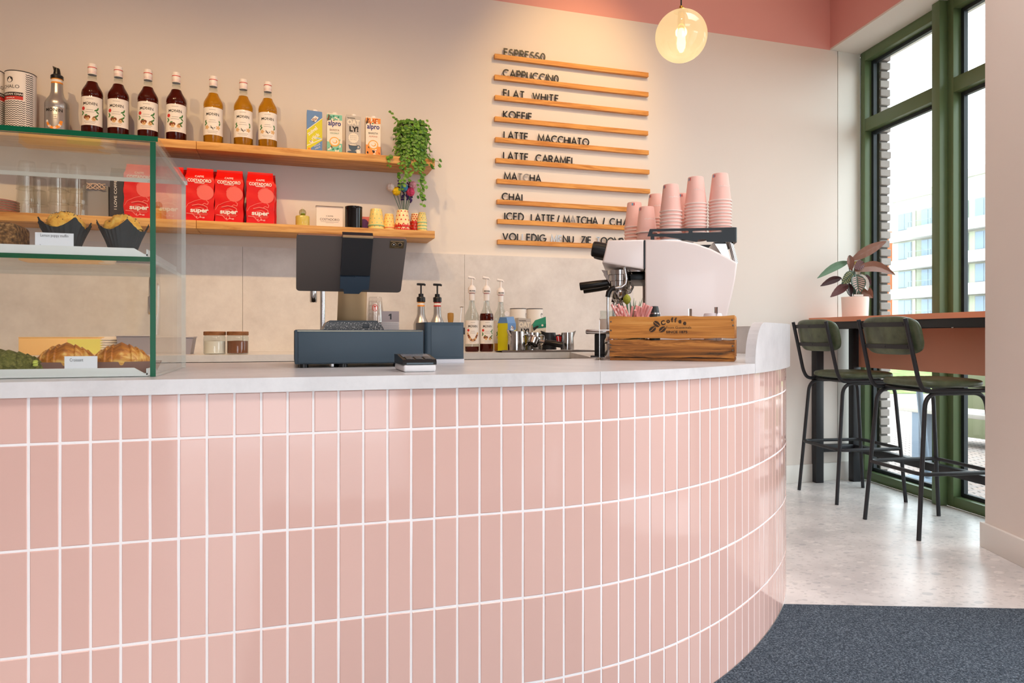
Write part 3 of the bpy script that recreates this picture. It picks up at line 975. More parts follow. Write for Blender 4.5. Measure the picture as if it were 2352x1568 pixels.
# cartons: artwork on the front, tapered shoulder, screw cap
def carton(name_lab, face, w=.076, d=.062, h=.200, side=(230, 222, 210), loc=(0, 0, 0), rz=0.0, mats=None, sname='x', group='plant milk cartons', cap=True):
    t = thing('milk_carton', name_lab, 'carton', loc, rz, group)
    b = MB(); b.prism([(-w / 2, 0), (w / 2, 0), (w / 2, h - .012), (w / 2 - .001, h), (-w / 2 + .001, h + .004), (-w / 2, h - .004)], -d / 2, d / 2, 'y', 0)
    face(b, w, h, -d / 2 - .0005)
    b.build('carton_body', mats, t)
    if cap:
        b = MB(); b.lathe([(0, h), (.0135, h), (.0135, h + .012), (.012, h + .014), (0, h + .014)], 20, (.002, -.006, 0))
        b.build('screw_cap', m_capw, t)
    return t
def f_zuivel(b, w, h, y):
    # blue sky, yellow diagonal band with white lettering
    b.flat([(-w / 2, .11), (w / 2, .175), (w / 2, .06), (-w / 2, .003)], y - .0001, 1)
    b.flat([(-w / 2, .11), (w / 2, .175), (w / 2, .172), (-w / 2, .106)], y - .0003, 2)
    b.flat([(-w / 2, .0), (-w / 2, .03), (w / 2, .07), (w / 2, .066), (-w / 2, .026)], y - .0003, 2)
    b.text('zuivel', .026, -.006, .098, y - .0005, 2, ang=.7, width=.058, weight=.02)
    b.text('rijck', .026, .010, .072, y - .0005, 2, ang=.7, width=.046, weight=.02)
    b.flat([(-.018, .160), (.006, .152), (.020, .176), (.002, .184)], y - .0003, 2); b.text('ZH', .018, .002, .158, y - .0006, 3, ang=.5, weight=.03)
    b.disc(-.016, .050, .010, .006, y - .0004, 2); b.disc(-.018, .052, .004, .0025, y - .0006, 3)
    b.flat(rrect(.006, .032, .066, .073, .003), y - .0004, 4)
    b.text('VOLLE', .012, .014, .030, y - .0005, 2, ang=.5, width=.034); b.text('MELK', .010, .018, .018, y - .0005, 2, ang=.5, width=.028)
    b.flat([(-.034, .008), (-.018, .008), (-.018, .018), (-.034, .018)], y - .0004, 5)
def f_alpro(main, acc, sub):
    def fn(b, w, h, y):
        b.flat([(-w / 2, h - .030), (w / 2, h - .030), (w / 2, h - .002), (-w / 2, h - .002)], y - .0001, 1)
        rr = random.Random(len(sub))
        for i in range(16):
            b.disc(rr.uniform(-.032, .032), rr.uniform(h - .03, h - .006), .006, .004, y - .0002 - i * 1e-5, 2 if i % 3 else 0, n=8, a=rr.uniform(0, 3))
        b.text('alpro', .036, 0, h - .058, y - .0003, 3, width=.064, weight=.025); b.disc(-.003, h - .030, .005, .003, y - .0004, 5, n=8, a=.5)
        b.text('BARISTA', .014, 0, h - .086, y - .0003, 4, width=.048); b.text(sub, .012, 0, h - .102, y - .0003, 2, width=.044)
        b.flat([(-w / 2, 0), (w / 2, 0), (w / 2, .050), (-w / 2, .058)], y - .0001, 1)
        for i in range(22):
            b.disc(rr.uniform(-.033, .033), rr.uniform(.004, .07), .007, .0045, y - .0002 - i * 1e-5, rr.choice([2, 0, 4, 1]), n=8, a=rr.uniform(0, 3))
        b.disc(0, .058, .026, .025, y - .0006, 6); b.disc(0, .059, .021, .019, y - .0007, 0); b.disc(.002, .060, .012, .010, y - .0008, 6); b.disc(0, .062, .009, .008, y - .0009, 0)
        for (x0, z0, x1, z1) in ((-.037, h - .036, -.024, h - .006), (-.034, h - .03, -.018, h - .018), (-.037, h - .03, -.03, h - .001)):
            b.flat([(x0, z0), (x0 + .004, z0), (x1 + .003, z1), (x1, z1)], y - .001, 4)
    return fn
def f_oat(b, w, h, y):
    b.text('THE ORIGINAL', .008, -.012, h - .014, y - .0003, 3, width=.042, weight=.02)
    b.text('OAT', .034, 0, h - .044, y - .0003, 1, width=.064, weight=.05); b.text('LY!', .036, .002, h - .080, y - .0003, 3, width=.046, weight=.05)
    P = []
    for i in range(32):
        a = math.pi * 2 * i / 32; r_ = .027 if i % 2 else .0245
        P.append((r_ * math.cos(a), .086 + r_ * math.sin(a)))
    b.flat(P, y - .0002, 1)
    for s_, z in (('BARISTA', .094), ('EDITION', .084), ('OAT MILK', .074)):
        b.text(s_, .009, 0, z, y - .0004, 2, width=.034)
    b.prism([(-.026, .048), (.022, .050), (.018, .030), (.008, .020), (-.010, .019), (-.022, .030)], y - .0004, y - .0003, 'y', 4)
    b.disc(-.002, .049, .024, .005, y - .0006, 3); b.disc(-.002, .050, .021, .0035, y - .0007, 1)
    stroke2d(b, arcl(.023, .040, .010, .009, 90, -120, 10), .004, y - .0007, y - .0006, m=4)
    b.disc(-.004, .013, .028, .006, y - .0004, 4); b.disc(.024, .016, .010, .011, y - .0008, 1); 
    for i in range(4):
        b.flat([(-.014 + i * .009, .052), (-.012 + i * .009, .052), (-.011 + i * .009, .056), (-.013 + i * .009, .056)], y - .0006, 3)
m_cblue = mat('blue_carton', (98, 138, 190), 0.4); m_cyel = mat('yellow_carton', (216, 206, 30), 0.4); m_cbeige = mat('cream_carton', (240, 228, 208), 0.4)
m_cgrey = mat('grey_carton', (196, 186, 176), 0.4); m_cgreen = mat('mint_carton', (128, 196, 170), 0.4); m_corange = mat('orange_carton', (240, 150, 70), 0.4)
m_navy = mat('navy_print', (44, 40, 120), 0.4); m_ltblue = mat('light_blue_print', (170, 200, 220), 0.5); m_foam = mat('latte_print', (236, 170, 66), 0.5)
m_dkgreen = mat('deep_green_print', (28, 130, 104), 0.5); m_slate = mat('slate_print', (70, 90, 108), 0.5); m_obrown = mat('almond_print', (196, 92, 26), 0.5)
def cpos(x0, x1, Y=3.775):
    return (atY((x0 + x1) / 2, 300, Y).x, Y, UPZ)
carton('blue and yellow milk carton with diagonal white lettering on the upper shelf', f_zuivel, loc=cpos(704.5, 739.5), mats=[m_cblue, m_cyel, m_label, m_nut, m_ltblue, m_orp], h=.206)
carton('white carton with mint green print and coffee picture on the upper shelf', f_alpro(0, 0, 'COCONUT'), loc=cpos(749.6, 785.6), mats=[m_cbeige, m_cgreen, m_dkgreen, m_navy, m_nut, m_leafp, m_foam])
carton('grey carton with big black lettering and blue cup on the upper shelf', f_oat, loc=cpos(793.4, 828.2), mats=[m_cgrey, m_cbeige, m_softp, m_print, m_slate])
carton('white carton with orange print and coffee picture on the upper shelf', f_alpro(0, 0, 'ALMOND'), loc=cpos(838.5, 873.0), mats=[m_cbeige, m_corange, m_obrown, m_navy, m_print, m_leafp, m_foam])

# trailing plant in a smoked ribbed glass pot
pp = atY(945, 300, 3.80)
pl_ = thing('trailing_plant', 'green trailing plant with small round leaves in a smoked ribbed glass pot', 'plant', (pp.x, 3.80, UPZ))
b = MB()
def ribpot(u, v):
    a = 2 * math.pi * u
    r_ = (.064 + .004 * v) + .0022 * math.cos(a * 18)
    return (r_ * math.cos(a), r_ * math.sin(a), .001 + v * .195)
b.grid(ribpot, 144, 6, closeu=True); b.lathe([(0, .001), (.064, .001)], 36)
b.build('glass_pot', pane_mat('smoked_glass', (176, 158, 142), 1.2, base=.06), pl_)
b = MB(); b.lathe([(0, .004), (.058, .004), (.060, .17), (0, .175)], 24); b.build('soil', mat('potting_soil', (58, 44, 34), .95), pl_)
m_vine = mat('vine_stem', (120, 150, 60), .6)
m_vleaf = mat('round_leaf', (72, 124, 36), .4, spec=.5, sub=.1)
def leaf_rand(m, c1, c2):
    nt, N, L, bs = nodes(m)
    g = N.new('ShaderNodeNewGeometry'); r = N.new('ShaderNodeValToRGB')
    r.color_ramp.elements[0].color = lin(c1); r.color_ramp.elements[1].color = lin(c2)
    L.new(g.outputs['Random Per Island'], r.inputs[0]); L.new(r.outputs[0], bs.inputs['Base Color'])
leaf_rand(m_vleaf, (48, 96, 26), (112, 160, 52))
st = MB(); lv = MB(); rv = random.Random(11)
def small_leaf(mb, c, nrm, size, rr):
    nrm = Vector(nrm).normalized(); t1 = nrm.orthogonal().normalized(); t1.rotate(Matrix.Rotation(rr.uniform(0, 6.28), 3, nrm)); t2 = nrm.cross(t1)
    V = [Vector(c)]; n = 9
    for i in range(n):
        a = 2 * math.pi * i / n
        r_ = size * (1.0 + .12 * math.cos(a))
        V.append(Vector(c) + t1 * r_ * math.cos(a) + t2 * r_ * .86 * math.sin(a) - nrm * size * .22 * abs(math.sin(a)))
    mb.add(V, [(0, 1 + i, 1 + (i + 1) % n) for i in range(n)])
strands = []
for i in range(24):
    a = rv.uniform(0, 2 * math.pi)
    if i < 22: a = rv.uniform(math.pi * 1.02, math.pi * 1.98)
    strands.append((a, rv.choice([.10, .16, .2, .24, .19, .22]), rv.uniform(.01, .03)))
strands += [(math.radians(232), .36, .02), (math.radians(240), .33, .02), (math.radians(292), .43, .025), (math.radians(300), .40, .02), (math.radians(288), .40, .03), (math.radians(335), .36, .05), (math.radians(252), .30, .02), (math.radians(268), .26, .02)]
for a, ln, out in strands:
    d = Vector((math.cos(a), math.sin(a), 0))
    rr_ = .066 + out * .5
    pts = [Vector((0, 0, .17)) + d * .02, Vector((0, 0, .198)) + d * .05, Vector((0, 0, .192)) + d * rr_]
    k = max(3, int(ln / .022))
    for j in range(k):
        rmax = rr_ + .008
        z = .185 - ln * (j + 1) / k
        if z < .01 and d.y > -.55: break
        if z < .005: rmax = max(rmax, .094 / max(.5, -d.y))
        pts.append(Vector((0, 0, z)) + d * rmax + Vector((rv.uniform(-.005, .005), rv.uniform(-.002, .002), 0)))
    st.tube(pts, .0011, 5)
    for p in pts[1:]:
        for q in range(2):
            off = Vector((rv.uniform(-.013, .013), rv.uniform(-.008, .002), rv.uniform(-.008, .008)))
            small_leaf(lv, p + off, d * .7 + Vector((rv.uniform(-.5, .5), -.5, rv.uniform(.1, .8))), rv.uniform(.0075, .0115), rv)
for j in range(7):                                     # one sprig reaching up to the side
    p = Vector((-.055 - .0105 * j, -.02, .19 + .0085 * j + (.012 if j > 4 else 0)))
    small_leaf(lv, p, (0, -1, .4), .009, rv)
    if j: st.tube([p + Vector((.0105, 0, -.0085)), p], .0011, 5)
for j in range(7):
    small_leaf(lv, Vector((.050 + rv.uniform(-.03, .035), rv.uniform(-.04, 0), .205 + rv.uniform(0, .025))), (rv.uniform(-.5, .5), -1, .5), .0095, rv)
st.build('stems', m_vine, pl_); lv.build('leaves', m_vleaf, pl_)
# ---------------------------------------------------------------- lower shelf
LY_ = 3.80
def lpos(px, Y=LY_):
    return (atY(px, 500, Y).x, Y, LOZ)
# stack of plates with pink rims
m_plate = mat('cream_stoneware', (232, 218, 200), .3); m_platep = mat('pink_rim_glaze', (196, 120, 116), .3)
b0 = MB(); b0.lathe([(0, 0), (.062, 0), (.07, .004), (.104, .012), (.106, .0145), (.104, .016), (.07, .008), (0, .006)], 40, mf=lambda k: 1 if k in (3, 4) else 0)
plate = single('side_plate', b0, [m_plate, m_platep], '', 'plate', group='stacked plates on the lower shelf')
PN = ['bottom plate', 'second plate from the bottom', 'middle plate', 'second plate from the top', 'top plate']
px0 = lpos(-18, 3.815)
for i in range(5):
    loc = (px0[0], px0[1], LOZ + .0115 * i); lb = f'cream plate with pink rim, {PN[i]} of the shelf stack'
    if i == 0: plate.location = loc; plate['label'] = lb
    else: dup(plate, loc, None, lb)

# upturned drinking glasses nested in stacks behind the display case
b0 = MB()
for (r0, r1) in ((0, 0),):
    b0.grid(lambda u, v: ((.0415 - .010 * v ** 1.3 + .0007 * math.cos(u * 2 * math.pi * 12)) * math.cos(2 * math.pi * u), (.0415 - .010 * v ** 1.3 + .0007 * math.cos(u * 2 * math.pi * 12)) * math.sin(2 * math.pi * u), v * .128), 72, 8, closeu=True)
    b0.lathe([(.0315, .128), (.028, .131), (0, .1315)], 36)
    b0.lathe([(.0425, 0), (.043, .002), (.0415, .004)], 36)
m_cup_glass = pane_mat('drinking_glass', (250, 250, 248), 1.3, base=.015)
gl = single('drinking_glass', b0, m_cup_glass, '', 'glass', group='upturned glasses on the lower shelf')
first = True
for (px, Y, n, what) in ((62, 3.79, 3, 'stack beside the plates'), (88, 3.87, 2, 'short rear stack'), (135, 3.79, 3, 'middle stack'), (179, 3.79, 3, 'stack nearest the grey bag')):
    for i in range(n):
        p = lpos(px, Y); loc = (p[0], p[1], LOZ + .0585 * i)
        lb = f'clear ribbed glass, {["bottom", "second", "third"][i]} of the upturned {what}'
        if first: gl.location = loc; gl['label'] = lb; first = False
        else: dup(gl, loc, None, lb)

# folded grey paper bag with twine, black bag with sideways lettering
m_gpap = mat('grey_paper', (150, 146, 146), .8); m_twine = mat('pale_twine', (220, 190, 170), .9)
p = lpos(223, 3.82); t = thing('paper_bag', 'flat grey paper gift bag with pale twine between the glasses and black bag', 'bag', p)
b = MB(); b.prism([(-.055, 0), (.055, 0), (.054, .155), (.03, .160), (-.052, .157)], -.03, .02, 'y'); b.build('bag_body', m_gpap, t)
b = MB(); rr = random.Random(2)
for j in range(4):
    b.tube([(rr.uniform(-.03, .04), -.034 - .002 * j, .165 - .012 * i - .006 * j + .01 * math.sin(i * 1.3 + j)) if False else (-.035 + .013 * i, -.034 - .002 * j, .150 + .014 * math.sin(i * 1.1 + j * 1.7)) for i in range(7)], .0024, 6)
b.build('twine', m_twine, t)
m_bbag = mat('black_foil_bag', (46, 44, 48), .42)
p = lpos(277, 3.80); t = thing('black_foil_bag', 'narrow black foil bag with sideways white lettering left of the red bags', 'bag', p)
b = MB(); b.prism([(-.034, 0), (.034, 0), (.036, .06), (.034, .2), (.030, .235), (-.030, .235), (-.035, .19), (-.036, .05)], -.05, .05, 'y')
b.text('I LOVE COFFEE', .016, -.006, .04, -.0506, 1, 'l', width=.15, ang=math.pi / 2, weight=.01); b.build('bag_body', [m_bbag, m_label], t)

# red coffee bags
m_redbag = mat('red_foil_bag', (222, 18, 12), .42, spec=.3)
bump(m_redbag, 22, .35, .006, 4)
m_rart = mat('faded_pink_print', (238, 104, 92), .4); m_rline = mat('pink_line_print', (240, 120, 104), .4)
def coffee_bag():
    t = thing('coffee_bag', '', 'bag')
    w, d, h = .131, .074, .252
    b = MB()
    def shell(u, v):
        a = u * 4
        k = int(a) % 4; f = a - int(a)
        tp = 1 - .10 * max(0, (v - .80) / .2) ** 1.0
        dd = d * (1 - .93 * max(0, (v - .84) / .16) ** .9) if v > .84 else d
        bul = 1 + .05 * math.sin(math.pi * min(v / .84, 1))
        cx, cy = [(-w / 2, -dd / 2 * bul), (w / 2, -dd / 2 * bul), (w / 2, dd / 2 * bul), (-w / 2, dd / 2 * bul)][k]
        nx, ny = [(-w / 2, -dd / 2 * bul), (w / 2, -dd / 2 * bul), (w / 2, dd / 2 * bul), (-w / 2, dd / 2 * bul)][(k + 1) % 4]
        x = cx + (nx - cx) * f; y = cy + (ny - cy) * f
        wob = .0018 * math.sin(v * 21 + u * 17)
        return (x * tp + wob, y + wob, v * h)
    b.grid(shell, 24, 18, closeu=True)
    yf = -d / 2 * 1.055 - .0022
    def wp(x, z): return (x, -d / 2 * (1 + .05 * math.sin(math.pi * min(z / h / .84, 1))) - .0026, z)
    b.text('CAFFE', .013, 0, .213, m=1, warp=wp, width=.040, weight=.015)
    b.text('COSTADORO', .021, 0, .190, m=1, warp=wp, width=.106, weight=.03)
    b.artrect(-.022, .022, .184, .187, wp, 1, 3)
    b.text('super', .030, 0, .043, m=1, warp=wp, width=.082, weight=.035)
    for z, w_ in ((.036, .076), (.030, .066)): b.artrect(-w_ / 2, w_ / 2, z, z + .0018, wp, 4, 4)
    b.text('1 kg', .009, .005, .017, m=1, warp=wp, width=.036)
    # pale globe on a drawn arm
    def wq(x, z): q = wp(x, z); return (q[0], q[1] + .0008, q[2])
    b.artdisc(.026, .140, .038, .037, wq, 3, 26)
    def line(pts, w_):
        for (x0, z0), (x1, z1) in zip(pts, pts[1:]):
            l = math.hypot(x1 - x0, z1 - z0) or 1; nx, nz = -(z1 - z0) / l * w_ / 2, (x1 - x0) / l * w_ / 2
            b.art([(x0 - nx, z0 - nz), (x1 - nx, z1 - nz), (x1 + nx, z1 + nz), (x0 + nx, z0 + nz)], wq, 4)
    line([(-.062, .060), (-.050, .082), (-.020, .098), (.010, .108), (.024, .106)], .002)
    line([(.030, .103), (.040, .094), (.036, .082), (.022, .088), (.012, .080)], .003)
    line([(-.034, .074), (-.006, .082), (.018, .078), (.034, .070), (.036, .056), (.010, .050), (-.012, .042)], .004)
    line([(-.020, .060), (.004, .066), (.020, .060)], .003)
    line([(-.058, .036), (-.030, .034), (-.020, .022), (-.010, .012), (.004, .022), (.0, .036)], .004)
    line([(-.012, .150), (-.006, .165), (.012, .178), (.036, .180)], .002)
    b.build('bag_body', [m_redbag, m_label, m_label, m_rart, m_rline], t)
    b = MB(); b.box(-.060, .060, -.003, .003, h - .004, h + .012, bev=.001); b.build('seal_strip', m_redbag, t)
    return t
cb = coffee_bag(); first = True
fronts = [(323, 3.775, .03, 'leftmost in front, beside the black bag'), (391, 3.775, -.02, 'second in front, behind the glass side pane'), (460, 3.772, .02, 'third in front, just clear of the glass case'),
          (528, 3.775, -.03, 'fourth of the front row'), (598, 3.775, .05, 'rightmost of the front row')]
backs = [(446, 3.878, .0, 'rear row, behind the third front bag'), (520, 3.878, .0, 'rear row behind the fourth front bag'), (604, 3.878, .0, 'rear row, peeping out on the right')]
for px, Y, a, what in fronts + backs:
    p = lpos(px, Y); z = LOZ
    lb = 'red coffee bag on the shelf, ' + what
    if first: cb.location = (p[0], Y, z); cb.rotation_euler.z = a; cb['label'] = lb; cb['group'] = 'red coffee bags'; first = False
    else:
        o = dup(cb, (p[0], Y, z), a, lb)
        if Y > 3.8: o.scale = (1, .85, 1.045)
p = lpos(404, 3.895); b = MB(); b.prism([(-.03, 0), (.03, 0), (.028, .268), (.0, .278), (-.03, .27)], -.016, .016, 'y'); b.disc(.014, .262, .009, .009, -.0165, 1)
b.flat([(.006, .261), (.022, .261), (.014, .250)], -.0166, 1)
single('grey_pouch', b, [mat('grey_pouch_foil', (74, 76, 88), .5), m_redp], 'dark grey pouch with red heart peeping out behind the red bags', 'bag', p)

# candle pot, acrylic sign, black ribbed tin, pink box
p = lpos(695, 3.79); t = thing('candle_holder', 'small yellow-green glazed pot with a glass globe on top', 'candle holder', p)
b = MB(); b.lathe([(0, 0), (.034, 0), (.035, .003), (.035, .012), (.0346, .0135), (.035, .015), (.035, .054), (.033, .057), (0, .057)], 32); b.build('glazed_pot', mat('yellow_green_glaze', (206, 186, 92), .18), t)
b = MB(); b.lathe([(.008, .057), (.0155, .064), (.0185, .074), (.0165, .085), (.009, .092), (.005, .094)], 24); b.build('glass_globe', pane_mat('globe_glass', (226, 228, 206), 1.6, base=.05), t)
b = MB(); b.sphere((0.002, 0, .067), (.011, .011, .008)); b.build('moss', mat('moss_green', (150, 170, 40), .8), t)
b = MB(); b.tube([(0, 0, .072), (.001, 0, .104)], .003, 8); b.build('wick', m_cbeige, t)
p = lpos(757, 3.79); t = thing('acrylic_sign', 'white acrylic sign box with dark lettering beside the black tin', 'sign', p)
b = MB(); b.prism([(-.066, 0), (.066, 0), (.067, .112), (-.067, .112)], -.006, .03, 'y', 0)
b.text('CAFFE', .010, 0, .060, -.0066, 1, width=.036, weight=-.005); b.text('COSTADORO', .017, 0, .040, -.0066, 1, width=.098, weight=0.0)
b.flat([(-.045, .033), (.045, .033), (.045, .034), (-.045, .034)], -.0066, 1); b.flat([(-.02, .028), (.02, .028), (.02, .0287), (-.02, .0287)], -.0066, 1)
b.build('sign_face', [mat('white_acrylic', (244, 228, 214), .15), m_print], t)
b = MB(); b.box(-.070, .070, -.012, .034, .112, .1145); b.build('clear_lid', pane_mat('acrylic_edge', (200, 190, 180), 1.0, base=.1), t)
p = lpos(812.5, 3.79); b = MB()
b.lathe([(0, 0), (.044, 0)] + [(.044 + (.0006 if i % 2 else 0), .002 + .109 * i / 24) for i in range(25)] + [(.0452, .113), (.0452, .118), (.043, .119), (0, .119)], 40)
single('ribbed_tin', b, mat('black_gloss', (14, 14, 16), .12), 'glossy black ribbed tin on the lower shelf beside the white sign', 'tin', p)
p = lpos(839, 3.87); b = MB(); b.box(-.030, .030, -.012, .012, 0, .082, 0, bev=.001); b.disc(-.008, .035, .026, .034, -.0126, 1); single('pink_box', b, [mat('salmon_card', (224, 120, 112), .6), mat('purple_print', (112, 62, 120), .6)], 'small pink box with purple circle behind the black ribbed tin', 'box', p)

# patterned cups, upturned and nested
m_cupy = mat('cream_glaze', (246, 214, 128), .2); m_cupc = mat('ivory_glaze', (250, 226, 170), .2); m_heart = mat('red_heart_glaze', (214, 40, 30), .25)
m_mintg = mat('mint_glaze', (160, 200, 150), .25); m_coralg = mat('coral_glaze', (232, 140, 92), .25)
def patt_cup(nm, body, dots, rim, r0, r1, h, heart=False, rowz=None, nper=10):
    b = MB()
    b.lathe([(r0 * .97, 0), (r0 * 1.035, .001), (r0 * 1.04, .004), (r0 * .995, .0065)], 36, m=2)
    b.lathe([(r0 * .995, .0065), (r0 * .97, .012), (r1, h - .004), (r1 * .95, h), (0, h + .0005)], 36)
    n = nper
    for j in range(4):
        z = .017 + (h - .026) * j / 3.0
        for i in range(n):
            a = 2 * math.pi * (i + .5 * (j % 2)) / n
            rz = r0 * .97 + (r1 - r0 * .97) * (z - .012) / (h - .016) + .0007
            s_ = .0042 if heart else .0034
            sh = [(0, -s_), (s_, 0), (s_ * .7, s_ * .8), (0, s_ * .4), (-s_ * .7, s_ * .8), (-s_, 0)] if heart else [(s_ * math.cos(k), s_ * math.sin(k)) for k in [q * 1.05 for q in range(6)]]
            if heart: sh = [(q[0] * 1.25, -q[1] * 1.25) for q in sh]
            b.add([((rz) * math.cos(a + q[0] / r0), (rz) * math.sin(a + q[0] / r0), z + q[1]) for q in sh], [tuple(range(len(sh)))], 1)
    if heart:
        for i in range(22):
            a = 2 * math.pi * i / 22
            b.add([((r0 * 1.0 + .001) * math.cos(a + q[0] / r0), (r0 * 1.0 + .001) * math.sin(a + q[0] / r0), .0105 + q[1]) for q in ((-.006, -.004), (.006, -.004), (.004, .002), (0, .004), (-.004, .002))], [(0, 1, 2, 3, 4)], 1)
    return single(nm, b, [body, dots, rim], '', 'cup', group='patterned cups on the lower shelf')
PCS = [(864, 3.785, m_cupy, m_mintg, m_mintg, .0425, .030, .092, False, 2, 'large cream cup with green dots', .020),
       (893.5, 3.80, m_cupy, m_coralg, m_coralg, .033, .023, .078, False, 2, 'cream cup with coral dots', .014),
       (924.5, 3.785, m_cupc, m_heart, m_heart, .0425, .030, .094, True, 2, 'large ivory cup with red hearts', .020),
       (953, 3.84, m_cupc, m_heart, m_heart, .0265, .019, .060, True, 4, 'small ivory cup with red hearts', .0165),
       (969.5, 3.79, m_cupy, m_mintg, m_mintg, .0265, .019, .058, False, 4, 'small cream cup with green rim', .0165)]
for px, Y, bo, do, ri, r0, r1, h, heart, n, what, step in PCS:
    p = lpos(px, Y); proto = None
    for i in range(n):
        z = LOZ + i * step
        nm = ['bottom', 'top'][i] if n == 2 else ['bottom', 'second', 'third', 'top'][i]
        lb = f'{what}, {nm} one of its upturned stack'
        if proto is None:
            proto = patt_cup('patterned_cup', bo, do, ri, r0, r1, h, heart); proto.location = (p[0], Y, z); proto['label'] = lb
        else: dup(proto, (p[0], Y, z), .3 * i, lb)

# knitted flowers in a small vase behind the cups
fx = lpos(928, 3.885)
vase = thing('knitted_bouquet', 'bouquet of knitted pompom flowers and lavender behind the heart patterned cups', 'flowers', fx)
b = MB(); b.lathe([(0, 0), (.022, 0), (.024, .05), (.017, .09), (.019, .11)], 20); b.build('vase', m_glass, vase)
def yarn(nm, c):
    m = mat(nm, c, .9); 
    if not m.node_tree.nodes.get('done'):
        bump(m, 130, .9, .004, 2)
    return m
FL = [('white_pompom', (240, 226, 216), 897.3, 430, 9), ('yellow_pompom', (244, 204, 28), 910.8, 439, 9.3), ('blue_pompom', (84, 160, 204), 928.5, 431, 9), ('pink_pompom', (224, 74, 118), 943, 440.5, 9.6), ('pale_pink_pompom', (238, 172, 184), 948.5, 425, 8.5)]
stm = MB()
for i, (nm, c, px, py, r_) in enumerate(FL):
    q = atY(px, py, 3.855) - Vector(fx); rad = r_ * mpp(px, 3.855)
    b = MB(); fl_r = random.Random(i)
    b.grid(lambda u, v: tuple(q + Vector((math.sin(math.pi * v) * math.cos(2 * math.pi * u), math.sin(math.pi * v) * math.sin(2 * math.pi * u), -math.cos(math.pi * v))) * rad * (1 + .05 * math.sin(u * 44) + .04 * math.sin(v * 30))), 44, 24, closeu=True)
    b.build(nm, yarn('yarn_' + nm, c), vase)
    stm.tube([q, (q.x * .35, q.y * .4, q.z * .55), (0, 0, .03)], .0016, 6)
for px, py in ((925.5, 449), (936, 449), (944, 455), (939, 424), (917, 425)):
    q = atY(px, py, 3.87) - Vector(fx); b = MB(); lr = random.Random(int(px))
    for j in range(16):
        b.sphere((q.x + lr.uniform(-.008, .008), q.y + lr.uniform(-.006, .006), q.z + lr.uniform(-.024, .024)), .0055, 6, k=4)
    b.build('lavender_sprig', yarn('purple_yarn', (70, 44, 104)), vase)
    stm.tube([q, (q.x * .35, q.y * .4, q.z * .55), (0, 0, .03)], .0015, 6)
stm.build('stems', mat('flower_stem', (72, 110, 84), .7), vase)
# ---------------------------------------------------------------- glass display case on the counter
m_edge = mat('green_glass_edge', (0, 88, 56), .2, spec=.4)
m_case = pane_mat('case_glass', (253, 255, 254), 1.0)
m_case2 = mat('pale_edge_highlight', (236, 244, 240), .15)  # pale rear glass edges, whitened to paint in their bright highlight
DX1, DX0 = -.272, -1.30
DYF, DYB = 1.663, 2.12
DZ0, DZ1, DZM = .9005, 1.412, 1.156
T = .011
case = thing('display_case', 'open-backed glass pastry display case with green edges standing on the counter', 'display case', (0, 0, 0))
def glass_plate(nm, x0, x1, y0, y1, z0, z1, green, pale=''):
    """sheet of glass whose listed rim faces show the green edge"""
    b = MB()
    P = [(x0, y0, z0), (x1, y0, z0), (x1, y1, z0), (x0, y1, z0), (x0, y0, z1), (x1, y0, z1), (x1, y1, z1), (x0, y1, z1)]
    fs = {'b': (0, 3, 2, 1), 't': (4, 5, 6, 7), 'f': (0, 1, 5, 4), 'r': (1, 2, 6, 5), 'k': (2, 3, 7, 6), 'l': (3, 0, 4, 7)}
    for k, f in fs.items():
        b.add([P[i] for i in f], [(0, 1, 2, 3)], 1 if k in green else (2 if k in pale else 0))
    b.build(nm, [m_case, m_edge, m_case2], case)
glass_plate('front_pane', DX0, DX1 - T - .0004, DYF + .0005, DYF + T, DZ0, DZ1 - T - .0004, 'tb')
glass_plate('top_pane', DX0, DX1 + .004, DYF, DYB, DZ1 - T, DZ1, 'fl', 'k')
# side pane: thick green front edge, pale rear edge with painted-in highlight
b = MB()
x0, x1 = DX1 - T, DX1
P = [(x0, DYF, DZ0), (x1, DYF, DZ0), (x1, DYB, DZ0), (x0, DYB, DZ0), (x0, DYF, DZ1 - T - .0004), (x1, DYF, DZ1 - T - .0004), (x1, DYB, DZ1 - T - .0004), (x0, DYB, DZ1 - T - .0004)]
for f, mm in (((0, 3, 2, 1), 2), ((4, 5, 6, 7), 2), ((0, 1, 5, 4), 1), ((1, 2, 6, 5), 0), ((2, 3, 7, 6), 2), ((3, 0, 4, 7), 0)):
    b.add([P[i] for i in f], [(0, 1, 2, 3)], mm)
b.build('side_pane', [m_case, m_edge, m_case2], case)
b = MB()
x1 = DX1 - T - .0004
y0, y1, z0, z1 = DYF + T + .0004, DYB, DZM - .010, DZM
P = [(DX0, y0, z0), (x1, y0, z0), (x1, y1, z0), (DX0, y1, z0), (DX0, y0, z1), (x1, y0, z1), (x1, y1, z1), (DX0, y1, z1)]
for f, mm in (((0, 3, 2, 1), 0), ((4, 5, 6, 7), 0), ((0, 1, 5, 4), 1), ((1, 2, 6, 5), 2), ((2, 3, 7, 6), 2), ((3, 0, 4, 7), 1)):
    b.add([P[i] for i in f], [(0, 1, 2, 3)], mm)
b.build('middle_shelf', [m_case, m_edge, m_case2], case)

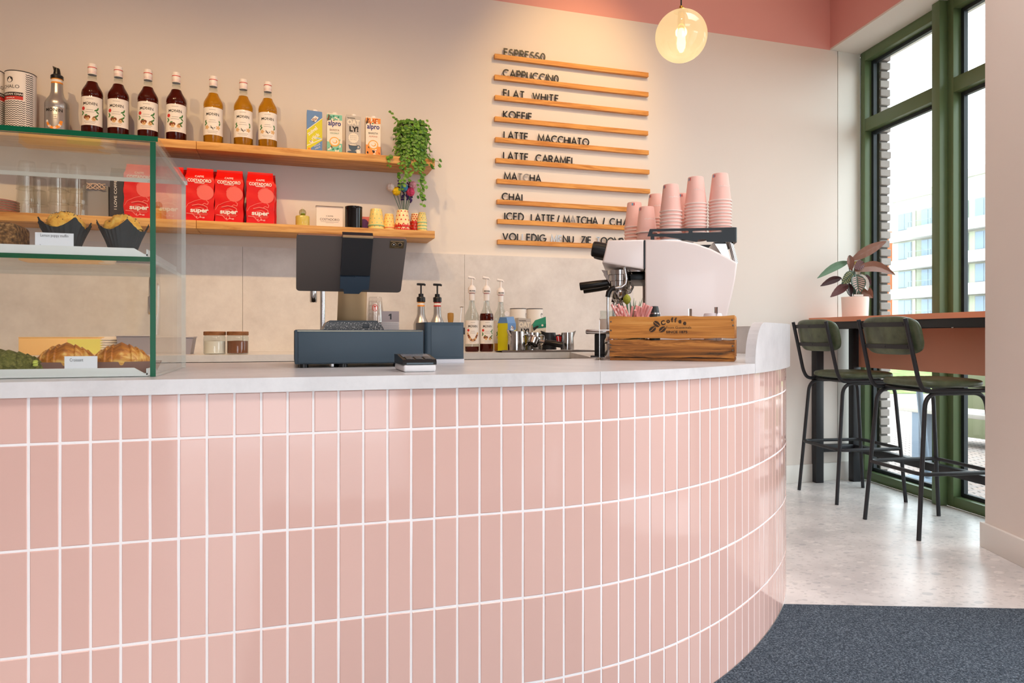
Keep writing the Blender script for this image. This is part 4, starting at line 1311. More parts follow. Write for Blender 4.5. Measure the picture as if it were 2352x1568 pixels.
# white trays with angled ends
m_tray = mat('white_enamel', (236, 236, 234), .3)
def tray(x0, x1, y0, y1, z, lab):
    t = MB(); th = .0025; h = .018
    t.box(x0, x1, y0, y1, z, z + th)
    for yy in (y0, y1 - th):
        t.prism([(x0, z + th), (x1, z + th), (x1, z + .006), (x1 - .006, z + .006), (x1 - .026, z + h), (x0 + .026, z + h), (x0 + .006, z + .006), (x0, z + .006)], yy, yy + th, 'y')
    for xx in (x0, x1 - th):
        t.box(xx, xx + th, y0, y1, z + th, z + h * .9)
    return single('serving_tray', t, m_tray, lab, 'tray', group='white serving trays')
TRX1 = DX1 - T - .008
tray(DX0 + .35, TRX1, DYF + .018, DYB - .03, DZM + .0005, 'white tray on the middle glass shelf of the display case')
tray(DX0 + .35, TRX1, DYF + .018, DYB - .03, DZ0 + .0005, 'white tray on the bottom of the display case')
TZ1, TZ0 = DZM + .0035, DZ0 + .0035

# lemon poppy muffins in black tulip wrappers
m_wrap = mat('black_parchment', (52, 58, 62), .6); bump(m_wrap, 30, .3, .004)
m_muff = mat('lemon_sponge', (240, 176, 70), .8); noise_col(m_muff, [(214, 130, 36), (244, 182, 74), (250, 206, 110)], 60, 5); bump(m_muff, 60, .5, .004)
m_poppy = mat('poppy_seed', (60, 50, 44), .6)
def muffin(lab, loc, rz, seed):
    t = thing('muffin', lab, 'muffin', loc, rz, 'lemon poppy muffins')
    b = MB(); rr = random.Random(seed)
    ph = rr.uniform(0, 6)
    def wr(u, v):
        a = 2 * math.pi * u
        k = abs(((u * 4 + ph) % 1) - .5) * 2
        top = .064 + .024 * k ** 2.0
        r_ = .024 + .014 * v + .012 * v * v * (0.5 + .8 * k)
        r_ += .0012 * math.sin(a * 30) * v
        return (r_ * math.cos(a), r_ * math.sin(a), v * top)
    b.grid(wr, 96, 12, closeu=True); b.lathe([(0, .0005), (.024, .0005)], 32)
    b.build('paper_wrapper', m_wrap, t)
    b = MB()
    b.grid(lambda u, v: ((.0385 * math.cos(v * math.pi / 2) * (1 + .06 * math.sin(u * 31 + v * 9))) * math.cos(2 * math.pi * u), (.0385 * math.cos(v * math.pi / 2) * (1 + .06 * math.sin(u * 31 + v * 9))) * math.sin(2 * math.pi * u), .068 + .034 * math.sin(v * math.pi / 2) + .003 * math.sin(u * 25 + v * 14)), 40, 10, closeu=True)
    b.lathe([(.024, .03), (.0385, .069)], 24)
    b.build('crumb_top', m_muff, t)
    b = MB()
    for i in range(60):
        a, v = rr.uniform(0, 6.28), rr.uniform(0, 1)
        r_ = .038 * math.cos(v * math.pi / 2)
        b.sphere((r_ * math.cos(a), r_ * math.sin(a), .0705 + .034 * math.sin(v * math.pi / 2)), .0011, 5, k=3)
    o = b.build('poppy_seeds', m_poppy, t); o['kind'] = 'stuff'
def dz(px, Y, z): 
    return (atY(px, 560, Y).x, Y, z)
muffin('lemon poppy muffin in black wrapper behind its price card', dz(150, 1.80, TZ1), .3, 1)
muffin('lemon poppy muffin in black wrapper near the side pane', dz(283, 1.80, TZ1), 1.0, 4)
# seeded loaf cake at the frame edge
m_loaf = mat('seeded_loaf', (112, 78, 48), .85); noise_col(m_loaf, [(58, 40, 24), (120, 82, 46), (176, 132, 82)], 120, 4, pos=[.35, .5, .66]); bump(m_loaf, 120, .8, .004)
p = dz(2, 1.80, TZ1); b = MB()
b.grid(lambda u, v: tuple(Vector(((u - .5) * .085, 0, 0)) + Vector((0, .055 * math.cos(math.pi * 2 * v + .78) * (1.25 if abs(math.cos(math.pi * 2 * v + .78)) < .75 else 1), .034 + .034 * math.sin(math.pi * 2 * v + .78) * 1.3 + .003 * math.sin(u * 40 + v * 33)))), 12, 32)
b2 = MB(); b2.box(-.042, .042, -.05, .05, 0, .07, bev=.012, seg=4)
single('loaf_cake', b2, m_loaf, 'dark brown seeded loaf cake at the left end of the middle shelf', 'cake', p)

# croissants on brown paper trays, pistachio pastries
m_crust = mat('croissant_crust', (206, 130, 46), .38, spec=.5)
noise_col(m_crust, [(150, 78, 20), (206, 128, 44), (242, 196, 110)], 9, 6, (1.2, 9, 5), [.34, .5, .66], dist=.6)
m_pist = mat('pistachio_crumb', (104, 104, 44), .9); noise_col(m_pist, [(70, 72, 28), (108, 106, 46), (146, 138, 74)], 150, 4); bump(m_pist, 150, 1.0, .005)
m_brownp = mat('brown_paper_tray', (140, 104, 92), .75); 
def croissant_body(L_=.088, R=.034, seed=0, bend=.55, ridges=5):
    b = MB()
    n = 60
    def fn(u, v):
        s = (v - .5) * 2
        a = s * bend
        cx, cy = math.sin(a) / bend * L_, (1 - math.cos(a)) / bend * L_
        seg = (abs(s) * ridges) % 1
        rad = R * (1 - abs(s) ** 1.7) ** .62 * (1.0 + .10 * (1 - seg)) + .0008
        t = 2 * math.pi * u
        ox = rad * math.cos(t); oz = rad * math.sin(t) * .86
        z = max(0.0, rad * .62 + oz) if False else rad * .62 + oz
        return (cx - ox * math.sin(a), cy + ox * math.cos(a), max(.0005, z + .004))
    b.grid(fn, 28, n, closeu=True)
    return b
def boat(a, bb, h):
    m_ = MB()
    m_.grid(lambda u, v: ((a * (.86 + .14 * v)) * math.cos(2 * math.pi * u), (bb * (.84 + .16 * v)) * math.sin(2 * math.pi * u), v * h), 64, 3, closeu=True)
    m_.grid(lambda u, v: ((a * .86 * v) * math.cos(2 * math.pi * u), (bb * .84 * v) * math.sin(2 * math.pi * u), .0006), 48, 2, closeu=True)
    return m_
def croissant(lab, loc, rz, seed):
    t = thing('croissant', lab, 'croissant', loc, rz, 'croissants')
    o = croissant_body(.066, .036).build('crust', m_crust, t); o.location = (0, -.012, .003)
    return t
def papertray(lab, loc, rz):
    t = boat(.082, .050, .026); return single('paper_tray', t, m_brownp, lab, 'paper tray', loc, rz, 'brown paper trays')
for px, Y, what, rz in ((156, 1.79, 'behind the white price card', .12), (279, 1.785, 'nearest the side pane', .2)):
    q = dz(px, Y, TZ0)
    papertray('oval brown paper tray under the croissant ' + what, q, rz)
    croissant('golden brown croissant ' + what, (q[0], q[1], q[2] + .0022), rz, 1)
for px, Y, what, zz in ((20, 1.745, 'front', 0), (0, 1.86, 'rear', 0)):
    q = dz(px, Y, TZ0)
    t = thing('pistachio_pastry', f'green pistachio crumbed pastry, {what} one of the two at the left edge', 'pastry', q, .15, 'pistachio pastries')
    croissant_body(.075, .030, bend=.35).build('crumb_crust', m_pist, t)
    b = MB(); rr = random.Random(int(px))
    for i in range(9):
        b.sphere((rr.uniform(-.06, .062), rr.uniform(-.030, -.018), rr.uniform(.012, .034)), (.005, .003, .003), 8, k=5)
    b.build('pistachio_nuts', mat('pistachio_nut', (200, 206, 90), .5), t)

# price cards with clear clips
m_card = mat('white_card', (240, 240, 246), .6); m_clip = pane_mat('clip_plastic', (214, 222, 222), 1.2, base=.06); m_ink = mat('typed_ink', (60, 58, 66), .7)
def card(lab, px0, px1, py0, py1, Y, z, lines):
    a = atY(px0, py0, Y); c = atY(px1, py1, Y); w = c.x - a.x; h = a.z - c.z
    t = thing('price_card', lab, 'price card', ((a.x + c.x) / 2, Y, z), 0, 'price cards')
    b = MB(); zb = c.z - z
    b.box(-w / 2, w / 2, 0, .0008, zb, zb + h, 0)
    for (s_, fx0, fx1, fz, sz) in lines:
        b.text(s_, sz, -w / 2 + fx0 * w, zb + fz * h, -.0004, 1, 'l', width=(fx1 - fx0) * w, weight=-.004)
    b.build('paper_card', [m_card, m_ink], t)
    b = MB(); b.box(-.012, .012, -.004, .004, 0.0, .004); b.box(-.012, .012, -.004, -.0015, .004, .014); b.box(-.012, .012, .0015, .004, .004, max(.008, zb)); b.build('clip', m_clip, t)
YC = DYF + .0225
card('white price card reading Lemon poppy muffin on the upper tray', 80.5, 169, 533, 572, YC, TZ1, [('Lemon poppy muffin', .14, .86, .74, .0085), ('2', .12, .15, .12, .006)])
card('white price card reading Croissant on the lower tray', 148, 223.5, 818, 863, YC, TZ0, [('Croissant', .16, .57, .74, .0095), ('2,80 (met jam +0,50)', .14, .86, .22, .0075)])
# ---------------------------------------------------------------- till: cash drawer, tablet on its stand, number cards, receipt printer, card reader
WT = 0.90
m_slate_p = mat('slate_blue_powder_coat', (60, 76, 88), .5, spec=.4); bump(m_slate_p, 400, .15, .0006)
m_dark = mat('charcoal_plastic', (44, 48, 52), .45)
cd = thing('cash_drawer', 'wide slate blue metal cash drawer on the counter', 'cash drawer', (.187, 1.972, WT))
b = MB(); b.box(-.174, .174, .003, .36, .010, .103, bev=.003); b.build('housing', m_slate_p, cd)
b = MB(); b.box(-.165, .168, -.003, .004, .013, .0985, bev=.0015); b.build('drawer_front', m_slate_p, cd)
b = MB(); b.box(-.167, .170, -.0015, .0025, .0988, .1005); b.build('trim_line', mat('brass_reflect_trim', (150, 140, 118), .3, metal=.6), cd)
for x in (-.15, -.045, .146):
    for y in (.03, .33):
        b = MB(); b.cyl((x, y, 0), .012, .011, 18); b.build('foot', m_blackpl, cd)
b = MB(); b.cyl((-.075, .03, .002), .006, .010, 12); b.build('lock', mat('chrome', (205, 205, 205), .12, metal=1.0), cd)
DT = WT + .1032                                          # top of the drawer
m_tab = mat('grey_anodised_tablet', (98, 90, 86), .42, metal=.3)
m_strap = mat('black_clamp_plastic', (30, 32, 36), .4)
m_navyp = mat('navy_stand_plastic', (52, 66, 80), .45)
m_bronze = mat('brushed_bronze_metal', (196, 166, 126), .42, metal=.75); bump(m_bronze, 300, .1, .0006, 2, (1, 1, .04))
m_granite = mat('speckled_granite', (60, 58, 56), .35)
cr, nz, mp, tc = noise_col(m_granite, [(40, 38, 38), (70, 66, 62), (214, 206, 198)], 320, 1, pos=[.40, .60, .67])
stn = thing('tablet_stand', 'tall bronze and black tablet stand with speckled stone base on the cash drawer', 'tablet stand', (.176, 2.14, DT))
b = MB(); b.prism([(-.086, 0), (.086, 0), (.076, .022), (-.076, .022)], -.075, .075, 'y', 0); b.build('stone_base', m_granite, stn)
b = MB(); b.prism([(-.071, .022), (.071, .022), (.066, .027), (-.066, .027)], -.07, .07, 'y'); b.build('base_plate', m_dark, stn)
b = MB(); b.box(.025, .043, -.0768, -.0745, .006, .017, bev=.001); b.box(.032, .036, -.0775, -.076, .010, .013, 1); b.build('cable_port', [m_dark, m_blackpl], stn)
# curved column, bowed towards the guest side
b = MB()
def col(u, v):
    a = math.radians(-58 + 116 * u)
    wd = .0425 - .002 * v
    return (wd * math.sin(a) / math.sin(math.radians(58)), -.028 * math.cos(a) + .012 - .045 * v, .026 + v * .128)
b.grid(lambda u, v: col(u, v), 24, 8)
b.grid(lambda u, v: (col(1 - u, v)[0] * .97, col(1 - u, v)[1] + .006, col(1 - u, v)[2]), 24, 8)
b.build('column', m_bronze, stn)
# tablet leaning towards the guests; local plane: x across, t up the back
TBW, TBH = .293, .187
tb0 = Vector((-.012, -.070, .110)); tilt = math.atan2(.124, .142)
TM = Matrix.Translation(tb0) @ Matrix.Rotation(tilt, 4, 'X')     # local z up the tablet, -y towards the guests
tabl = thing('tablet', 'large grey tablet clamped in the till stand with its camera side showing', 'tablet', Vector(stn.location) + tb0)
tabl.rotation_euler = (tilt, 0, 0)
b = MB(); b.prism(rrect(-TBW / 2, TBW / 2, 0, TBH, .010), -.001, .006, 'y'); b.build('tablet_back', m_tab, tabl)
b = MB(); b.prism(rrect(-TBW / 2 + .001, TBW / 2 - .001, .001, TBH - .001, .009), .006, .0075, 'y'); b.build('screen', mat('screen_glass', (12, 12, 14), .08), tabl)
b = MB(); b.box(-TBW / 2 + .004, TBW / 2 - .004, -.0006, .0062, TBH - .0006, TBH + .0006); b.build('metal_edge', mat('warm_metal_edge', (206, 164, 132), .3, metal=.8), tabl)
cmx, cmz = TBW / 2 - .027, TBH - .019
b = MB(); b.prism(rrect(cmx - .0195, cmx + .0195, cmz - .012, cmz + .012, .003), -.0022, -.001, 'y', 0); b.box(cmx - .018, cmx + .018, -.0026, -.001, cmz + .0105, cmz + .012, 1); b.flat([(cmx - .006, cmz - .0092), (cmx + .006, cmz - .0092), (cmx + .006, cmz - .0085), (cmx - .006, cmz - .0085)], -.0024, 2); b.build('camera_plate', [mat('olive_bronze_plate', (84, 70, 46), .35, metal=.5), m_bronze, mat('tan_engraving', (160, 132, 90), .5)], tabl)
for dx in (-.0085, .0085):
    b = MB(); Mx = Matrix.Translation((cmx + dx, -.0022, cmz + .001)) @ Matrix.Rotation(math.pi / 2, 4, 'X')
    b.lathe([(0, 0), (.0062, 0), (.0062, .0006), (.0052, .0010), (.0050, .0006), (0, .0006)], 22, m=0, M=Mx, mf=lambda k: 0 if k < 3 else 1)
    if dx < 0: b.lathe([(0, .0011), (.0018, .0011), (0, .0014)], 10, m=2, M=Mx)
    b.build('camera_lens', [m_bronze, m_blackpl, m_label], tabl)
SM = Matrix.Translation(tb0) @ Matrix.Rotation(tilt, 4, 'X')
b = MB(); b.prism([(-.0015, .062), (-.0115, .066), (-.0115, TBH + .003), (-.006, TBH + .008), (.010, TBH + .008), (.010, TBH + .0015), (-.0015, TBH + .0015)], .012 - .0405, .012 + .0405, 'x', 0, SM); b.build('clamp_strap', m_strap, stn)
b = MB(); b.box(.012 - .0403, .012 + .0403, -.0118, -.006, TBH + .0035, TBH + .010, 0, SM, bev=.0015); b.build('clamp_cap', m_bronze, stn)
b = MB(); b.prism([(-.040, .018), (-.031, .018), (-.028, .001), (.014, .001), (.024, .016), (.040, .016), (.041, .062), (.001, .062), (.001, .060), (-.041, .060)], -.0118, -.0015, 'y', 0, SM @ Matrix.Translation((.012, 0, 0))); b.build('hinge_shell', m_navyp, stn)

# table number cards
m_cardst = mat('grey_card_edge', (196, 186, 182), .6)
q = atY(894, 745, 2.26)
cn = thing('number_card', 'grey plastic table number card showing 1, leaning on the card stack', 'number card', (q.x, 2.235, DT + .0262))
b = MB(); b.box(-.0275, .0275, -.001, .001, 0, .034, 0); b.flat([(-.001, .008), (.0036, .008), (.0036, .026), (-.0004, .026), (-.0058, .0222), (-.0048, .0186), (-.001, .0206)], -.0013, 1); b.build('card', [mat('grey_acrylic_card', (150, 132, 128), .25), m_print], cn)
proto = None
for i in range(8):
    lb = f'grey plastic number card lying in the pile, {["lowest", "second", "third", "fourth", "fifth", "sixth", "seventh", "topmost"][i]} of the eight'
    if proto is None:
        b = MB(); b.box(-.0275, .0275, -.026, .026, 0, .0030, bev=.0003); proto = single('stacked_number_card', b, m_cardst, lb, 'number card', (q.x, 2.2600, DT + .0002), 0, 'pile of number cards')
    else: dup(proto, (q.x + .0006 * ((i * 7) % 3 - 1), 2.2600, DT + .0002 + .00325 * i), 0, lb)

# receipt printer
rp = thing('receipt_printer', 'dark slate cube receipt printer with white base beside the cash drawer', 'printer', (.462, 2.158, WT))
b = MB(); b.prism([(-.064, -.0)] and rrect(-.064, .062, .0, .17, .012, 4), .014, .128, 'z'); b.build('casing', m_slate_p, rp)
b = MB(); b.box(-.044, .056, -.0012, .004, .020, .118, bev=.0008); b.build('front_cover', mat('slate_front_cover', (64, 80, 92), .45), rp)
b = MB(); b.box(-.062, .062, .001, .168, 0, .0138, bev=.0015); b.build('base', mat('pale_grey_plastic', (206, 206, 212), .4), rp)
b = MB(); b.box(.058, .0655, .006, .03, .09, .112, bev=.001); b.build('release_lever', m_strap, rp)
b = MB(); b.box(-.0615, -.054, -.0006, .004, .002, .012); b.build('paper_sensor', m_blackpl, rp)

# card payment terminal
ct = thing('card_terminal', 'small white and black card payment terminal at the counter edge', 'card terminal', (.298, 1.676, WT))
b = MB(); b.box(-.039, .039, 0, .150, .0005, .018, bev=.005, seg=3); b.build('white_base', mat('white_terminal_plastic', (226, 226, 228), .35), ct)
b = MB(); b.prism([(0.002, .0175), (.148, .0175), (.148, .040), (.100, .040), (.006, .030), (.001, .024)], -.0405, .0405, 'x'); b.build('black_top', m_blackpl, ct)
TMx = Matrix.Translation((0, .006, .030)) @ Matrix.Rotation(math.atan2(.010, .094), 4, 'X')
b = MB(); b.box(-.034, .034, .046, .092, .0003, .0012, 0, TMx); b.build('display', mat('terminal_display', (96, 112, 126), .15), ct)
for r_ in range(4):
    for c_ in range(3):
        b = MB(); b.box(-.031 + .0225 * c_, -.014 + .0225 * c_, .004 + .0102 * r_, .0112 + .0102 * r_, .0002, .0022, 0, TMx, bev=.0006); b.build('key', mat('terminal_key', (92, 88, 86), .45), ct)
b = MB(); b.box(-.032, .032, -.0008, .002, .019, .0225); b.build('card_slot', mat('slot_trim', (84, 98, 108), .3), ct)  # slot strip in one plain blue-grey colour
# ---------------------------------------------------------------- back counter
m_chrome = mat('chrome', (205, 205, 205), .12, metal=1.0)
m_steel = mat('polished_steel', (200, 198, 195), .16, metal=1.0)
m_lidw = wood('dark_wood_lid', (150, 100, 62), (108, 66, 38), .5, 'x', 30)
def bpos(px, Y, z=WT): return (atY(px, 790, Y).x, Y, z)
# gooseneck taps
def tap(lab, loc, rz, H_, reach, drop, r=.0125):
    t = thing('tap', lab, 'tap', loc, rz, 'chrome taps')
    b = MB()
    pts = [(0, 0, .012), (0, 0, H_ - reach / 2)] + [(0 + (reach / 2) * (1 - math.cos(math.radians(a))), 0, H_ - reach / 2 + (reach / 2) * math.sin(math.radians(a))) for a in range(12, 181, 12)] + [(reach, 0, H_ - reach / 2 - drop * .4)]
    b.tube(pts, r, 16); b.build('spout_pipe', m_chrome, t)
    b = MB(); b.lathe([(0, 0), (r * 2, 0), (r * 2, .008), (r * 1.3, .014), (r * 1.3, .06), (r, .064)], 24); b.build('base_collar', m_chrome, t)
    b = MB(); z = H_ - reach / 2 - drop * .4
    b.lathe([(0, -drop * .6), (r * 1.15, -drop * .6), (r * 1.35, -drop * .55), (r * 1.3, 0), (r, .002)], 20, (reach, 0, z)); b.build('spray_head', m_chrome, t)
    b = MB(); b.tube([(0, -r, .04), (0, -r - .035, .048)], .005, 8); b.build('lever', m_chrome, t)
    return t
q = bpos(741, 3.56); q2 = bpos(717, 3.5)
tap('chrome gooseneck tap rising behind the tablet stand', q, math.atan2(-.05, q2[0] - q[0]), .375, abs(q2[0] - q[0]) + .012, .10)
tap('chrome pull-out tap seen through the display case side pane', bpos(360, 3.80), -math.pi / 2, .38, .11, .14, .0165)

# glass jars with wooden lids
def jar(lab, loc, fillm):
    t = thing('storage_jar', lab, 'jar', loc, 0, 'jars with wooden lids')
    b = MB(); b.lathe([(0, .0), (.044, 0), (.0475, .004), (.0475, .078), (.043, .086)], 30); b.build('glass_body', m_glass, t)
    b = MB(); b.lathe([(0, .003), (.0445, .004), (.0445, .060), (0, .062)], 26); b.build('contents', fillm, t)
    b = MB(); b.lathe([(0, .0862), (.047, .0862), (.048, .088), (.048, .102), (.046, .104), (0, .104)], 30); b.build('wooden_lid', m_lidw, t)
    return t
jar('glass jar of white contents with wooden lid on the back counter', bpos(493, 3.50), mat('white_sugar', (238, 232, 224), .9))
jar('glass jar of brown contents with wooden lid on the back counter', bpos(546, 3.50), mat('brown_sugar', (128, 78, 52), .9))
jar('glass jar with wooden lid peeping over the cash drawer', bpos(935, 3.52, WT), mat('brown_sugar', (128, 78, 52), .9))

# things seen through the case: boxes and tubs
p = bpos(152, 3.62); t = thing('cardboard_box', 'long yellow and orange box lying on the back counter behind the croissants', 'box', p)
b = MB(); b.box(-.165, .165, -.06, .06, 0, .075, 0, bev=.002); b.box(.02, .1652, -.0605, .06, .004, .070, 1); b.box(-.166, .166, -.061, .061, .0752, .079, 0, bev=.001); b.build('box_body', [mat('orange_card', (244, 200, 134), .6), mat('yellow_card', (230, 222, 118), .6)], t)
m_lidp = mat('white_cup_lid', (236, 226, 216), .4)
b0 = MB(); b0.lathe([(0, .012), (.036, .012), (.040, .010), (.044, .002), (.047, 0), (.047, .004), (.0445, .006), (.040, .014), (.036, .016), (0, .016)], 30)
proto = None; p = bpos(249, 3.60)
for i in range(7):
    lb = f'white cup lid, {["lowest", "second", "third", "fourth", "fifth", "sixth", "topmost"][i]} of the stack of seven behind the glass case'
    loc = (p[0], p[1], WT + .002 + .0105 * i)
    if proto is None: proto = single('cup_lid', b0, m_lidp, lb, 'cup lid', loc, 0, 'stacked cup lids')
    else: dup(proto, loc, None, lb)
m_tub = mat('grey_translucent_tub', (150, 146, 156), .45)
for px, what, wd, h_ in ((318, 'behind the green glass edge', .078, .082), (400, 'behind the glass side pane', .088, .076)):
    t = thing('plastic_tub', 'grey plastic food tub on the back counter ' + what, 'tub', bpos(px, 3.58), 0, 'grey plastic tubs')
    b = MB(); b.prism([(-wd * .86, 0), (wd * .86, 0), (wd, h_), (-wd, h_)], -.06, .06, 'y'); b.build('tub_body', m_tub, t)
    b = MB(); b.box(-wd - .004, wd + .004, -.064, .064, h_, h_ + .005, bev=.001); b.build('tub_rim', mat('tub_rim_plastic', (196, 190, 192), .4), t)

# stack of clear takeaway cups
m_clear = pane_mat('clear_plastic', (252, 252, 252), 1.8, base=.03)
def clear_cup(logo):
    b0 = MB(); b0.lathe([(.046, 0), (.0465, .003), (.044, .004), (.031, .112), (.029, .115), (0, .115)], 32)
    if logo:
        wq = cylwarp(.0360, eps=.0008)
        stroke = [(.012 * math.cos(a * .5), .062 + .016 * math.sin(a * .5)) for a in range(14)]
        for (xa, za), (xb, zb) in zip(stroke, stroke[1:]):
            l = math.hypot(xb - xa, zb - za); nx, nz = -(zb - za) / l * .0014, (xb - xa) / l * .0014
            b0.art([(xa - nx, za - nz), (xb - nx, zb - nz), (xb + nx, zb + nz), (xa + nx, za + nz)], wq, 1)
        for dz_ in (-.006, .005): b0.artdisc(0, .062 + dz_, .005, .005, wq, 1, 10)
    return single('clear_cup', b0, [m_clear, m_redp, m_label], '', 'cup', (0, 0, 0), 0, 'stacked clear cups')
p = bpos(862, 3.46); cc = clear_cup(False); c1 = clear_cup(True)
for i in range(9):
    lb = f'clear plastic takeaway cup, {["lowest", "second", "third", "fourth", "fifth", "sixth", "seventh", "eighth", "topmost"][i]} of the upturned stack'
    loc = (p[0], p[1], WT + .0003 + .0195 * i)
    if i == 0: cc.location = loc; cc['label'] = lb
    elif i == 8: c1.location = loc; c1['label'] = 'clear plastic takeaway cup with red logo, topmost of the upturned stack'; c1.rotation_euler.z = -.15
    else: dup(cc, loc, None, lb)

# silver bottles with black pumps
for px, org, what in ((967, True, 'orange neck band, left of the pair on the back counter'), (1004.5, False, 'red neck band, right of the pair on the back counter')):
    o = puree_bottle(org, True); o['label'] = 'silver pump bottle with ' + what; o['group'] = 'silver pump bottles'; o.location = bpos(px, 3.70); o.rotation_euler.z = .25; o.scale = (.80, .80, 1)
# barista brush and wire whisk
p = bpos(1035, 3.62); t = thing('barista_brush', 'round brush with tan bristles standing up behind the receipt printer', 'brush', p)
b = MB(); b.lathe([(0, 0), (.012, 0), (.011, .03), (.009, .09), (.011, .128), (0, .13)], 18); b.build('handle', m_lidw, t)
b = MB(); b.lathe([(.0115, .126), (.0125, .128), (.0125, .146), (.0115, .147)], 18); b.build('ferrule', m_chrome, t)
b = MB(); b.grid(lambda u, v: ((.0115 + .0045 * math.sin(v * 2.2)) * (1 + .05 * math.sin(u * 90)) * math.cos(2 * math.pi * u), (.0115 + .0045 * math.sin(v * 2.2)) * (1 + .05 * math.sin(u * 90)) * math.sin(2 * math.pi * u), .146 + v * .056), 60, 6, closeu=True); b.lathe([(.0152, .202), (0, .205)], 20)
b.build('bristles', mat('tan_bristle', (176, 130, 62), .8), t)
p = bpos(1056, 3.66); t = thing('milk_frother', 'thin wire milk frother standing upside down behind the receipt printer', 'frother', p)
b = MB(); b.lathe([(0, 0), (.012, 0), (.013, .10), (.008, .115), (0, .115)], 16); b.build('handle', m_capw, t)
b = MB(); b.tube([(0, 0, .115), (.010, 0, .236)], .0012, 6); b.build('shaft', m_steel, t)
b = MB(); b.tube([(.010 + .009 * math.cos(a * .5), .009 * math.sin(a * .5), .236 + .0016 * math.sin(a * 3)) for a in range(13)], .0018, 6, closed=True); b.build('whisk_coil', m_steel, t)

# syrup bottles with white pumps
for px, kind, fill, lab in ((1084, 'caramel', .03, 'nearly empty clear syrup bottle with white pump'), (1117.5, 'hazel', .222, 'dark brown syrup bottle with white pump on the back counter'), (1150, 'vanilla', .10, 'amber syrup bottle with white pump behind the blue and yellow carton')):
    o = syrup_bottle(kind, True, .0365, .312, fill); o['label'] = lab; o['group'] = 'syrup bottles with pumps'
    o.location = bpos(px, 3.60 if px < 1140 else 3.73); o.rotation_euler.z = -.12

# opened cartons
m_cards = [m_cblue, m_cyel, m_label, m_nut, m_ltblue, m_orp]
q = bpos(1164, 3.60)
t = thing('milk_carton', 'opened blue and yellow milk carton with its white cap hanging up, on the back counter', 'carton', q, .62, 'opened cartons')
b = MB(); h = .186; w, d = .072, .066
b.box(-w / 2, w / 2, -d / 2, d / 2, 0, .150, 1)
b.add([(-w / 2, -d / 2, .150), (w / 2, -d / 2, .150), (w / 2, d / 2, .150), (-w / 2, d / 2, .150), (-w / 2 + .006, -d / 2 + .012, h - .006), (w / 2 - .006, -d / 2 + .010, h), (w / 2 - .004, d / 2 - .01, h), (-w / 2 + .004, d / 2 - .01, h - .004)],
      [(0, 1, 5, 4), (1, 2, 6, 5), (2, 3, 7, 6), (3, 0, 4, 7), (4, 5, 6, 7)], 0)
yf = -d / 2 - .0005
b.flat([(-w / 2, .150), (w / 2, .150), (w / 2, .118), (.0, .105), (-w / 2, .06)], yf - .0001, 0)
b.flat([(-w / 2, .100), (w / 2, .100), (w / 2, .110), (-w / 2, .110)], yf - .0003, 2); b.text('ZH', .018, .006, .122, yf - .0004, 3, weight=.03, ang=-.4); b.flat([(-.012, .112), (.016, .114), (.012, .134), (-.006, .138)], yf - .00025, 2)
for i in range(6): b.flat([(-w / 2 + .006, .09 - i * .008), (w / 2 - .006, .09 - i * .008), (w / 2 - .006, .0885 - i * .008), (-w / 2 + .006, .0885 - i * .008)], yf - .0003, 5)
b.flat([(-w / 2 + .004, .006), (-w / 2 + .022, .006), (-w / 2 + .022, .026), (-w / 2 + .004, .026)], yf - .0003, 2)
b.build('carton_body', m_cards, t)
b = MB(); b.lathe([(0, -.004), (.0135, -.004), (.0145, 0), (.0135, .004), (0, .004)], 20, M=rotm(math.pi / 2, 0, -.62, (-.006, -.004, h + .014))); b.tube([(-.004, -.002, h + .003), (-.006, -.004, h + .012)], .003, 6); b.build('flip_cap', m_capw, t)
carton('opened grey carton with big black lettering standing behind the steel jugs', f_oat, w=.072, d=.06, h=.176, loc=bpos(1201, 3.645), mats=[m_cgrey, m_cbeige, m_softp, m_print, m_slate], group='opened cartons', cap=False)
q = bpos(1237, 3.64)
t = thing('milk_carton', 'opened carton with folded teal green top leaning behind the black jug', 'carton', q, -.18, 'opened cartons')
b = MB(); w, d = .072, .062
b.prism([(-w / 2, 0), (w / 2, 0), (w / 2, .150), (-w / 2, .140)], -d / 2, d / 2, 'y', 0)
b.add([(-w / 2, -d / 2, .140), (w / 2, -d / 2, .150), (w / 2, d / 2, .150), (-w / 2, d / 2, .140), (-.018, -.002, .168), (w / 2 + .004, .0, .188), (w / 2 + .004, .006, .188), (-.018, .008, .168)],
      [(0, 1, 5, 4), (1, 2, 6, 5), (2, 3, 7, 6), (3, 0, 4, 7), (4, 5, 6, 7)], 1)
yf = -d / 2 - .0005
b.flat([(-w / 2, .120), (w / 2, .128), (w / 2, .150), (-w / 2, .140)], yf - .0001, 1)
b.flat([(-w / 2 + .004, .108), (-.002, .134), (-.012, .138), (-w / 2, .126)], yf - .0002, 4)
b.text('alpro', .024, -.016, .086, yf - .0003, 3, width=.036, weight=.025); b.text('CREATED', .010, .018, .104, yf - .0003, 4, width=.028); b.text('BARISTA', .010, .018, .090, yf - .0003, 4, width=.028)
b.disc(.006, .092, .005, .003, yf - .0003, 2); b.flat([(w / 2 - .006, .03), (w / 2, .03), (w / 2, .10), (w / 2 - .004, .08)], yf - .0002, 1); b.disc(.014, .140, .006, .006, yf - .012, 0)
b.build('carton_body', [m_cbeige, m_dkgreen, m_leafp, m_navy, m_print], t)
# two more paper tins
for i, (px, lab, rz) in enumerate(((1190, 'short white paper tin with dark rim, behind the grey carton', 1.25), (1228, 'short white paper tin with dark rim, behind the teal topped carton', .9))):
    o = dup(tin, bpos(px, 3.80), rz, lab, 'chai tins on the back counter'); o.scale = (.75, .75, .885)

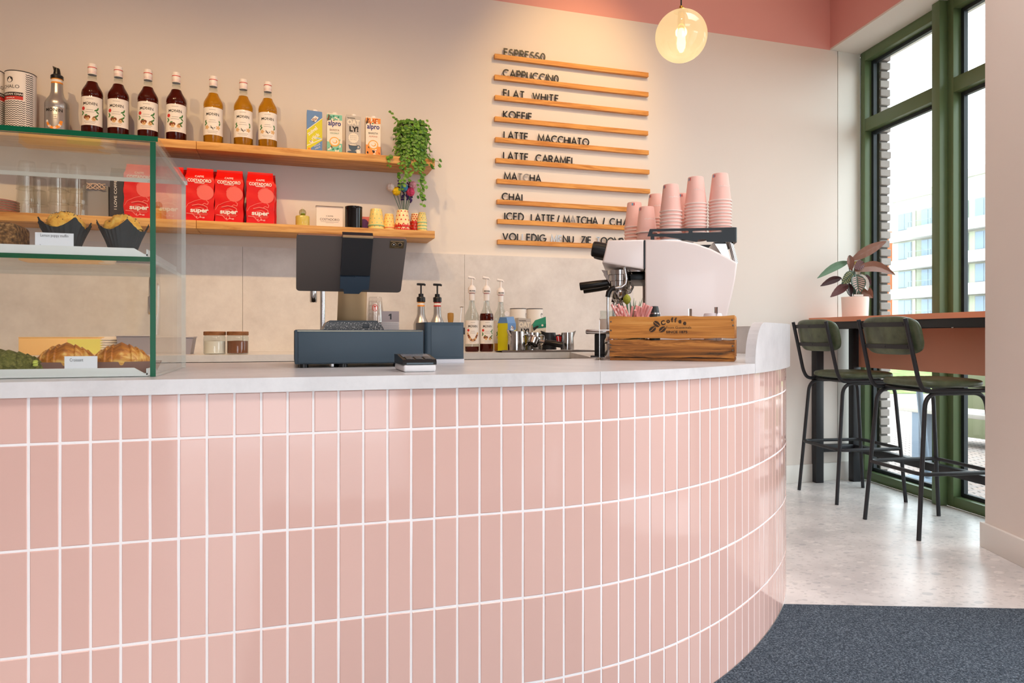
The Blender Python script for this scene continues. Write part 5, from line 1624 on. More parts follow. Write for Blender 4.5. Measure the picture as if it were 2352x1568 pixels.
# grey towel under the jugs
m_towel = mat('grey_towel', (92, 84, 82), .95); bump(m_towel, 260, .6, .002)
q0 = bpos(1140, 3.48); q1 = bpos(1352, 3.48)
b = MB(); cx_, wd = (q0[0] + q1[0]) / 2, (q1[0] - q0[0])
b.grid(lambda u, v: ((u - .5) * wd + .006 * math.sin(v * 9), -.10 + v * .16 + .006 * math.sin(u * 23), .0045 + .0035 * math.sin(u * 31 + v * 7) * math.sin(v * 3.1) + (.006 * max(0, math.sin(u * 17 + 1)) if v < .12 else 0)), 80, 18)
b.grid(lambda u, v: ((u - .5) * wd + .006 * math.sin((1 - v) * 9), -.10 + (1 - v) * .16 + .006 * math.sin(u * 23), .0003), 40, 4)
b.grid(lambda u, v: ((u - .5) * wd, -.10 + .006 * math.sin(u * 23), .0003 + v * (.0045 + .006 * max(0, math.sin(u * 17 + 1)))), 80, 1)
single('towel', b, m_towel, 'crumpled dark grey towel under the steel milk jugs', 'towel', (cx_, 3.48, WT + .0002))
TWZ = WT + .0085
def jug(lab, loc, rz, r, h, m, hm, clip=False):
    t = thing('milk_jug', lab, 'milk jug', loc, rz, 'milk jugs')
    b = MB()
    def w(u, v):
        a = 2 * math.pi * u
        rr = r * (1.0 - .12 * max(0, (v - .35) / .65)) + .0
        sp = max(0, math.cos(a - math.pi)) ** 8 * max(0, (v - .72) / .28)
        return ((rr + .016 * sp) * math.cos(a), rr * math.sin(a), v * h + .010 * sp * v)
    b.grid(w, 48, 14, closeu=True); b.lathe([(0, .0004), (r, .0004)], 48)
    b.grid(lambda u, v: (w(1 - u, v)[0] * .975, w(1 - u, v)[1] * .975, max(.003, w(1 - u, v)[2])), 48, 14, closeu=True); b.lathe([(r * .97, .003), (0, .003)], 48)
    b.build('jug_body', m, t)
    b = MB(); b.tube(fillet([(r * .9, 0, h * .82), (r + .030, 0, h * .86), (r + .022, 0, h * .34), (r * .98, 0, h * .2)], .018), .0038, 10); b.build('handle', hm, t)
    if clip:
        b = MB(); b.box(-.006, .006, -.002, .002, 0, h * .55, 0, rotm(0, .18, 0, (r * .86, -r * .75, h * .36)), bev=.0015); b.box(.008, .022, -.002, .002, -.01, h * .5, 0, rotm(0, .22, 0, (r * .86, -r * .75, h * .38)), bev=.0015); b.build('red_clip', mat('red_plastic', (206, 18, 22), .3), t)
    return t
jug('open steel milk jug at the front of the towel beside the yellow carton', (*bpos(1186, 3.50)[:2], TWZ), .15, .047, .098, m_steel, m_steel)
jug('steel milk jug standing behind the first, next to the portafilter', (*bpos(1222, 3.55)[:2], TWZ), .1, .045, .092, m_steel, m_steel)
m_blkjug = mat('matt_black_steel', (38, 40, 44), .4)
jug('matt black milk jug on the towel', (*bpos(1262, 3.57)[:2], TWZ), -.1, .038, .092, m_blkjug, m_blkjug)
jug('steel milk jug with red thermometer clips', (*bpos(1303, 3.50)[:2], TWZ), math.pi - .2, .036, .092, m_steel, m_blkjug, True)
# portafilter lying on the towel
def portafilter(parent, M=None, hr=.0155, hl=.115):
    b = MB(); Rx = Matrix.Rotation(math.pi / 2, 4, 'Y')
    b.lathe([(0, 0), (hr * .9, 0), (hr, .004), (hr * 1.02, hl * .6), (hr * .86, hl * .92), (hr * 1.12, hl * .97), (hr * 1.12, hl), (0, hl)], 22, M=Rx); b.build('grip', m_blackpl, parent)
    b = MB(); b.tube([(hl, 0, 0), (hl + .030, 0, 0)], .0085, 14); b.build('neck', m_chrome, parent)
    b = MB(); b.lathe([(.026, -.028), (.031, -.026), (.0345, .004), (.037, .005), (.037, .011), (.031, .012), (.028, -.02), (0, -.022)], 32, (hl + .062, 0, 0)); b.build('basket_holder', m_chrome, parent)
    b = MB(); b.tube([(hl + .062, 0, -.022), (hl + .062, 0, -.034), (hl + .062, .014, -.042)], .006, 10); b.tube([(hl + .062, 0, -.034), (hl + .062, -.014, -.042)], .006, 10); b.build('spout', m_chrome, parent)
pfq = bpos(1291, 3.385)
pf = thing('portafilter', 'loose coffee portafilter with black grip lying on the towel edge', 'portafilter', (pfq[0] + .006, pfq[1] - .005, TWZ + .026))
portafilter(pf, hl=.10); pf.rotation_euler = (.5, -.16, math.radians(142))

# tamping mat, canister, skewer spike near the coffee machine
q = bpos(1352, 3.02)
b = MB(); b.prism([(-.075, -.0), (-.055, -.016), (.07, -.016), (.075, 0), (.07, .006), (-.07, .006)], -.06, .06, 'y', 0); b.box(-.03, .06, -.03, .03, .006, .02, 0, bev=.003); b.tube([(-.05, -.02, .014), (.0, -.02, .014)], .004, 8)
single('tamping_mat', b, mat('black_rubber', (26, 26, 27), .7), 'black rubber tamping mat on the counter left of the wooden crate', 'tamping mat', (q[0] + .03, 2.72, WT + .0165), -.25)
# ---------------------------------------------------------------- espresso machine, cup stacks, wooden crate
MR = math.radians(-27)
MO = Vector((1.343, 2.512, WT))
MX = Vector((math.cos(MR), math.sin(MR), 0)); MYv = Vector((-math.sin(MR), math.cos(MR), 0))
def ml(px, py, yl=0.0):
    """photo pixel on the machine's side plane at local depth yl -> local (x, y, z)"""
    o = MO + MYv * yl; a = Vector(ray(px, py))
    k = o.dot(MYv) / a.dot(MYv)
    p = a * k; p.z += CAMZ
    q = p - MO
    return (q.dot(MX), yl, q.z)
MW = .58
em = thing('espresso_machine', 'white two group espresso machine with black cup rail and chrome group heads', 'coffee machine', MO, MR)
m_mwhite = mat('white_machine_enamel', (238, 228, 224), .3, spec=.5, coat=.2)
m_mblack = mat('black_machine_metal', (36, 42, 46), .4, metal=.2)
def P2(pts, yl=0.0): return [(lambda q: (q[0], q[2]))(ml(px, py, yl)) for px, py in pts]
side = P2([(1480.5, 549.3), (1562, 551.5), (1598.5, 558.3), (1634.8, 571.3), (1673, 590.4), (1694, 603.5), (1690, 636.5), (1682.6, 674.8), (1672, 719.7), (1664, 752)])
zf = .065
side = [(side[0][0] + .002, side[0][1])] + side[1:] + [(side[-1][0] - .006, zf), (side[0][0] + .002, zf)]
def plate(poly, y0, y1, bev):
    bm = bmesh.new()
    vs = [bm.verts.new((p[0], y0, p[1])) for p in poly]; f = bm.faces.new(vs)
    r = bmesh.ops.extrude_face_region(bm, geom=[f])
    for v in r['geom']:
        if isinstance(v, bmesh.types.BMVert): v.co.y = y1
    bmesh.ops.recalc_face_normals(bm, faces=bm.faces)
    ed = [e for e in bm.edges if abs(e.verts[0].co.y - e.verts[1].co.y) < 1e-6]
    bmesh.ops.bevel(bm, geom=ed, offset=bev, segments=4, affect='EDGES', profile=.5)
    bm.verts.index_update()
    mb = MB(); mb.add([v.co.copy() for v in bm.verts], [[v.index for v in q.verts] for q in bm.faces]); bm.free()
    return mb
for y0, y1 in ((0.0, .035), (MW - .035, MW)):
    plate(side, y0, y1, .009).build('side_panel', m_mwhite, em, sharp=60)
x0 = side[0][0]
b = MB(); b.prism([(x0 + .02, .09), (side[-2][0] - .03, .09), (side[4][0] - .04, side[4][1] - .03), (side[1][0] - .03, side[1][1] - .012), (x0 + .01, side[0][1] - .006)], .036, MW - .036, 'y'); b.build('body_core', m_steel, em)
head = P2([(1395.7, 550.8), (1478.6, 549.6), (1478.6, 618.2), (1383.2, 603.0)])
plate(head, 0.002, MW - .002, .008).build('front_hood', m_mwhite, em, sharp=60)
b = MB(); b.box(x0 - .0045, x0 + .004, .004, MW - .004, head[2][1] + .003, head[1][1] - .003); b.build('seam_gap', m_blackpl, em)
b = MB(); hz_ = side[0][1]
b.box(head[0][0] + .02, side[2][0], .03, MW - .03, hz_ - .004, hz_ + .0002); b.build('cup_tray', m_steel, em)
b = MB(); b.box(-.10, .30, .02, MW - .02, .030, .088, bev=.004); b.build('drip_tray', m_steel, em)
for fx_ in (-.06, .27):
    for fy in (.06, MW - .06):
        b = MB(); b.lathe([(0, 0.0005), (.024, .0005), (.020, .034), (0, .034)], 20, (fx_, fy, 0)); b.build('foot', m_blackpl, em)
# steam knobs on the hood front
for j, (yl, pts) in enumerate(((.05, ((1360, 571), (1393, 577))), (.50, ((1366, 578), (1393, 584))))):
    pa, pb = ml(*pts[0], yl), ml(*pts[1], yl)
    d = (Vector(pb) - Vector(pa)); L_ = d.length
    Mk = Matrix.Translation(pa) @ d.to_track_quat('Z', 'Y').to_matrix().to_4x4()
    b = MB(); b.lathe([(0, 0), (.026, 0), (.031, .004), (.033, .02), (.0325, L_), (0, L_)], 28, M=Mk); b.build('steam_knob', m_blackpl, em)
# group heads with portafilters
for j, yl in enumerate((.17, .40)):
    s_ = 1.0
    ctr_ = ml(1423, 612, .20); cx_ = ctr_[0]; zt = head[2][1] - .002
    b = MB()
    b.lathe([(0, .012), (.058, .012), (.056, -.006), (.050, -.008), (.049, -.032), (.045, -.034), (.044, -.058), (.040, -.060), (.036, -.070), (.033, -.072), (0, -.072)], 30, (cx_, yl, zt)); b.build('group_head', m_chrome, em)
    b = MB(); b.prism([(cx_ - .075, zt + .016), (cx_ + .03, zt - .004), (cx_ + .01, zt - .045), (cx_ - .035, zt - .05)], yl - .02, yl + .02, 'y'); b.build('group_bracket', m_chrome, em)
    pa = ml(1333, 659, .20); pb = ml(1402, 649.5, .20)
    gv = Vector((pb[0] - pa[0], 0, pb[2] - pa[2])); gl_ = gv.length
    an = math.atan2(gv.z, gv.x)
    Mg = Matrix.Translation((pa[0], yl, pa[2])) @ Matrix.Rotation(-an, 4, 'Y')
    b = MB(); Rx = Mg @ Matrix.Rotation(math.pi / 2, 4, 'Y'); hr = .0165
    b.lathe([(0, 0), (hr * .95, 0), (hr * 1.05, .004), (hr * .98, gl_ * .6), (hr * .86, gl_ * .92), (hr * 1.2, gl_ * .96), (hr * 1.15, gl_), (0, gl_)], 22, M=Rx); b.build('portafilter_grip', m_blackpl, em)
    b = MB(); b.tube([Mg @ Vector((gl_, 0, 0)), (cx_ - .03, yl, zt - .085)], .008, 12)
    b.lathe([(0, -.118), (.012, -.116), (.026, -.108), (.034, -.098), (.036, -.074), (.033, -.072)], 28, (cx_, yl, zt))
    b.tube([(cx_ - .012, yl - .016, zt - .136), (cx_ - .006, yl - .010, zt - .120), (cx_, yl, zt - .112), (cx_ + .006, yl + .010, zt - .120), (cx_ + .012, yl + .016, zt - .136)], .006, 10); b.build('portafilter_basket', m_chrome, em)
# steam wands
for yl, pts, sl in ((.05, [(1434, 607), (1436, 622), (1439, 640), (1437, 652), (1428, 659), (1413, 661)], [(1413, 661), (1404, 663), (1398, 671), (1396, 682)]),
                    (.50, [(1452, 640), (1453, 660), (1447, 671), (1436, 674), (1424, 674)], [(1424, 673), (1416, 676), (1411, 684), (1409, 694)])):
    b = MB(); b.tube([ml(px, py, yl) for px, py in pts], .0068, 12)
    q = ml(*sl[-1], yl); b.tube([q, (q[0] - .001, q[1], .10)], .0052, 10); b.build('steam_wand', m_chrome, em)
    b = MB(); b.tube([ml(px, py, yl) for px, py in sl], .0105, 12); b.build('wand_sleeve', m_blackpl, em)
    b = MB(); qa = ml(*pts[0], yl); b.lathe([(0, 0), (.017, 0), (.020, .03), (0, .03)], 8, (qa[0], yl, qa[2] - .004)); b.build('wand_joint', m_steel, em)
b = MB(); q1, q2 = ml(1448, 622, .3), ml(1480, 640, .3)
b.box(q1[0], x0 + .01, .10, MW - .10, q2[2] - .020, q2[2] + .004, 0, bev=.003); b.box(q1[0] - .01, x0 + .01, .1, MW - .1, q2[2] + .014, q2[2] + .034, 1, bev=.002); b.build('mixing_block', [m_mblack, m_steel], em)
# cup rail: slotted plate that wraps the rear corner
ry = .012
rail = P2([(1492.5, 525.8), (1686, 521.6), (1687, 555.3), (1624, 555.0), (1621, 549.6), (1604.5, 549.9), (1601.5, 555.4), (1597, 555.0), (1556, 547.5), (1528, 543.4), (1486.8, 542.6)], ry)
bm = bmesh.new()
def loop(poly): 
    vs = [bm.verts.new((p[0], ry, p[1])) for p in poly]
    return [bm.edges.new((vs[i], vs[(i + 1) % len(vs)])) for i in range(len(vs))]
eds = loop(rail)
for xa, xb, ya, yb in ((1498, 1582, 529.7, 537.0), (1590.5, 1658, 528.5, 534.5)):
    a = P2([(xa, yb), (xb, ya)], ry); w_ = a[1][1] - a[0][1]
    eds += loop(rrect(a[0][0], a[1][0], a[0][1], a[1][1], w_ * .49, 4))
bmesh.ops.triangle_fill(bm, edges=eds, use_beauty=True, use_dissolve=False)
fs = list(bm.faces)
r = bmesh.ops.extrude_face_region(bm, geom=fs)
for v in r['geom']:
    if isinstance(v, bmesh.types.BMVert): v.co.y += .003
bmesh.ops.recalc_face_normals(bm, faces=bm.faces)
bm.verts.index_update()
b = MB(); b.add([v.co.copy() for v in bm.verts], [[v.index for v in q.verts] for q in bm.faces]); bm.free()
rr_, rt_, rb_ = rail[1][0], rail[1][1], rail[2][1]
b.prism([(rr_ - .001, ry), (rr_ + .008, ry + .003), (rr_ + .0125, ry + .012), (rr_ + .0125, MW - .03), (rr_ + .0095, MW - .03), (rr_ + .0095, ry + .013), (rr_ + .006, ry + .006), (rr_ - .001, ry + .003)], rb_, rt_, 'z')
b.box(rail[0][0], rr_ + .0095, MW - .03, MW - .027, rb_ + .01, rt_)
b.build('cup_rail', m_mblack, em, sharp=30)
for (px, yy) in ((1497, .03), (1497, MW - .05)):
    q = ml(px, 545, ry); b = MB(); b.box(q[0] - .004, q[0] + .010, yy - .015, yy + .012, hz_ - .001, hz_ + .014); b.build('rail_bracket', m_blackpl, em)
for yy in (.03, MW - .05):
    b = MB(); qa, qb = ml(1676, 556, .03), ml(1690, 600, .03); b.tube([(qa[0], yy, qa[2] + .01), (qb[0], yy, qb[2] - .01)], .0095, 12); b.build('rail_post', m_chrome, em)
b = MB(); qa, qb = ml(1640, 556, .04), ml(1683, 600, .04); b.prism([(qa[0], qa[2] + .002), (qa[0] + .045, qa[2] + .002), (qb[0] - .004, qb[2]), (qb[0] - .03, qb[2] + .012)], .05, MW - .06, 'y'); b.build('rear_panel', m_steel, em)

# pink paper cups, upturned and nested on the machine
m_pcup = mat('pink_paper', (246, 196, 183), .55); m_prim = mat('pale_cup_rim', (253, 232, 223), .5); m_pink2 = mat('cup_stamp_red', (214, 60, 64), .5); m_cupblue = mat('cup_stamp_blue', (120, 180, 210), .5); m_pw = mat('cup_white_print', (250, 226, 216), .55)
RR, RT, CH = .0435, .0305, .112
b = MB()
b.lathe([(RR - .003, .0005), (RR, .0), (RR + .0022, .002), (RR + .0021, .0052), (RR - .0008, .0055)], 36, m=1)
b.lathe([(RR - .0008, .0055), (RT, CH - .002), (RT - .0012, CH), (RT - .0025, CH - .0005), (RT - .003, CH - .006), (0, CH - .006)], 36)
rz_ = lambda z: (RR - .0008) + (RT - RR + .0008) * (z - .0055) / (CH - .0075)
def cw(x, z):
    R_ = rz_(z) + .0004; a = -math.pi / 2 + x / .036
    return (R_ * math.cos(a), R_ * math.sin(a), z)
rw = random.Random(9)
for i in range(13):
    b.artrect(-.029 + .0034 * i, -.0268 + .0034 * i, .0555 - (.002 if i in (4, 11) else 0), .0595 + (.0025 if i in (2, 6, 7, 9) else 0), cw, 2, 1)
b.artdisc(.0235, .058, .0065, .0065, cw, 2, 16); b.artdisc(.0235, .058, .0035, .0035, lambda x, z: cw(x, z)[:0] + tuple(Vector(cw(x, z)) * 1.0 + Vector((math.cos(-math.pi / 2 + x / .036), math.sin(-math.pi / 2 + x / .036), 0)) * .0003), 0, 10)
b.artrect(-.062, -.055, .096, .107, cw, 4, 3); b.artrect(-.0545, -.047, .096, .107, cw, 3, 3)
for z_ in (.098, .1015, .105): b.artrect(-.0535, -.049, z_ - .0004, z_ + .0008, lambda x, z: tuple(Vector(cw(x, z)) + Vector((math.cos(-math.pi / 2 + x / .036), math.sin(-math.pi / 2 + x / .036), 0)) * .0003), 2, 3)
pc = single('paper_cup', b, [m_pcup, m_prim, m_pw, m_pink2, m_cupblue], '', 'cup', group='pink paper cups on the coffee machine')
first = True
TRZ = WT + hz_ + .0004
STK = [(1457, 466, .30, 7, .0078, .9, 'leftmost rear stack'), (1485, 475.7, .16, 2, .0078, .05, 'short front stack'), (1507, 447, .32, 10, .0082, .05, 'rear stack behind the short one'),
       (1541, 425, .075, 9, .0118, .05, 'front stack beside the rail start'), (1568, 446, .20, 9, .0085, .75, 'rear stack between two taller ones'), (1598, 407.7, .075, 12, .0118, .1, 'second tallest stack'), (1654, 400, .075, 13, .0118, .12, 'tallest stack at the rail corner')]
CN = ['lowest', 'second', 'third', 'fourth', 'fifth', 'sixth', 'seventh', 'eighth', 'ninth', 'tenth', 'eleventh', 'twelfth', 'thirteenth']
for px, py, yl, n, step, rz, what in STK:
    q = ml(px, 540, yl); w_ = MO + MX * q[0] + MYv * yl
    ztop = (CAMZ + (HY - py) * (w_.x * SN + w_.y * CS) / FPX)
    step = (ztop - TRZ - CH) / (n - 1) if n > 1 else step
    for i in range(n):
        lb = f'pink paper cup, {CN[i] if i < n - 1 else "top"} of the {what} on the machine'
        loc = (w_.x, w_.y, TRZ + step * i)
        if first: pc.location = loc; pc['label'] = lb; first = False; pc.rotation_euler.z = rz
        else: dup(pc, loc, rz + (.02 * ((i * 5) % 3 - 1)), lb)

# wooden crate
CR = math.radians(-37)
CO = Vector((1.0685, 2.253, WT)); CW_, CD, CHH = .418, .20, .154
cr_ = thing('wooden_crate', 'weathered wooden crate stamped Coffee standing on the counter before the machine', 'crate', CO, CR)
m_cr1 = mat('crate_plank', (206, 140, 64), .6); noise_col(m_cr1, [(150, 88, 34), (204, 136, 60), (226, 168, 92)], 26, 9, (.10, 1, 2.6), [.28, .5, .7], .65, .8); bump(m_cr1, 60, .35, .002, 4, (.2, 1, 2))
m_cr2 = mat('stained_crate_plank', (168, 108, 48), .65); noise_col(m_cr2, [(74, 54, 32), (160, 100, 44), (206, 140, 66)], 24, 9, (.16, 1, 2.0), [.36, .5, .62], .7, 1.0); bump(m_cr2, 60, .4, .002, 4, (.2, 1, 2))
m_stamp = mat('crate_stamp_ink', (66, 50, 36), .8)
def plank(x0, x1, z0, z1, y0, y1, seed, amp=.0015):
    rr = random.Random(seed); mb = MB(); n = 26
    ph = [rr.uniform(0, 6) for _ in range(4)]
    top = [(x0 + (x1 - x0) * i / n, z1 + amp * (math.sin(i * .5 + ph[0]) + .5 * math.sin(i * 1.3 + ph[1]))) for i in range(n + 1)]
    bot = [(x0 + (x1 - x0) * i / n, z0 + amp * (math.sin(i * .4 + ph[2]) + .5 * math.sin(i * 1.1 + ph[3]))) for i in range(n + 1)]
    for i in range(n):
        (xa, za), (xb, zb), (xc, zc), (xd, zd) = bot[i], bot[i + 1], top[i + 1], top[i]
        mb.add([(xa, y0, za), (xb, y0, zb), (xc, y0, zc), (xd, y0, zd), (xa, y1, za), (xb, y1, zb), (xc, y1, zc), (xd, y1, zd)],
               [(0, 1, 2, 3), (7, 6, 5, 4), (3, 2, 6, 7), (1, 0, 4, 5)] + ([(0, 3, 7, 4)] if i == 0 else []) + ([(2, 1, 5, 6)] if i == n - 1 else []))
    return mb
mb = plank(0, CW_, .0765, .152, 0, .009, 1)
sx, sz = CW_ / 1500.0, .152 / 530.0
def sp(cx, cy): return ((cx - 520) * sx, .152 - (cy - 885) * sz)
for ch, cx, cy, an in (('C', 1192, 985, .28), ('o', 1250, 962, .18), ('f', 1298, 952, .08), ('f', 1335, 955, -.02), ('e', 1385, 966, -.14), ('e', 1440, 986, -.25)):
    q = sp(cx, cy); mb.text(ch, .021, q[0], q[1], -.0022, 1, ang=an, weight=.045)
q = sp(1225, 1032); mb.text('From Guatemala', .0125, q[0], q[1], -.0022, 1, 'l', width=.083)
q = sp(1222, 1085); mb.text('SINCE 1875', .0115, q[0], q[1], -.0022, 1, 'l', width=.071, weight=.03)
for cx, cy, a in ((1108, 975, -.75), (1058, 1038, .6), (1178, 1040, .6)):
    q = sp(cx, cy)
    mb.disc(q[0], q[1], .0128, .0088, -.0022, 1, n=18, a=a)
    ca, sa = math.cos(a), math.sin(a)
    for i in range(6):
        t0, t1 = -1 + i / 3, -1 + (i + 1) / 3
        u0, u1 = t0 * .0122, t1 * .0122; w0, w1 = .0012 * math.sin(t0 * 3), .0012 * math.sin(t1 * 3)
        mb.flat([(q[0] + u0 * ca - (w0 - .0008) * sa, q[1] + u0 * sa + (w0 - .0008) * ca), (q[0] + u1 * ca - (w1 - .0008) * sa, q[1] + u1 * sa + (w1 - .0008) * ca), (q[0] + u1 * ca - (w1 + .0008) * sa, q[1] + u1 * sa + (w1 + .0008) * ca), (q[0] + u0 * ca - (w0 + .0008) * sa, q[1] + u0 * sa + (w0 + .0008) * ca)], -.0028, 2)
mb.build('front_plank', [m_cr1, m_stamp, mat('stamp_gap', (196, 130, 58), .6)], cr_)
plank(0, CW_, .012, .0715, 0, .009, 2).build('front_plank', m_cr2, cr_)
plank(.001, CW_ - .001, .0005, .0095, .004, CD - .004, 3, .0003).build('bottom_board', m_cr2, cr_)
for x0_, x1_ in ((.0005, .010), (CW_ - .010, CW_ - .0005)):
    for z0_, z1_ in ((.012, .0715), (.0765, .154)):
        b = MB(); b.box(x0_, x1_, .0095, CD - .0095, z0_, z1_, bev=.001); b.build('end_plank', m_cr1, cr_)
plank(0, CW_, .0765, .150, CD - .009, CD, 5).build('back_plank', m_cr1, cr_); plank(0, CW_, .012, .0715, CD - .009, CD, 6).build('back_plank', m_cr2, cr_)
b = MB(); b.box(.012, CW_ - .012, .012, CD - .012, .0105, .0115); b.build('lining', m_cab, cr_)
m_nail = mat('nail_head', (120, 108, 96), .4, metal=.8)
for cx, cy in ((540, 945), (540, 1052), (535, 1225), (535, 1262), (1995, 935), (2003, 995), (2000, 1232), (2000, 1284)):
    q = sp(cx, cy); b = MB(); b.lathe([(.0032, 0), (.0026, .0012), (0, .0016)], 12, M=Matrix.Translation((q[0], -.0022, q[1])) @ Matrix.Rotation(math.pi / 2, 4, 'X')); b.build('nail', m_nail, cr_)
CM = Matrix.Translation(CO) @ Matrix.Rotation(CR, 4, 'Z')
def cw_(x, y, z): return CM @ Vector((x, y, z))
def cl(px, py, yl):
    """photo pixel on the vertical plane at depth yl inside the crate -> crate-local"""
    n = Vector((-math.sin(CR), math.cos(CR), 0)); o = CO + n * yl; a = Vector(ray(px, py)); k = o.dot(n) / a.dot(n); p = a * k; p.z += CAMZ
    q = p - CO; return Vector((q.dot(Vector((math.cos(CR), math.sin(CR), 0))), yl, q.z))
# sugar sticks standing in a glass in the crate
gc = cl(1450, 726, .09)
gg = thing('stick_glass', 'glass tumbler in the crate holding the pink sugar sticks', 'glass', cw_(gc.x, .09, .0118), CR)
b = MB(); b.lathe([(0, .001), (.050, .001), (.054, .004), (.062, .118), (.060, .118), (.052, .008), (0, .006)], 32); b.build('tumbler', m_glass, gg)
m_stick = mat('pink_stick_paper', (232, 158, 152), .6); m_stickw = mat('stick_white_print', (250, 228, 222), .6)
SK = [(1405, 699, 1421, 730), (1412, 703, 1430, 730), (1420, 698, 1433, 730), (1427, 703, 1438, 730), (1435, 704, 1445, 730), (1453, 703, 1449, 730), (1462, 702, 1464, 730), (1468, 703, 1467, 730), (1474, 706, 1470, 730), (1479, 696, 1475, 730), (1484, 699, 1477, 730), (1478, 702, 1473, 730), (1490, 702, 1480, 730), (1497, 704, 1486, 730), (1417, 707, 1428, 731), (1459, 712, 1457, 730)]
proto = None
order = ['first', 'second', 'third', 'fourth', 'fifth', 'sixth', 'seventh', 'eighth', 'ninth', 'tenth', 'eleventh', 'twelfth', 'thirteenth', 'fourteenth', 'fifteenth', 'sixteenth']
SKS = sorted(SK)
for i, (xa, ya, xb, yb) in enumerate(SKS):
    yl = .075 + .006 * ((i * 5) % 7)
    a = cl(xa, ya, yl); c = cl(xb, yb, .085 + .004 * (i % 4))
    d = (a - c).normalized(); base = a - d * .105
    base = Vector((max(gc.x - .045, min(gc.x + .045, base.x)), base.y, max(.02, base.z)))
    d = a - base; ln = d.length
    if proto is None:
        b = MB(); b.lathe([(0, 0), (.0042, 0), (.0046, .002), (.0046, .112), (.0042, .114), (0, .114)], 10)
        for z_ in (.020, .05, .080, .104):
            b.add([(.0048 * math.cos(q_ / 3 - 2.2 + z_ * 20), .0048 * math.sin(q_ / 3 - 2.2 + z_ * 20), z_ + dz_) for q_, dz_ in ((0, -.004), (2, -.006), (4, 0), (3, .005), (1, .005))], [(0, 1, 2, 3, 4)], 1)
        o = single('sugar_stick', b, [m_stick, m_stickw], '', 'sugar stick', group='pink sugar sticks'); proto = o
    else:
        o = proto.copy(); COL.objects.link(o)
    o.location = CM @ base
    o.rotation_euler = (Matrix.Rotation(CR, 3, 'Z') @ d.to_track_quat('Z', 'Y').to_matrix()).to_euler()
    o.scale = (1, 1, ln / .114)
    o['label'] = f'pink paper sugar stick in the crate, {order[i]} of sixteen counted from the steam wand side'
# other things standing in the crate
q = cl(1503, 705, .12); t = thing('black_bottle', 'small black bottle standing in the crate beside the sugar sticks', 'bottle', cw_(q.x, .13, .0118), CR)
b = MB(); b.lathe([(0, 0), (.019, 0), (.0195, .004), (.0195, .15), (.016, .158), (.014, .172), (.012, .180), (0, .181)], 24); b.build('bottle_body', mat('dark_green_black', (48, 56, 56), .25), t)
b = MB(); b.lathe([(.0197, .152), (.0200, .152), (.0200, .156), (.0197, .156)], 24); b.build('band', m_steel, t)
for (px, py, rz, what) in ((1585, 709, .1, 'nearer the stamped lettering'), (1644, 705, -.5, 'nearer the white cup lid')):
    q = cl(px, py, .08); t = thing('steel_spoon', 'steel spoon handle sticking up out of the crate, ' + what, 'spoon', cw_(q.x, .08, .0118), CR + rz, 'spoons in the crate')
    b = MB(); zt_ = q.z - .0118
    b.grid(lambda u, v: ((u - .5) * (.006 + .006 * v), .0012 * math.cos(u * 3.1), .02 + v * (zt_ - .02)), 6, 14); b.grid(lambda u, v: ((.5 - u) * (.006 + .006 * v), .0012 * math.cos(u * 3.1) + .0015, .02 + v * (zt_ - .02)), 6, 14); b.build('handle', m_steel, t)
    b = MB(); b.sphere((0, 0, .016), (.013, .003, .0155), 16); b.build('bowl', m_steel, t)
q = cl(1637, 722, .10); t = thing('lidded_cup', 'white lidded cup in the crate with only its lid showing', 'cup', cw_(q.x, .105, .0118), CR)
b = MB(); b.lathe([(0, 0), (.026, 0), (.033, .128), (0, .129)], 28); b.build('cup_body', m_capw, t)
zl = q.z - .0118 - .012
b = MB(); b.lathe([(.033, zl - .006), (.036, zl - .006), (.036, zl), (.032, zl + .004), (.030, zl + .014), (.028, zl + .016), (0, zl + .016)], 30); b.build('lid', mat('cool_white_lid', (232, 226, 230), .4), t)

# succulent with a thistle bud behind the crate, and the small tools beside it
ps = atZ(1446, 770, WT); pv = Vector((1.115, 2.62, WT))
pv = Vector((atY(1452, 760, 2.425).x, 2.425, WT))
t = thing('thistle_plant', 'spiky green plant with a round yellow-green bud in a glass behind the sugar sticks', 'plant', pv)
b = MB(); b.lathe([(0, 0), (.03, 0), (.034, .10), (.032, .10), (.028, .006), (0, .004)], 24); b.build('glass', m_glass, t)
m_aloe = mat('aloe_green', (86, 124, 92), .5); m_bud = mat('bud_green', (150, 154, 40), .6); bump(m_bud, 180, 1.0, .004)
bq = atY(1440, 688, 2.425) - pv
b = MB(); b.grid(lambda u, v: tuple(bq + Vector((math.sin(math.pi * v) ** .8 * math.cos(6.2832 * u) * .0145 * (1 + .08 * math.sin(u * 60 + v * 30)), math.sin(math.pi * v) ** .8 * math.sin(6.2832 * u) * .0145, -.020 + .042 * v))), 36, 16, closeu=True); b.build('flower_bud', m_bud, t)
b = MB(); b.tube([(0, 0, .03), (bq.x * .5, 0, bq.z * .5), (bq.x, 0, bq.z - .018)], .0035, 8); b.build('stem', m_aloe, t)
b = MB(); ra = random.Random(4)
for px, py in ((1424, 702), (1432, 712), (1446, 678), (1456, 684), (1462, 705), (1470, 692), (1476, 684), (1450, 700), (1437, 722), (1474, 712), (1461, 690)):
    e = atY(px, py, 2.425 + ra.uniform(-.03, .02)) - pv
    s0 = Vector((ra.uniform(-.008, .008), ra.uniform(-.01, .01), .06))
    mid = s0.lerp(e, .55) + Vector((0, 0, .016))
    b.tube([s0, mid, e], [.0042, .0038, .0005], 8)
b.build('leaves', m_aloe, t)
kq = atY(1468, 735, 2.47); b = MB(); b.prism([(-.004, 0), (.010, 0), (.016, .12), (.014, .165), (.010, .185), (.007, .19)], -.002, .002, 'y')
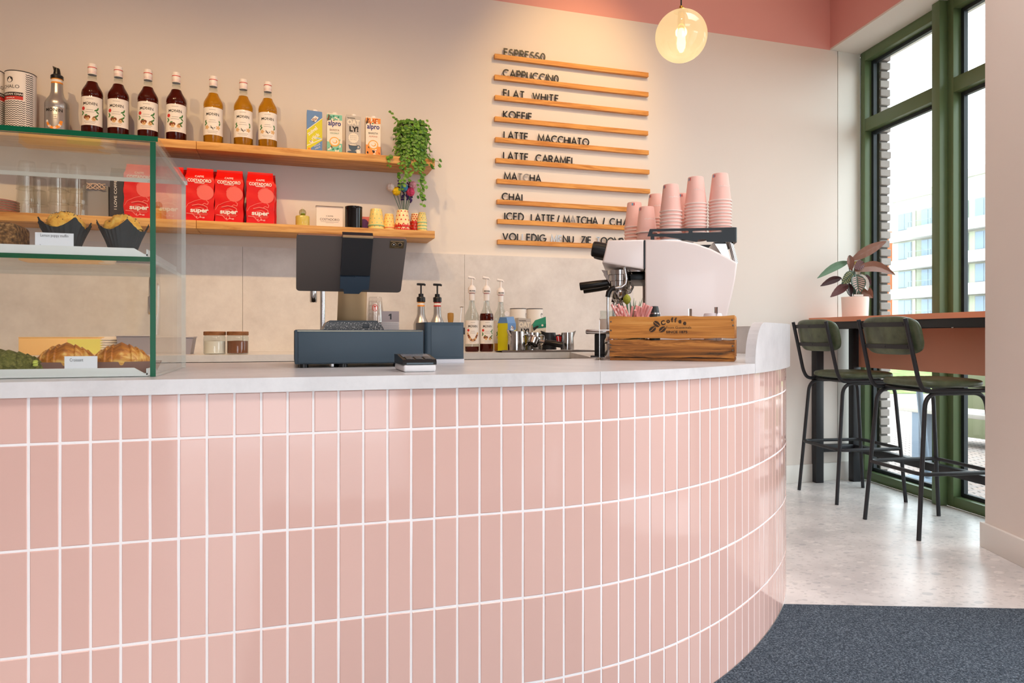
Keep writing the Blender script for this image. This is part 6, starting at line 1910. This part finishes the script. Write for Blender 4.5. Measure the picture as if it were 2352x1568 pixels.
single('dark_blade', b, mat('dark_grey_blade', (58, 54, 52), .5), 'dark grey pointed tool standing upright against the white side panel', 'tool', (kq.x, 2.47, WT + .0003), -.5)
q = atY(1393, 800, 2.46); t = thing('shaker_can', 'steel shaker canister with lid left of the wooden crate', 'canister', (q.x - .002, 2.40, WT))
b = MB(); b.lathe([(0, 0), (.029, 0), (.030, .002), (.030, .055), (.029, .058)], 28); b.build('canister_body', m_steel, t)
b = MB(); b.lathe([(.0305, .056), (.0315, .058), (.0315, .068), (.029, .074), (.024, .082), (0, .083)], 28); b.build('canister_lid', m_steel, t)
q = atZ(1377, 826, WT); t = thing('receipt_spike', 'thin steel spike on a clear round base at the counter edge', 'receipt spike', (q.x, q.y, WT))
b = MB(); b.lathe([(0, 0), (.014, 0), (.013, .006), (.006, .009), (0, .009)], 20); b.build('clear_base', m_glass, t)
b = MB(); b.tube([(0, 0, .007), (0, 0, .142)], .0011, 6); b.lathe([(0, 0), (.006, 0), (.004, .007), (0, .008)], 12, (0, 0, .0005)); b.build('needle', m_steel, t)
q = atY(1382, 757, 2.62); t = thing('tamping_station', 'steel topped black tamping stand behind the spike', 'tamping stand', (q.x - .03, 2.585, WT), MR)
b = MB(); b.box(-.05, .07, -.03, .03, .092, .110, bev=.005); b.build('steel_top', m_steel, t)
b = MB(); b.box(-.015, .03, -.02, .02, .004, .092, bev=.003); b.box(-.03, .045, -.03, .03, 0, .006); b.build('column', m_blackpl, t)
q = atY(1402, 735, 2.68); t = thing('jam_jar', 'clear jar with white label and teal lid behind the steam wand', 'jar', (q.x, 2.70, WT))
b = MB(); b.lathe([(0, 0), (.036, 0), (.038, .004), (.038, .03), (.038, .155), (.034, .165), (.034, .19)], 28, mf=lambda k: 2 if k < 3 else (1 if k == 3 else 0)); b.build('jar_body', [m_glass, m_label, mat('teal_glaze', (110, 160, 158), .4)], t)
# ---------------------------------------------------------------- window bar, stools, potted plant, pendant lamp
m_orange = mat('terracotta_laminate', (228, 146, 108), .4); m_panel = mat('terracotta_panel', (212, 146, 118), .5)
m_iron = mat('black_powder_coat', (30, 31, 35), .45, spec=.5)
wt = thing('window_bar_table', 'high window bar table with terracotta top, black steel frame and modesty panel', 'table', WINA, WINROT)
b = MB(); b.prism([(.070, -.42), (1.9, -.42), (1.9, -.07), (.012, -.07)], 1.071, 1.10, 'z'); b.build('table_top', m_orange, wt)
b = MB(); b.box(.075, 1.88, -.405, -.385, 1.027, 1.0708); b.box(.075, 1.88, -.095, -.075, 1.027, 1.0708); b.box(.075, .10, -.385, -.095, 1.027, 1.0708); b.build('top_frame', m_iron, wt)
for t_ in (.095, 1.80):
    for y_ in (-.372, -.102):
        b = MB(); b.box(t_ - .027, t_ + .027, y_ - .027, y_ + .027, 0, 1.027, bev=.002); b.build('leg', m_iron, wt)
b = MB(); b.box(.122, 1.773, -.125, -.079, .205, .252, bev=.002); b.box(.07, .12, -.345, -.129, .205, .252, bev=.002); b.build('foot_rail', m_iron, wt)
b = MB(); b.box(.124, 1.771, -.092, -.082, .772, 1.0268, bev=.001); b.build('modesty_panel', m_panel, wt)
for t_ in (.20, .62, .9, 1.3):
    b = MB(); b.lathe([(.006, 0), (.004, -.004), (0, -.005)], 10, (t_, -.395, 1.0268)); b.build('screw', m_steel, wt)

m_leath = mat('green_leather', (76, 86, 62), .38, spec=.55); bump(m_leath, 240, .18, .001, 5)
noise_col(m_leath, [(58, 68, 48), (78, 88, 64), (96, 104, 76)], 12, 5)
SR = math.atan2(WINN.y, WINN.x)
def stool(lab, loc, rz):
    t = thing('bar_stool', lab, 'bar stool', loc, rz, 'green bar stools')
    # seat pad: ribbed, rounded
    def pad(nu, nv, fx, fz, thick, n_exp, ribs, rib_axis):
        m_ = MB()
        def q(u, v):
            a = 2 * math.pi * u; f = math.sin(v * math.pi); s_ = -math.cos(v * math.pi)
            ca, sa = math.cos(a), math.sin(a)
            r_ = 1 / (abs(ca) ** n_exp + abs(sa) ** n_exp) ** (1 / n_exp)
            fl = min(1.0, f ** .45)
            x, z = fx * r_ * ca * fl, fz * r_ * sa * fl
            y = thick * (1 if s_ > 0 else -1) * abs(s_) ** .6
            w_ = x if rib_axis == 'x' else z
            if s_ > 0: y += .0022 * (abs(math.sin(w_ * ribs)) - .5) * min(1, f * 2)
            return x, z, y
        return m_, q
    m_, q = pad(64, 24, .185, .180, .023, 4.5, 95, 'x')
    m_.grid(lambda u, v: (q(u, v)[0] + .012, q(u, v)[1], .748 + q(u, v)[2]), 72, 28, closeu=True); m_.build('seat', m_leath, t)
    m_, q = pad(64, 24, .205, .098, .022, 4.0, 95, 'x')
    sl = math.radians(12)
    def bk_(u, v):
        x, z, y = q(u, v)
        curve = .030 * (1 - (x / .205) ** 2)
        px_ = y - curve + .012; 
        return (-.222 + px_ - z * math.sin(sl), x, .985 + z * math.cos(sl))
    m_.grid(bk_, 72, 28, closeu=True); m_.build('backrest', m_leath, t)
    for sy in (-1, 1):
        y_ = .178 * sy
        b = MB(); b.tube(fillet([(-.276, y_ * .98, 1.068), (-.205, y_, .76), (-.178, y_, .715), (.17, y_, .715)], .07, 8), .0105, 12); b.build('back_upright', m_iron, t)
        b = MB(); b.tube(fillet([(-.222, .198 * sy, .0), (-.165, y_ * .97, .703), (.165, y_ * .97, .703), (.222, .198 * sy, .0)], .07, 8), .0105, 12); b.build('leg_hoop', m_iron, t)
    for z_ in (.93, 1.04):
        dx = -.030 - (z_ - .985) * math.tan(sl)
        b = MB(); b.grid(lambda u, v: (-.219 + dx - .016 + .010 * abs(2 * u - 1) ** 2 - (v - .5) * .02 * math.tan(sl), (u - .5) * .35, z_ + (v - .5) * .022), 16, 1)
        b.grid(lambda u, v: (-.219 + dx - .012 + .010 * abs(2 * u - 1) ** 2 - (v - .5) * .02 * math.tan(sl), (.5 - u) * .35, z_ + (v - .5) * .022), 16, 1)
        b.build('back_strap', m_iron, t)
        for yy in (-.15, 0, .15):
            b = MB(); b.lathe([(.0045, 0), (.003, .002), (0, .0025)], 10, M=Matrix.Translation((-.219 + dx - .0165 + .010 * abs(yy / .175) ** 2, yy, z_)) @ Matrix.Rotation(-math.pi / 2, 4, 'Y')); b.build('screw', m_iron, t)
    b = MB(); ring = rrect(-.203, .203, -.196, .196, .045, 6); b.tube([(p[0], p[1], .315) for p in ring], .010, 12, closed=True); b.build('foot_ring', m_iron, t)
    b = MB(); b.tube([(-.12, -.172, .712), (-.12, .172, .712)], .009, 10); b.tube([(.12, -.172, .712), (.12, .172, .712)], .009, 10); b.build('seat_rail', m_iron, t)
    return t
s1 = stool('green leather bar stool nearer the back wall', (3.285, 3.505, 0), SR)
dup(s1, (3.132, 2.808, 0), SR + .01, 'green leather bar stool nearer the entrance pier')

# prayer plant in a white pot
pq = Vector((3.516, 3.712, 1.1002))
cp = thing('potted_calathea', 'purple and green leaved plant in a plain white pot on the window bar', 'plant', pq)
b = MB(); b.lathe([(0, 0), (.074, 0), (.077, .003), (.083, .134), (.080, .134), (.075, .02), (0, .02)], 40); b.build('pot', mat('white_pot', (240, 226, 216), .45), cp)
b = MB(); b.lathe([(.0755, .116), (0, .12)], 30); b.build('soil', mat('potting_soil', (58, 44, 34), .95), cp)
m_purp = mat('purple_leaf', (96, 58, 58), .4); m_brown = mat('bronze_leaf', (122, 78, 58), .4); m_lgreen = mat('grey_green_leaf', (104, 136, 110), .4); m_dk = mat('dark_leaf', (66, 40, 42), .4)
m_pale = mat('silver_leaf', (206, 206, 200), .35); m_yel = mat('yellow_bract', (190, 160, 50), .5); m_dgreen = mat('deep_green_leaf', (52, 72, 52), .4); m_pinkv = mat('pink_leaf_stripe', (214, 168, 156), .5); m_ygreen = mat('yellow_green_stripe', (150, 150, 96), .5)
PD = (pq.x * SN + pq.y * CS)
def pxl(px, py, dd):
    a = Vector(ray(px, py)); p = a * (PD + dd); p.z += CAMZ; return p - pq
FW = Vector((SN, CS, 0))
def bigleaf(nm, pa, pb, wpx, m_, d0=0, d1=0, arch=6, stripes=None, face=1.0, tw=0.0):
    a, c = pxl(*pa, d0), pxl(*pb, d1); w_ = 1.35 * wpx * PD / FPX
    ax = (c - a); L_ = ax.length; ax.normalize()
    side = ax.cross(FW).normalized(); nr = side.cross(ax).normalized()
    side = (side * math.cos(tw) + nr * math.sin(tw)).normalized(); nr = side.cross(ax).normalized()
    up = Vector((0, 0, 1))
    def fn(u, v, off=0):
        x = (u - .5) * 2
        wid = w_ * (math.sin(math.pi * min(1, v * .97 + .02) ** .85)) ** .8
        p = a + ax * (L_ * v) + up * (arch * PD / FPX * math.sin(math.pi * v)) + side * (x * wid / 2) - nr * (abs(x) * wid * .18) - nr * off
        p += nr * (.0018 * math.sin(v * 40 + abs(x) * 5) * abs(x))
        return tuple(p)
    b = MB(); b.grid(lambda u, v: fn(u, v), 10, 18, 0)
    mm = [m_]
    if stripes:
        mm.append(stripes)
        for sgn in (-1, 1):
            for i in range(7):
                v0 = .12 + .11 * i
                P = [(.5 + sgn * .05, v0), (.5 + sgn * .24, v0 + .07), (.5 + sgn * .42, v0 + .12), (.5 + sgn * .42, v0 + .155), (.5 + sgn * .24, v0 + .115), (.5 + sgn * .05, v0 + .03)]
                b.add([Vector(fn(p[0], min(p[1], .98))) - FW * .0016 for p in P], [(0, 1, 2, 3, 4, 5)], 1)
    b.build(nm, mm, cp)
st = MB()
LV = [((1956, 597), (2036, 554), 17, m_brown, 0, .03, 2, None), ((1948, 601), (1877, 639), 13, m_lgreen, 0, -.03, 5, None), ((1961, 621), (2056, 631), 18, m_brown, -.03, .02, 14, None),
      ((1932, 638), (1884, 657), 12, m_dk, -.02, -.04, 3, None), ((1948, 654), (1907, 682), 15, m_purp, -.03, -.06, 3, None), ((1960, 624), (1933, 652), 18, m_dgreen, -.05, -.07, 0, m_ygreen),
      ((1967, 630), (1972, 673), 25, m_dgreen, -.05, -.09, 0, m_pinkv), ((1977, 630), (1993, 667), 14, m_pale, -.03, -.06, 0, None), ((1980, 668), (2005, 684), 18, m_brown, -.02, -.05, 3, None),
      ((1951, 586), (1955, 622), 13, m_brown, -.02, -.02, 0, None), ((1988, 630), (2000, 656), 9, m_dk, 0, 0, 0, None), ((1964, 600), (1972, 616), 10, m_yel, -.01, -.02, 0, None), ((1962, 616), (1986, 604), 16, m_purp, -.035, -.02, 2, None), ((1950, 650), (1954, 682), 10, m_dk, -.02, -.04, 0, None)]
for i, (pa, pb_, w_, m_, d0, d1, ar, sp_) in enumerate(LV):
    bigleaf('leaf', pa, pb_, w_, m_, d0, d1, ar, sp_)
    a = pxl(*pa, d0); st.tube([(a.x * .1, a.y * .1, .118), (a.x * .5, a.y * .5, max(.12, a.z * .6)), a], .0026, 7)
b = MB(); e = pxl(1972, 678, -.07); b.box(-.03, .03, -.001, .001, -.006, .006, 0, Matrix.Translation(e) @ Matrix.Rotation(-PSI, 4, 'Z')); b.build('plant_tag', m_label, cp)
st.build('stems', m_dgreen, cp)

# pendant lamp
LC = Vector((1.589, 2.645, 2.259)); LR = .1085
pl2 = thing('pendant_lamp', 'amber glass globe pendant lamp with a glowing filament bulb and black cord', 'pendant lamp', LC)
gm = bpy.data.materials.new('amber_globe_glass'); gm.use_nodes = True
nt = gm.node_tree; N = nt.nodes; L = nt.links; N.remove(N['Principled BSDF'])
tr = N.new('ShaderNodeBsdfTransparent'); tr.inputs[0].default_value = lin((255, 246, 232))
tl_ = N.new('ShaderNodeBsdfTranslucent'); tl_.inputs[0].default_value = lin((255, 240, 218))
em_ = N.new('ShaderNodeEmission'); em_.inputs[0].default_value = lin((255, 222, 166)); em_.inputs[1].default_value = .85
gl_ = N.new('ShaderNodeBsdfGlossy'); gl_.inputs['Roughness'].default_value = .02
m1 = N.new('ShaderNodeMixShader'); m1.inputs[0].default_value = .25; m2 = N.new('ShaderNodeAddShader'); m3 = N.new('ShaderNodeMixShader'); m3.inputs[0].default_value = .06
L.new(tr.outputs[0], m1.inputs[1]); L.new(tl_.outputs[0], m1.inputs[2])
m4 = N.new('ShaderNodeMixShader'); m4.inputs[0].default_value = .5
L.new(m1.outputs[0], m4.inputs[1]); L.new(em_.outputs[0], m4.inputs[2])
L.new(m4.outputs[0], m3.inputs[1]); L.new(gl_.outputs[0], m3.inputs[2]); L.new(m3.outputs[0], N['Material Output'].inputs[0])
b = MB(); b.sphere((0, 0, 0), LR, 48, k=28); b.build('globe_shade', gm, pl2)
m_brass = mat('polished_brass', (222, 172, 70), .22, metal=1.0)
b = MB(); b.lathe([(.030, LR - .006), (.026, LR + .001), (.010, LR + .003), (.0075, LR + .004), (.0075, LR + .018), (.005, LR + .020), (0, LR + .020)], 24); b.build('brass_cap', m_brass, pl2)
b = MB(); b.tube([(0, 0, LR + .018), (0, 0, 3.699 - LC.z)], .0032, 8); b.build('cord', m_blackpl, pl2)
b = MB(); b.lathe([(0, .03), (.014, .03), (.016, .05), (.014, LR - .004), (0, LR - .004)], 20); b.build('bulb_socket', m_brass, pl2)
fm = mat('filament_glow', (255, 220, 150), .5, emit=(255, 206, 120), estr=10.0)
b = MB(); b.lathe([(0, -.072), (.008, -.068), (.017, -.05), (.019, -.03), (.016, 0), (.011, .03), (0, .03)], 24); b.build('bulb', fm, pl2)
lamp('pendant_bulb_light', 'POINT', LC + Vector((0, 0, -.02)), LC, 3.5, (1.0, .78, .5), .03).parent = None
# ---------------------------------------------------------------- entrance mat and the street outside
m_mat = mat('charcoal_mat', (66, 76, 84), .95, spec=.15)
noise_col(m_mat, [(42, 50, 58), (78, 89, 100), (128, 140, 150)], 190, 3, pos=[.34, .52, .68], rough=.7); bump(m_mat, 260, 1.0, .006, 3)
n_ = Vector((.936, -.352, 0)); dd_ = Vector((-.352, -.936, 0)); mp0 = Vector((1.69, 2.172, 0))
pp_ = []
s_ = 1.6
while s_ > -.6:
    c_ = cpt(s_, .004); v_ = (Vector((c_[0], c_[1], 0)) - mp0).dot(dd_)
    if v_ > 0: pp_.append(c_)
    s_ -= .02
e1 = mp0 + n_ * 1.14; e2 = e1 + dd_ * 3.0
poly = [tuple(e1.xy)] + pp_ + [(pp_[-1][0], -1.2), tuple(e2.xy)]
b = MB(); b.prism(poly, .0004, .007, 'z')
single('entrance_mat', b, m_mat, 'charcoal ribbed entrance mat on the floor in front of the counter bend', 'mat')

m_pave = mat('clay_pavers', (206, 190, 182), .8)
nt, N, L, bs = nodes(m_pave)
tc = N.new('ShaderNodeTexCoord'); mp = N.new('ShaderNodeMapping'); mp.inputs['Rotation'].default_value = (0, 0, .5)
bt = N.new('ShaderNodeTexBrick'); bt.inputs['Scale'].default_value = 5.0; bt.inputs['Color1'].default_value = lin((186, 164, 154)); bt.inputs['Color2'].default_value = lin((170, 158, 154)); bt.inputs['Mortar'].default_value = lin((112, 104, 100)); bt.inputs['Mortar Size'].default_value = .03
L.new(tc.outputs['Object'], mp.inputs[0]); L.new(mp.outputs[0], bt.inputs['Vector']); L.new(bt.outputs['Color'], bs.inputs['Base Color'])
b = MB(); q = WINM
b.add([q @ Vector((-60, .12, -.06)), q @ Vector((60, .12, -.06)), q @ Vector((60, 120, -.06)), q @ Vector((-60, 120, -.06))], [(0, 1, 2, 3)])
structure('pavement_outside', b, [m_pave])
def camp(lat, dep, z=0.0):                            # metres right of and ahead of the lens
    return Vector((lat * CS + dep * SN, -lat * SN + dep * CS, z))
m_grass = mat('lawn_grass', (150, 168, 96), .9); noise_col(m_grass, [(84, 104, 44), (116, 134, 66), (146, 156, 92)], 3, 8)
b = MB(); g0, g1, g2, g3 = camp(4, 12.4, -.055), camp(16, 12.8, -.055), camp(26, 22, -.05), camp(8, 24, -.05); b.add([g0, g1, g2, g3], [(0, 1, 2, 3)])
o = single('lawn', b, m_grass, 'pale sunlit strip of lawn beyond the pavement', 'grass'); o['kind'] = 'stuff'
# brick return beside the window
m_brick = mat('buff_brick', (196, 186, 180), .85); leaf_rand(m_brick, (146, 136, 131), (170, 162, 156)); bump(m_brick, 90, .4, .003)
m_mort = mat('brick_mortar', (84, 78, 75), .95)
b = MB(); rb = random.Random(8)
z = -.05
while z < 3.4:
    k = .006 * rb.uniform(-1, 1)
    b.box(-.30, .098 + .004 * rb.uniform(-1, 1), .09, .165 + k, z, z + .048, 0, WINM, bev=.004, seg=1)
    z += .0605
b.box(-.30, .085, .088, .150, -.05, 3.45, 1, WINM)
structure('wall_outside', b, [m_brick, m_mort])
b = MB(); b.box(-.3, 3.0, .09, .36, 3.0, 3.5, 0, WINM); structure('wall_outside_lintel', b, [mat('lintel_grey', (150, 148, 146), .8)])

# pale slatted bench, dark planter and blue bag outside the nearer pane
m_slat = mat('bleached_wood_slat', (176, 168, 158), .7)
bn = camp(3.62, 5.15, -.06)
be = thing('terrace_bench', 'pale slatted wooden terrace bench seen through the nearer window pane', 'bench', bn, WINROT + .25)
for i in range(4):
    b = MB(); b.box(-.75, .75, -.20 + .105 * i, -.11 + .105 * i, .43, .462, bev=.004); b.build('seat_slat', m_slat, be)
for x in (-.6, .6):
    b = MB(); b.box(x - .03, x + .03, -.18, .18, 0, .43); b.build('leg', mat('blue_grey_steel', (120, 134, 150), .5), be)
pn = camp(4.5, 6.5, -.06)
t = thing('planter_box', 'dark olive wooden planter behind the pale terrace bench', 'planter', pn, WINROT + .25)
b = MB()
for i in range(3): b.box(-.45, .9, -.25, .25, .10 + .24 * i, .32 + .24 * i, bev=.006)
b.build('side_boards', mat('olive_stained_wood', (110, 112, 84), .8), t)
b = MB(); b.box(-.48, .93, -.28, .28, .82, .85, bev=.004); b.build('top_rim', m_slat, t)
bb = camp(3.66, 5.2, .404)
b = MB(); b.grid(lambda u, v: tuple(Vector((math.sin(math.pi * v) ** .7 * math.cos(6.2832 * u) * .22 * (1 + .15 * math.sin(u * 18 + v * 9)), math.sin(math.pi * v) ** .7 * math.sin(6.2832 * u) * .12 * (1 + .12 * math.sin(u * 25)), .0005 + .16 * v + .01 * math.sin(u * 30)))), 40, 14, closeu=True)
single('blue_bag', b, mat('blue_tarpaulin', (76, 130, 196), .5), 'crumpled blue bag lying on the pale terrace bench', 'bag', bb, .3)
pc_ = camp(2.95, 5.0, -.06)
t = thing('metal_post', 'leaning blue grey metal pole standing outside the farther window pane', 'pole', pc_)  # simple post standing in for a leaning terrace furniture leg
b = MB(); b.tube([(0, 0, .03), (-.07, .02, .75)], .022, 10); b.build('pole', mat('blue_grey_steel', (120, 134, 150), .5), t)
b = MB(); b.lathe([(0, 0), (.16, 0), (.15, .03), (0, .035)], 24); b.build('base_plate', mat('blue_grey_steel', (120, 134, 150), .5), t)

# apartment block across the street
fa = camp(42.1, 78.0); fb = camp(45.0, 67.2); fd = (fb - fa).normalized(); fr = math.atan2(fd.y, fd.x)
ap = thing('apartment_building', 'pale five storey apartment block with balconies across the street', 'building', (fa.x, fa.y, -.06), fr)
m_fac = mat('pale_render', (176, 173, 162), .85); m_facg = mat('pale_green_render', (178, 182, 158), .85); m_facw = mat('white_balcony', (186, 183, 176), .8)
m_wpane = mat('sky_blue_pane', (128, 146, 162), .12); m_wfr = mat('grey_window_frame', (136, 142, 146), .6); m_rec = mat('loggia_wall', (146, 150, 132), .85)
# local: x along the facade towards the camera, front face looks to -y
b = MB(); b.box(0, 9.2, .0, 14, 0, 15.6); b.box(9.2, 34, .0, 14, 0, 16.4); b.build('wall', m_fac, ap)
b = MB(); b.box(-.05, 9.25, -.15, 14, 15.6, 16.3); b.box(9.15, 34, -.15, 14, 16.4, 17.2); b.build('roof_edge', m_facg, ap)
for zc in (3.9, 7.0, 10.1, 13.25):
    b = MB(); b.box(.05, 3.2, -.10, .0, zc - 1.0, zc + .95); b.box(3.3, 9.0, -.08, 0, zc - 1.0, zc + .95, 1); b.box(9.5, 14, -.08, 0, zc - 1.0, zc + .95, 0); b.build('facade_panel', [m_facg, m_rec], ap)
    b = MB(); b.box(.0, 3.3, -.5, -.02, zc - 2.1, zc - 1.0); b.box(3.3, 9.1, -1.3, -.02, zc - 2.1, zc - .95); b.box(9.3, 30, -1.1, -.02, zc - 2.1, zc - 1.0); b.build('balcony_band', m_facw, ap)
    for xa, xb in ((1.0, 2.66), (4.1, 5.7), (6.4, 7.6), (8.9, 9.5), (10.4, 12.2), (13.2, 15)):
        b = MB(); b.box(xa - .08, xb + .08, -.16, -.09, zc - .92, zc + .88); f = b.build('window', m_wfr, ap)
        b = MB(); b.box(xa, (xa + xb) / 2 - .04, -.19, -.161, zc - .84, zc + .80); b.box((xa + xb) / 2 + .04, xb, -.19, -.161, zc - .84, zc + .80); b.build('pane', m_wpane, f)
    b = MB()
    for x in (3.4, 6.2, 9.0): b.box(x, x + .05, -1.28, -1.22, zc - .95, zc - .35)
    b.box(3.4, 9.0, -1.28, -1.22, zc - .40, zc - .35); b.build('balcony_rail', m_wfr, ap)
og = camp(40.9, 84.0); 
t = thing('orange_building', 'narrow orange and white block standing left of the pale apartments', 'building', (og.x, og.y, -.06), fr)
b = MB(); b.box(-1.2, .0, 0, 8, 0, 13.6, 0); b.box(0.0, 1.4, -.05, 8, 0, 13.2, 1); b.build('wall', [mat('warm_white_render', (186, 172, 160), .8), mat('orange_render', (188, 112, 70), .8)], t)
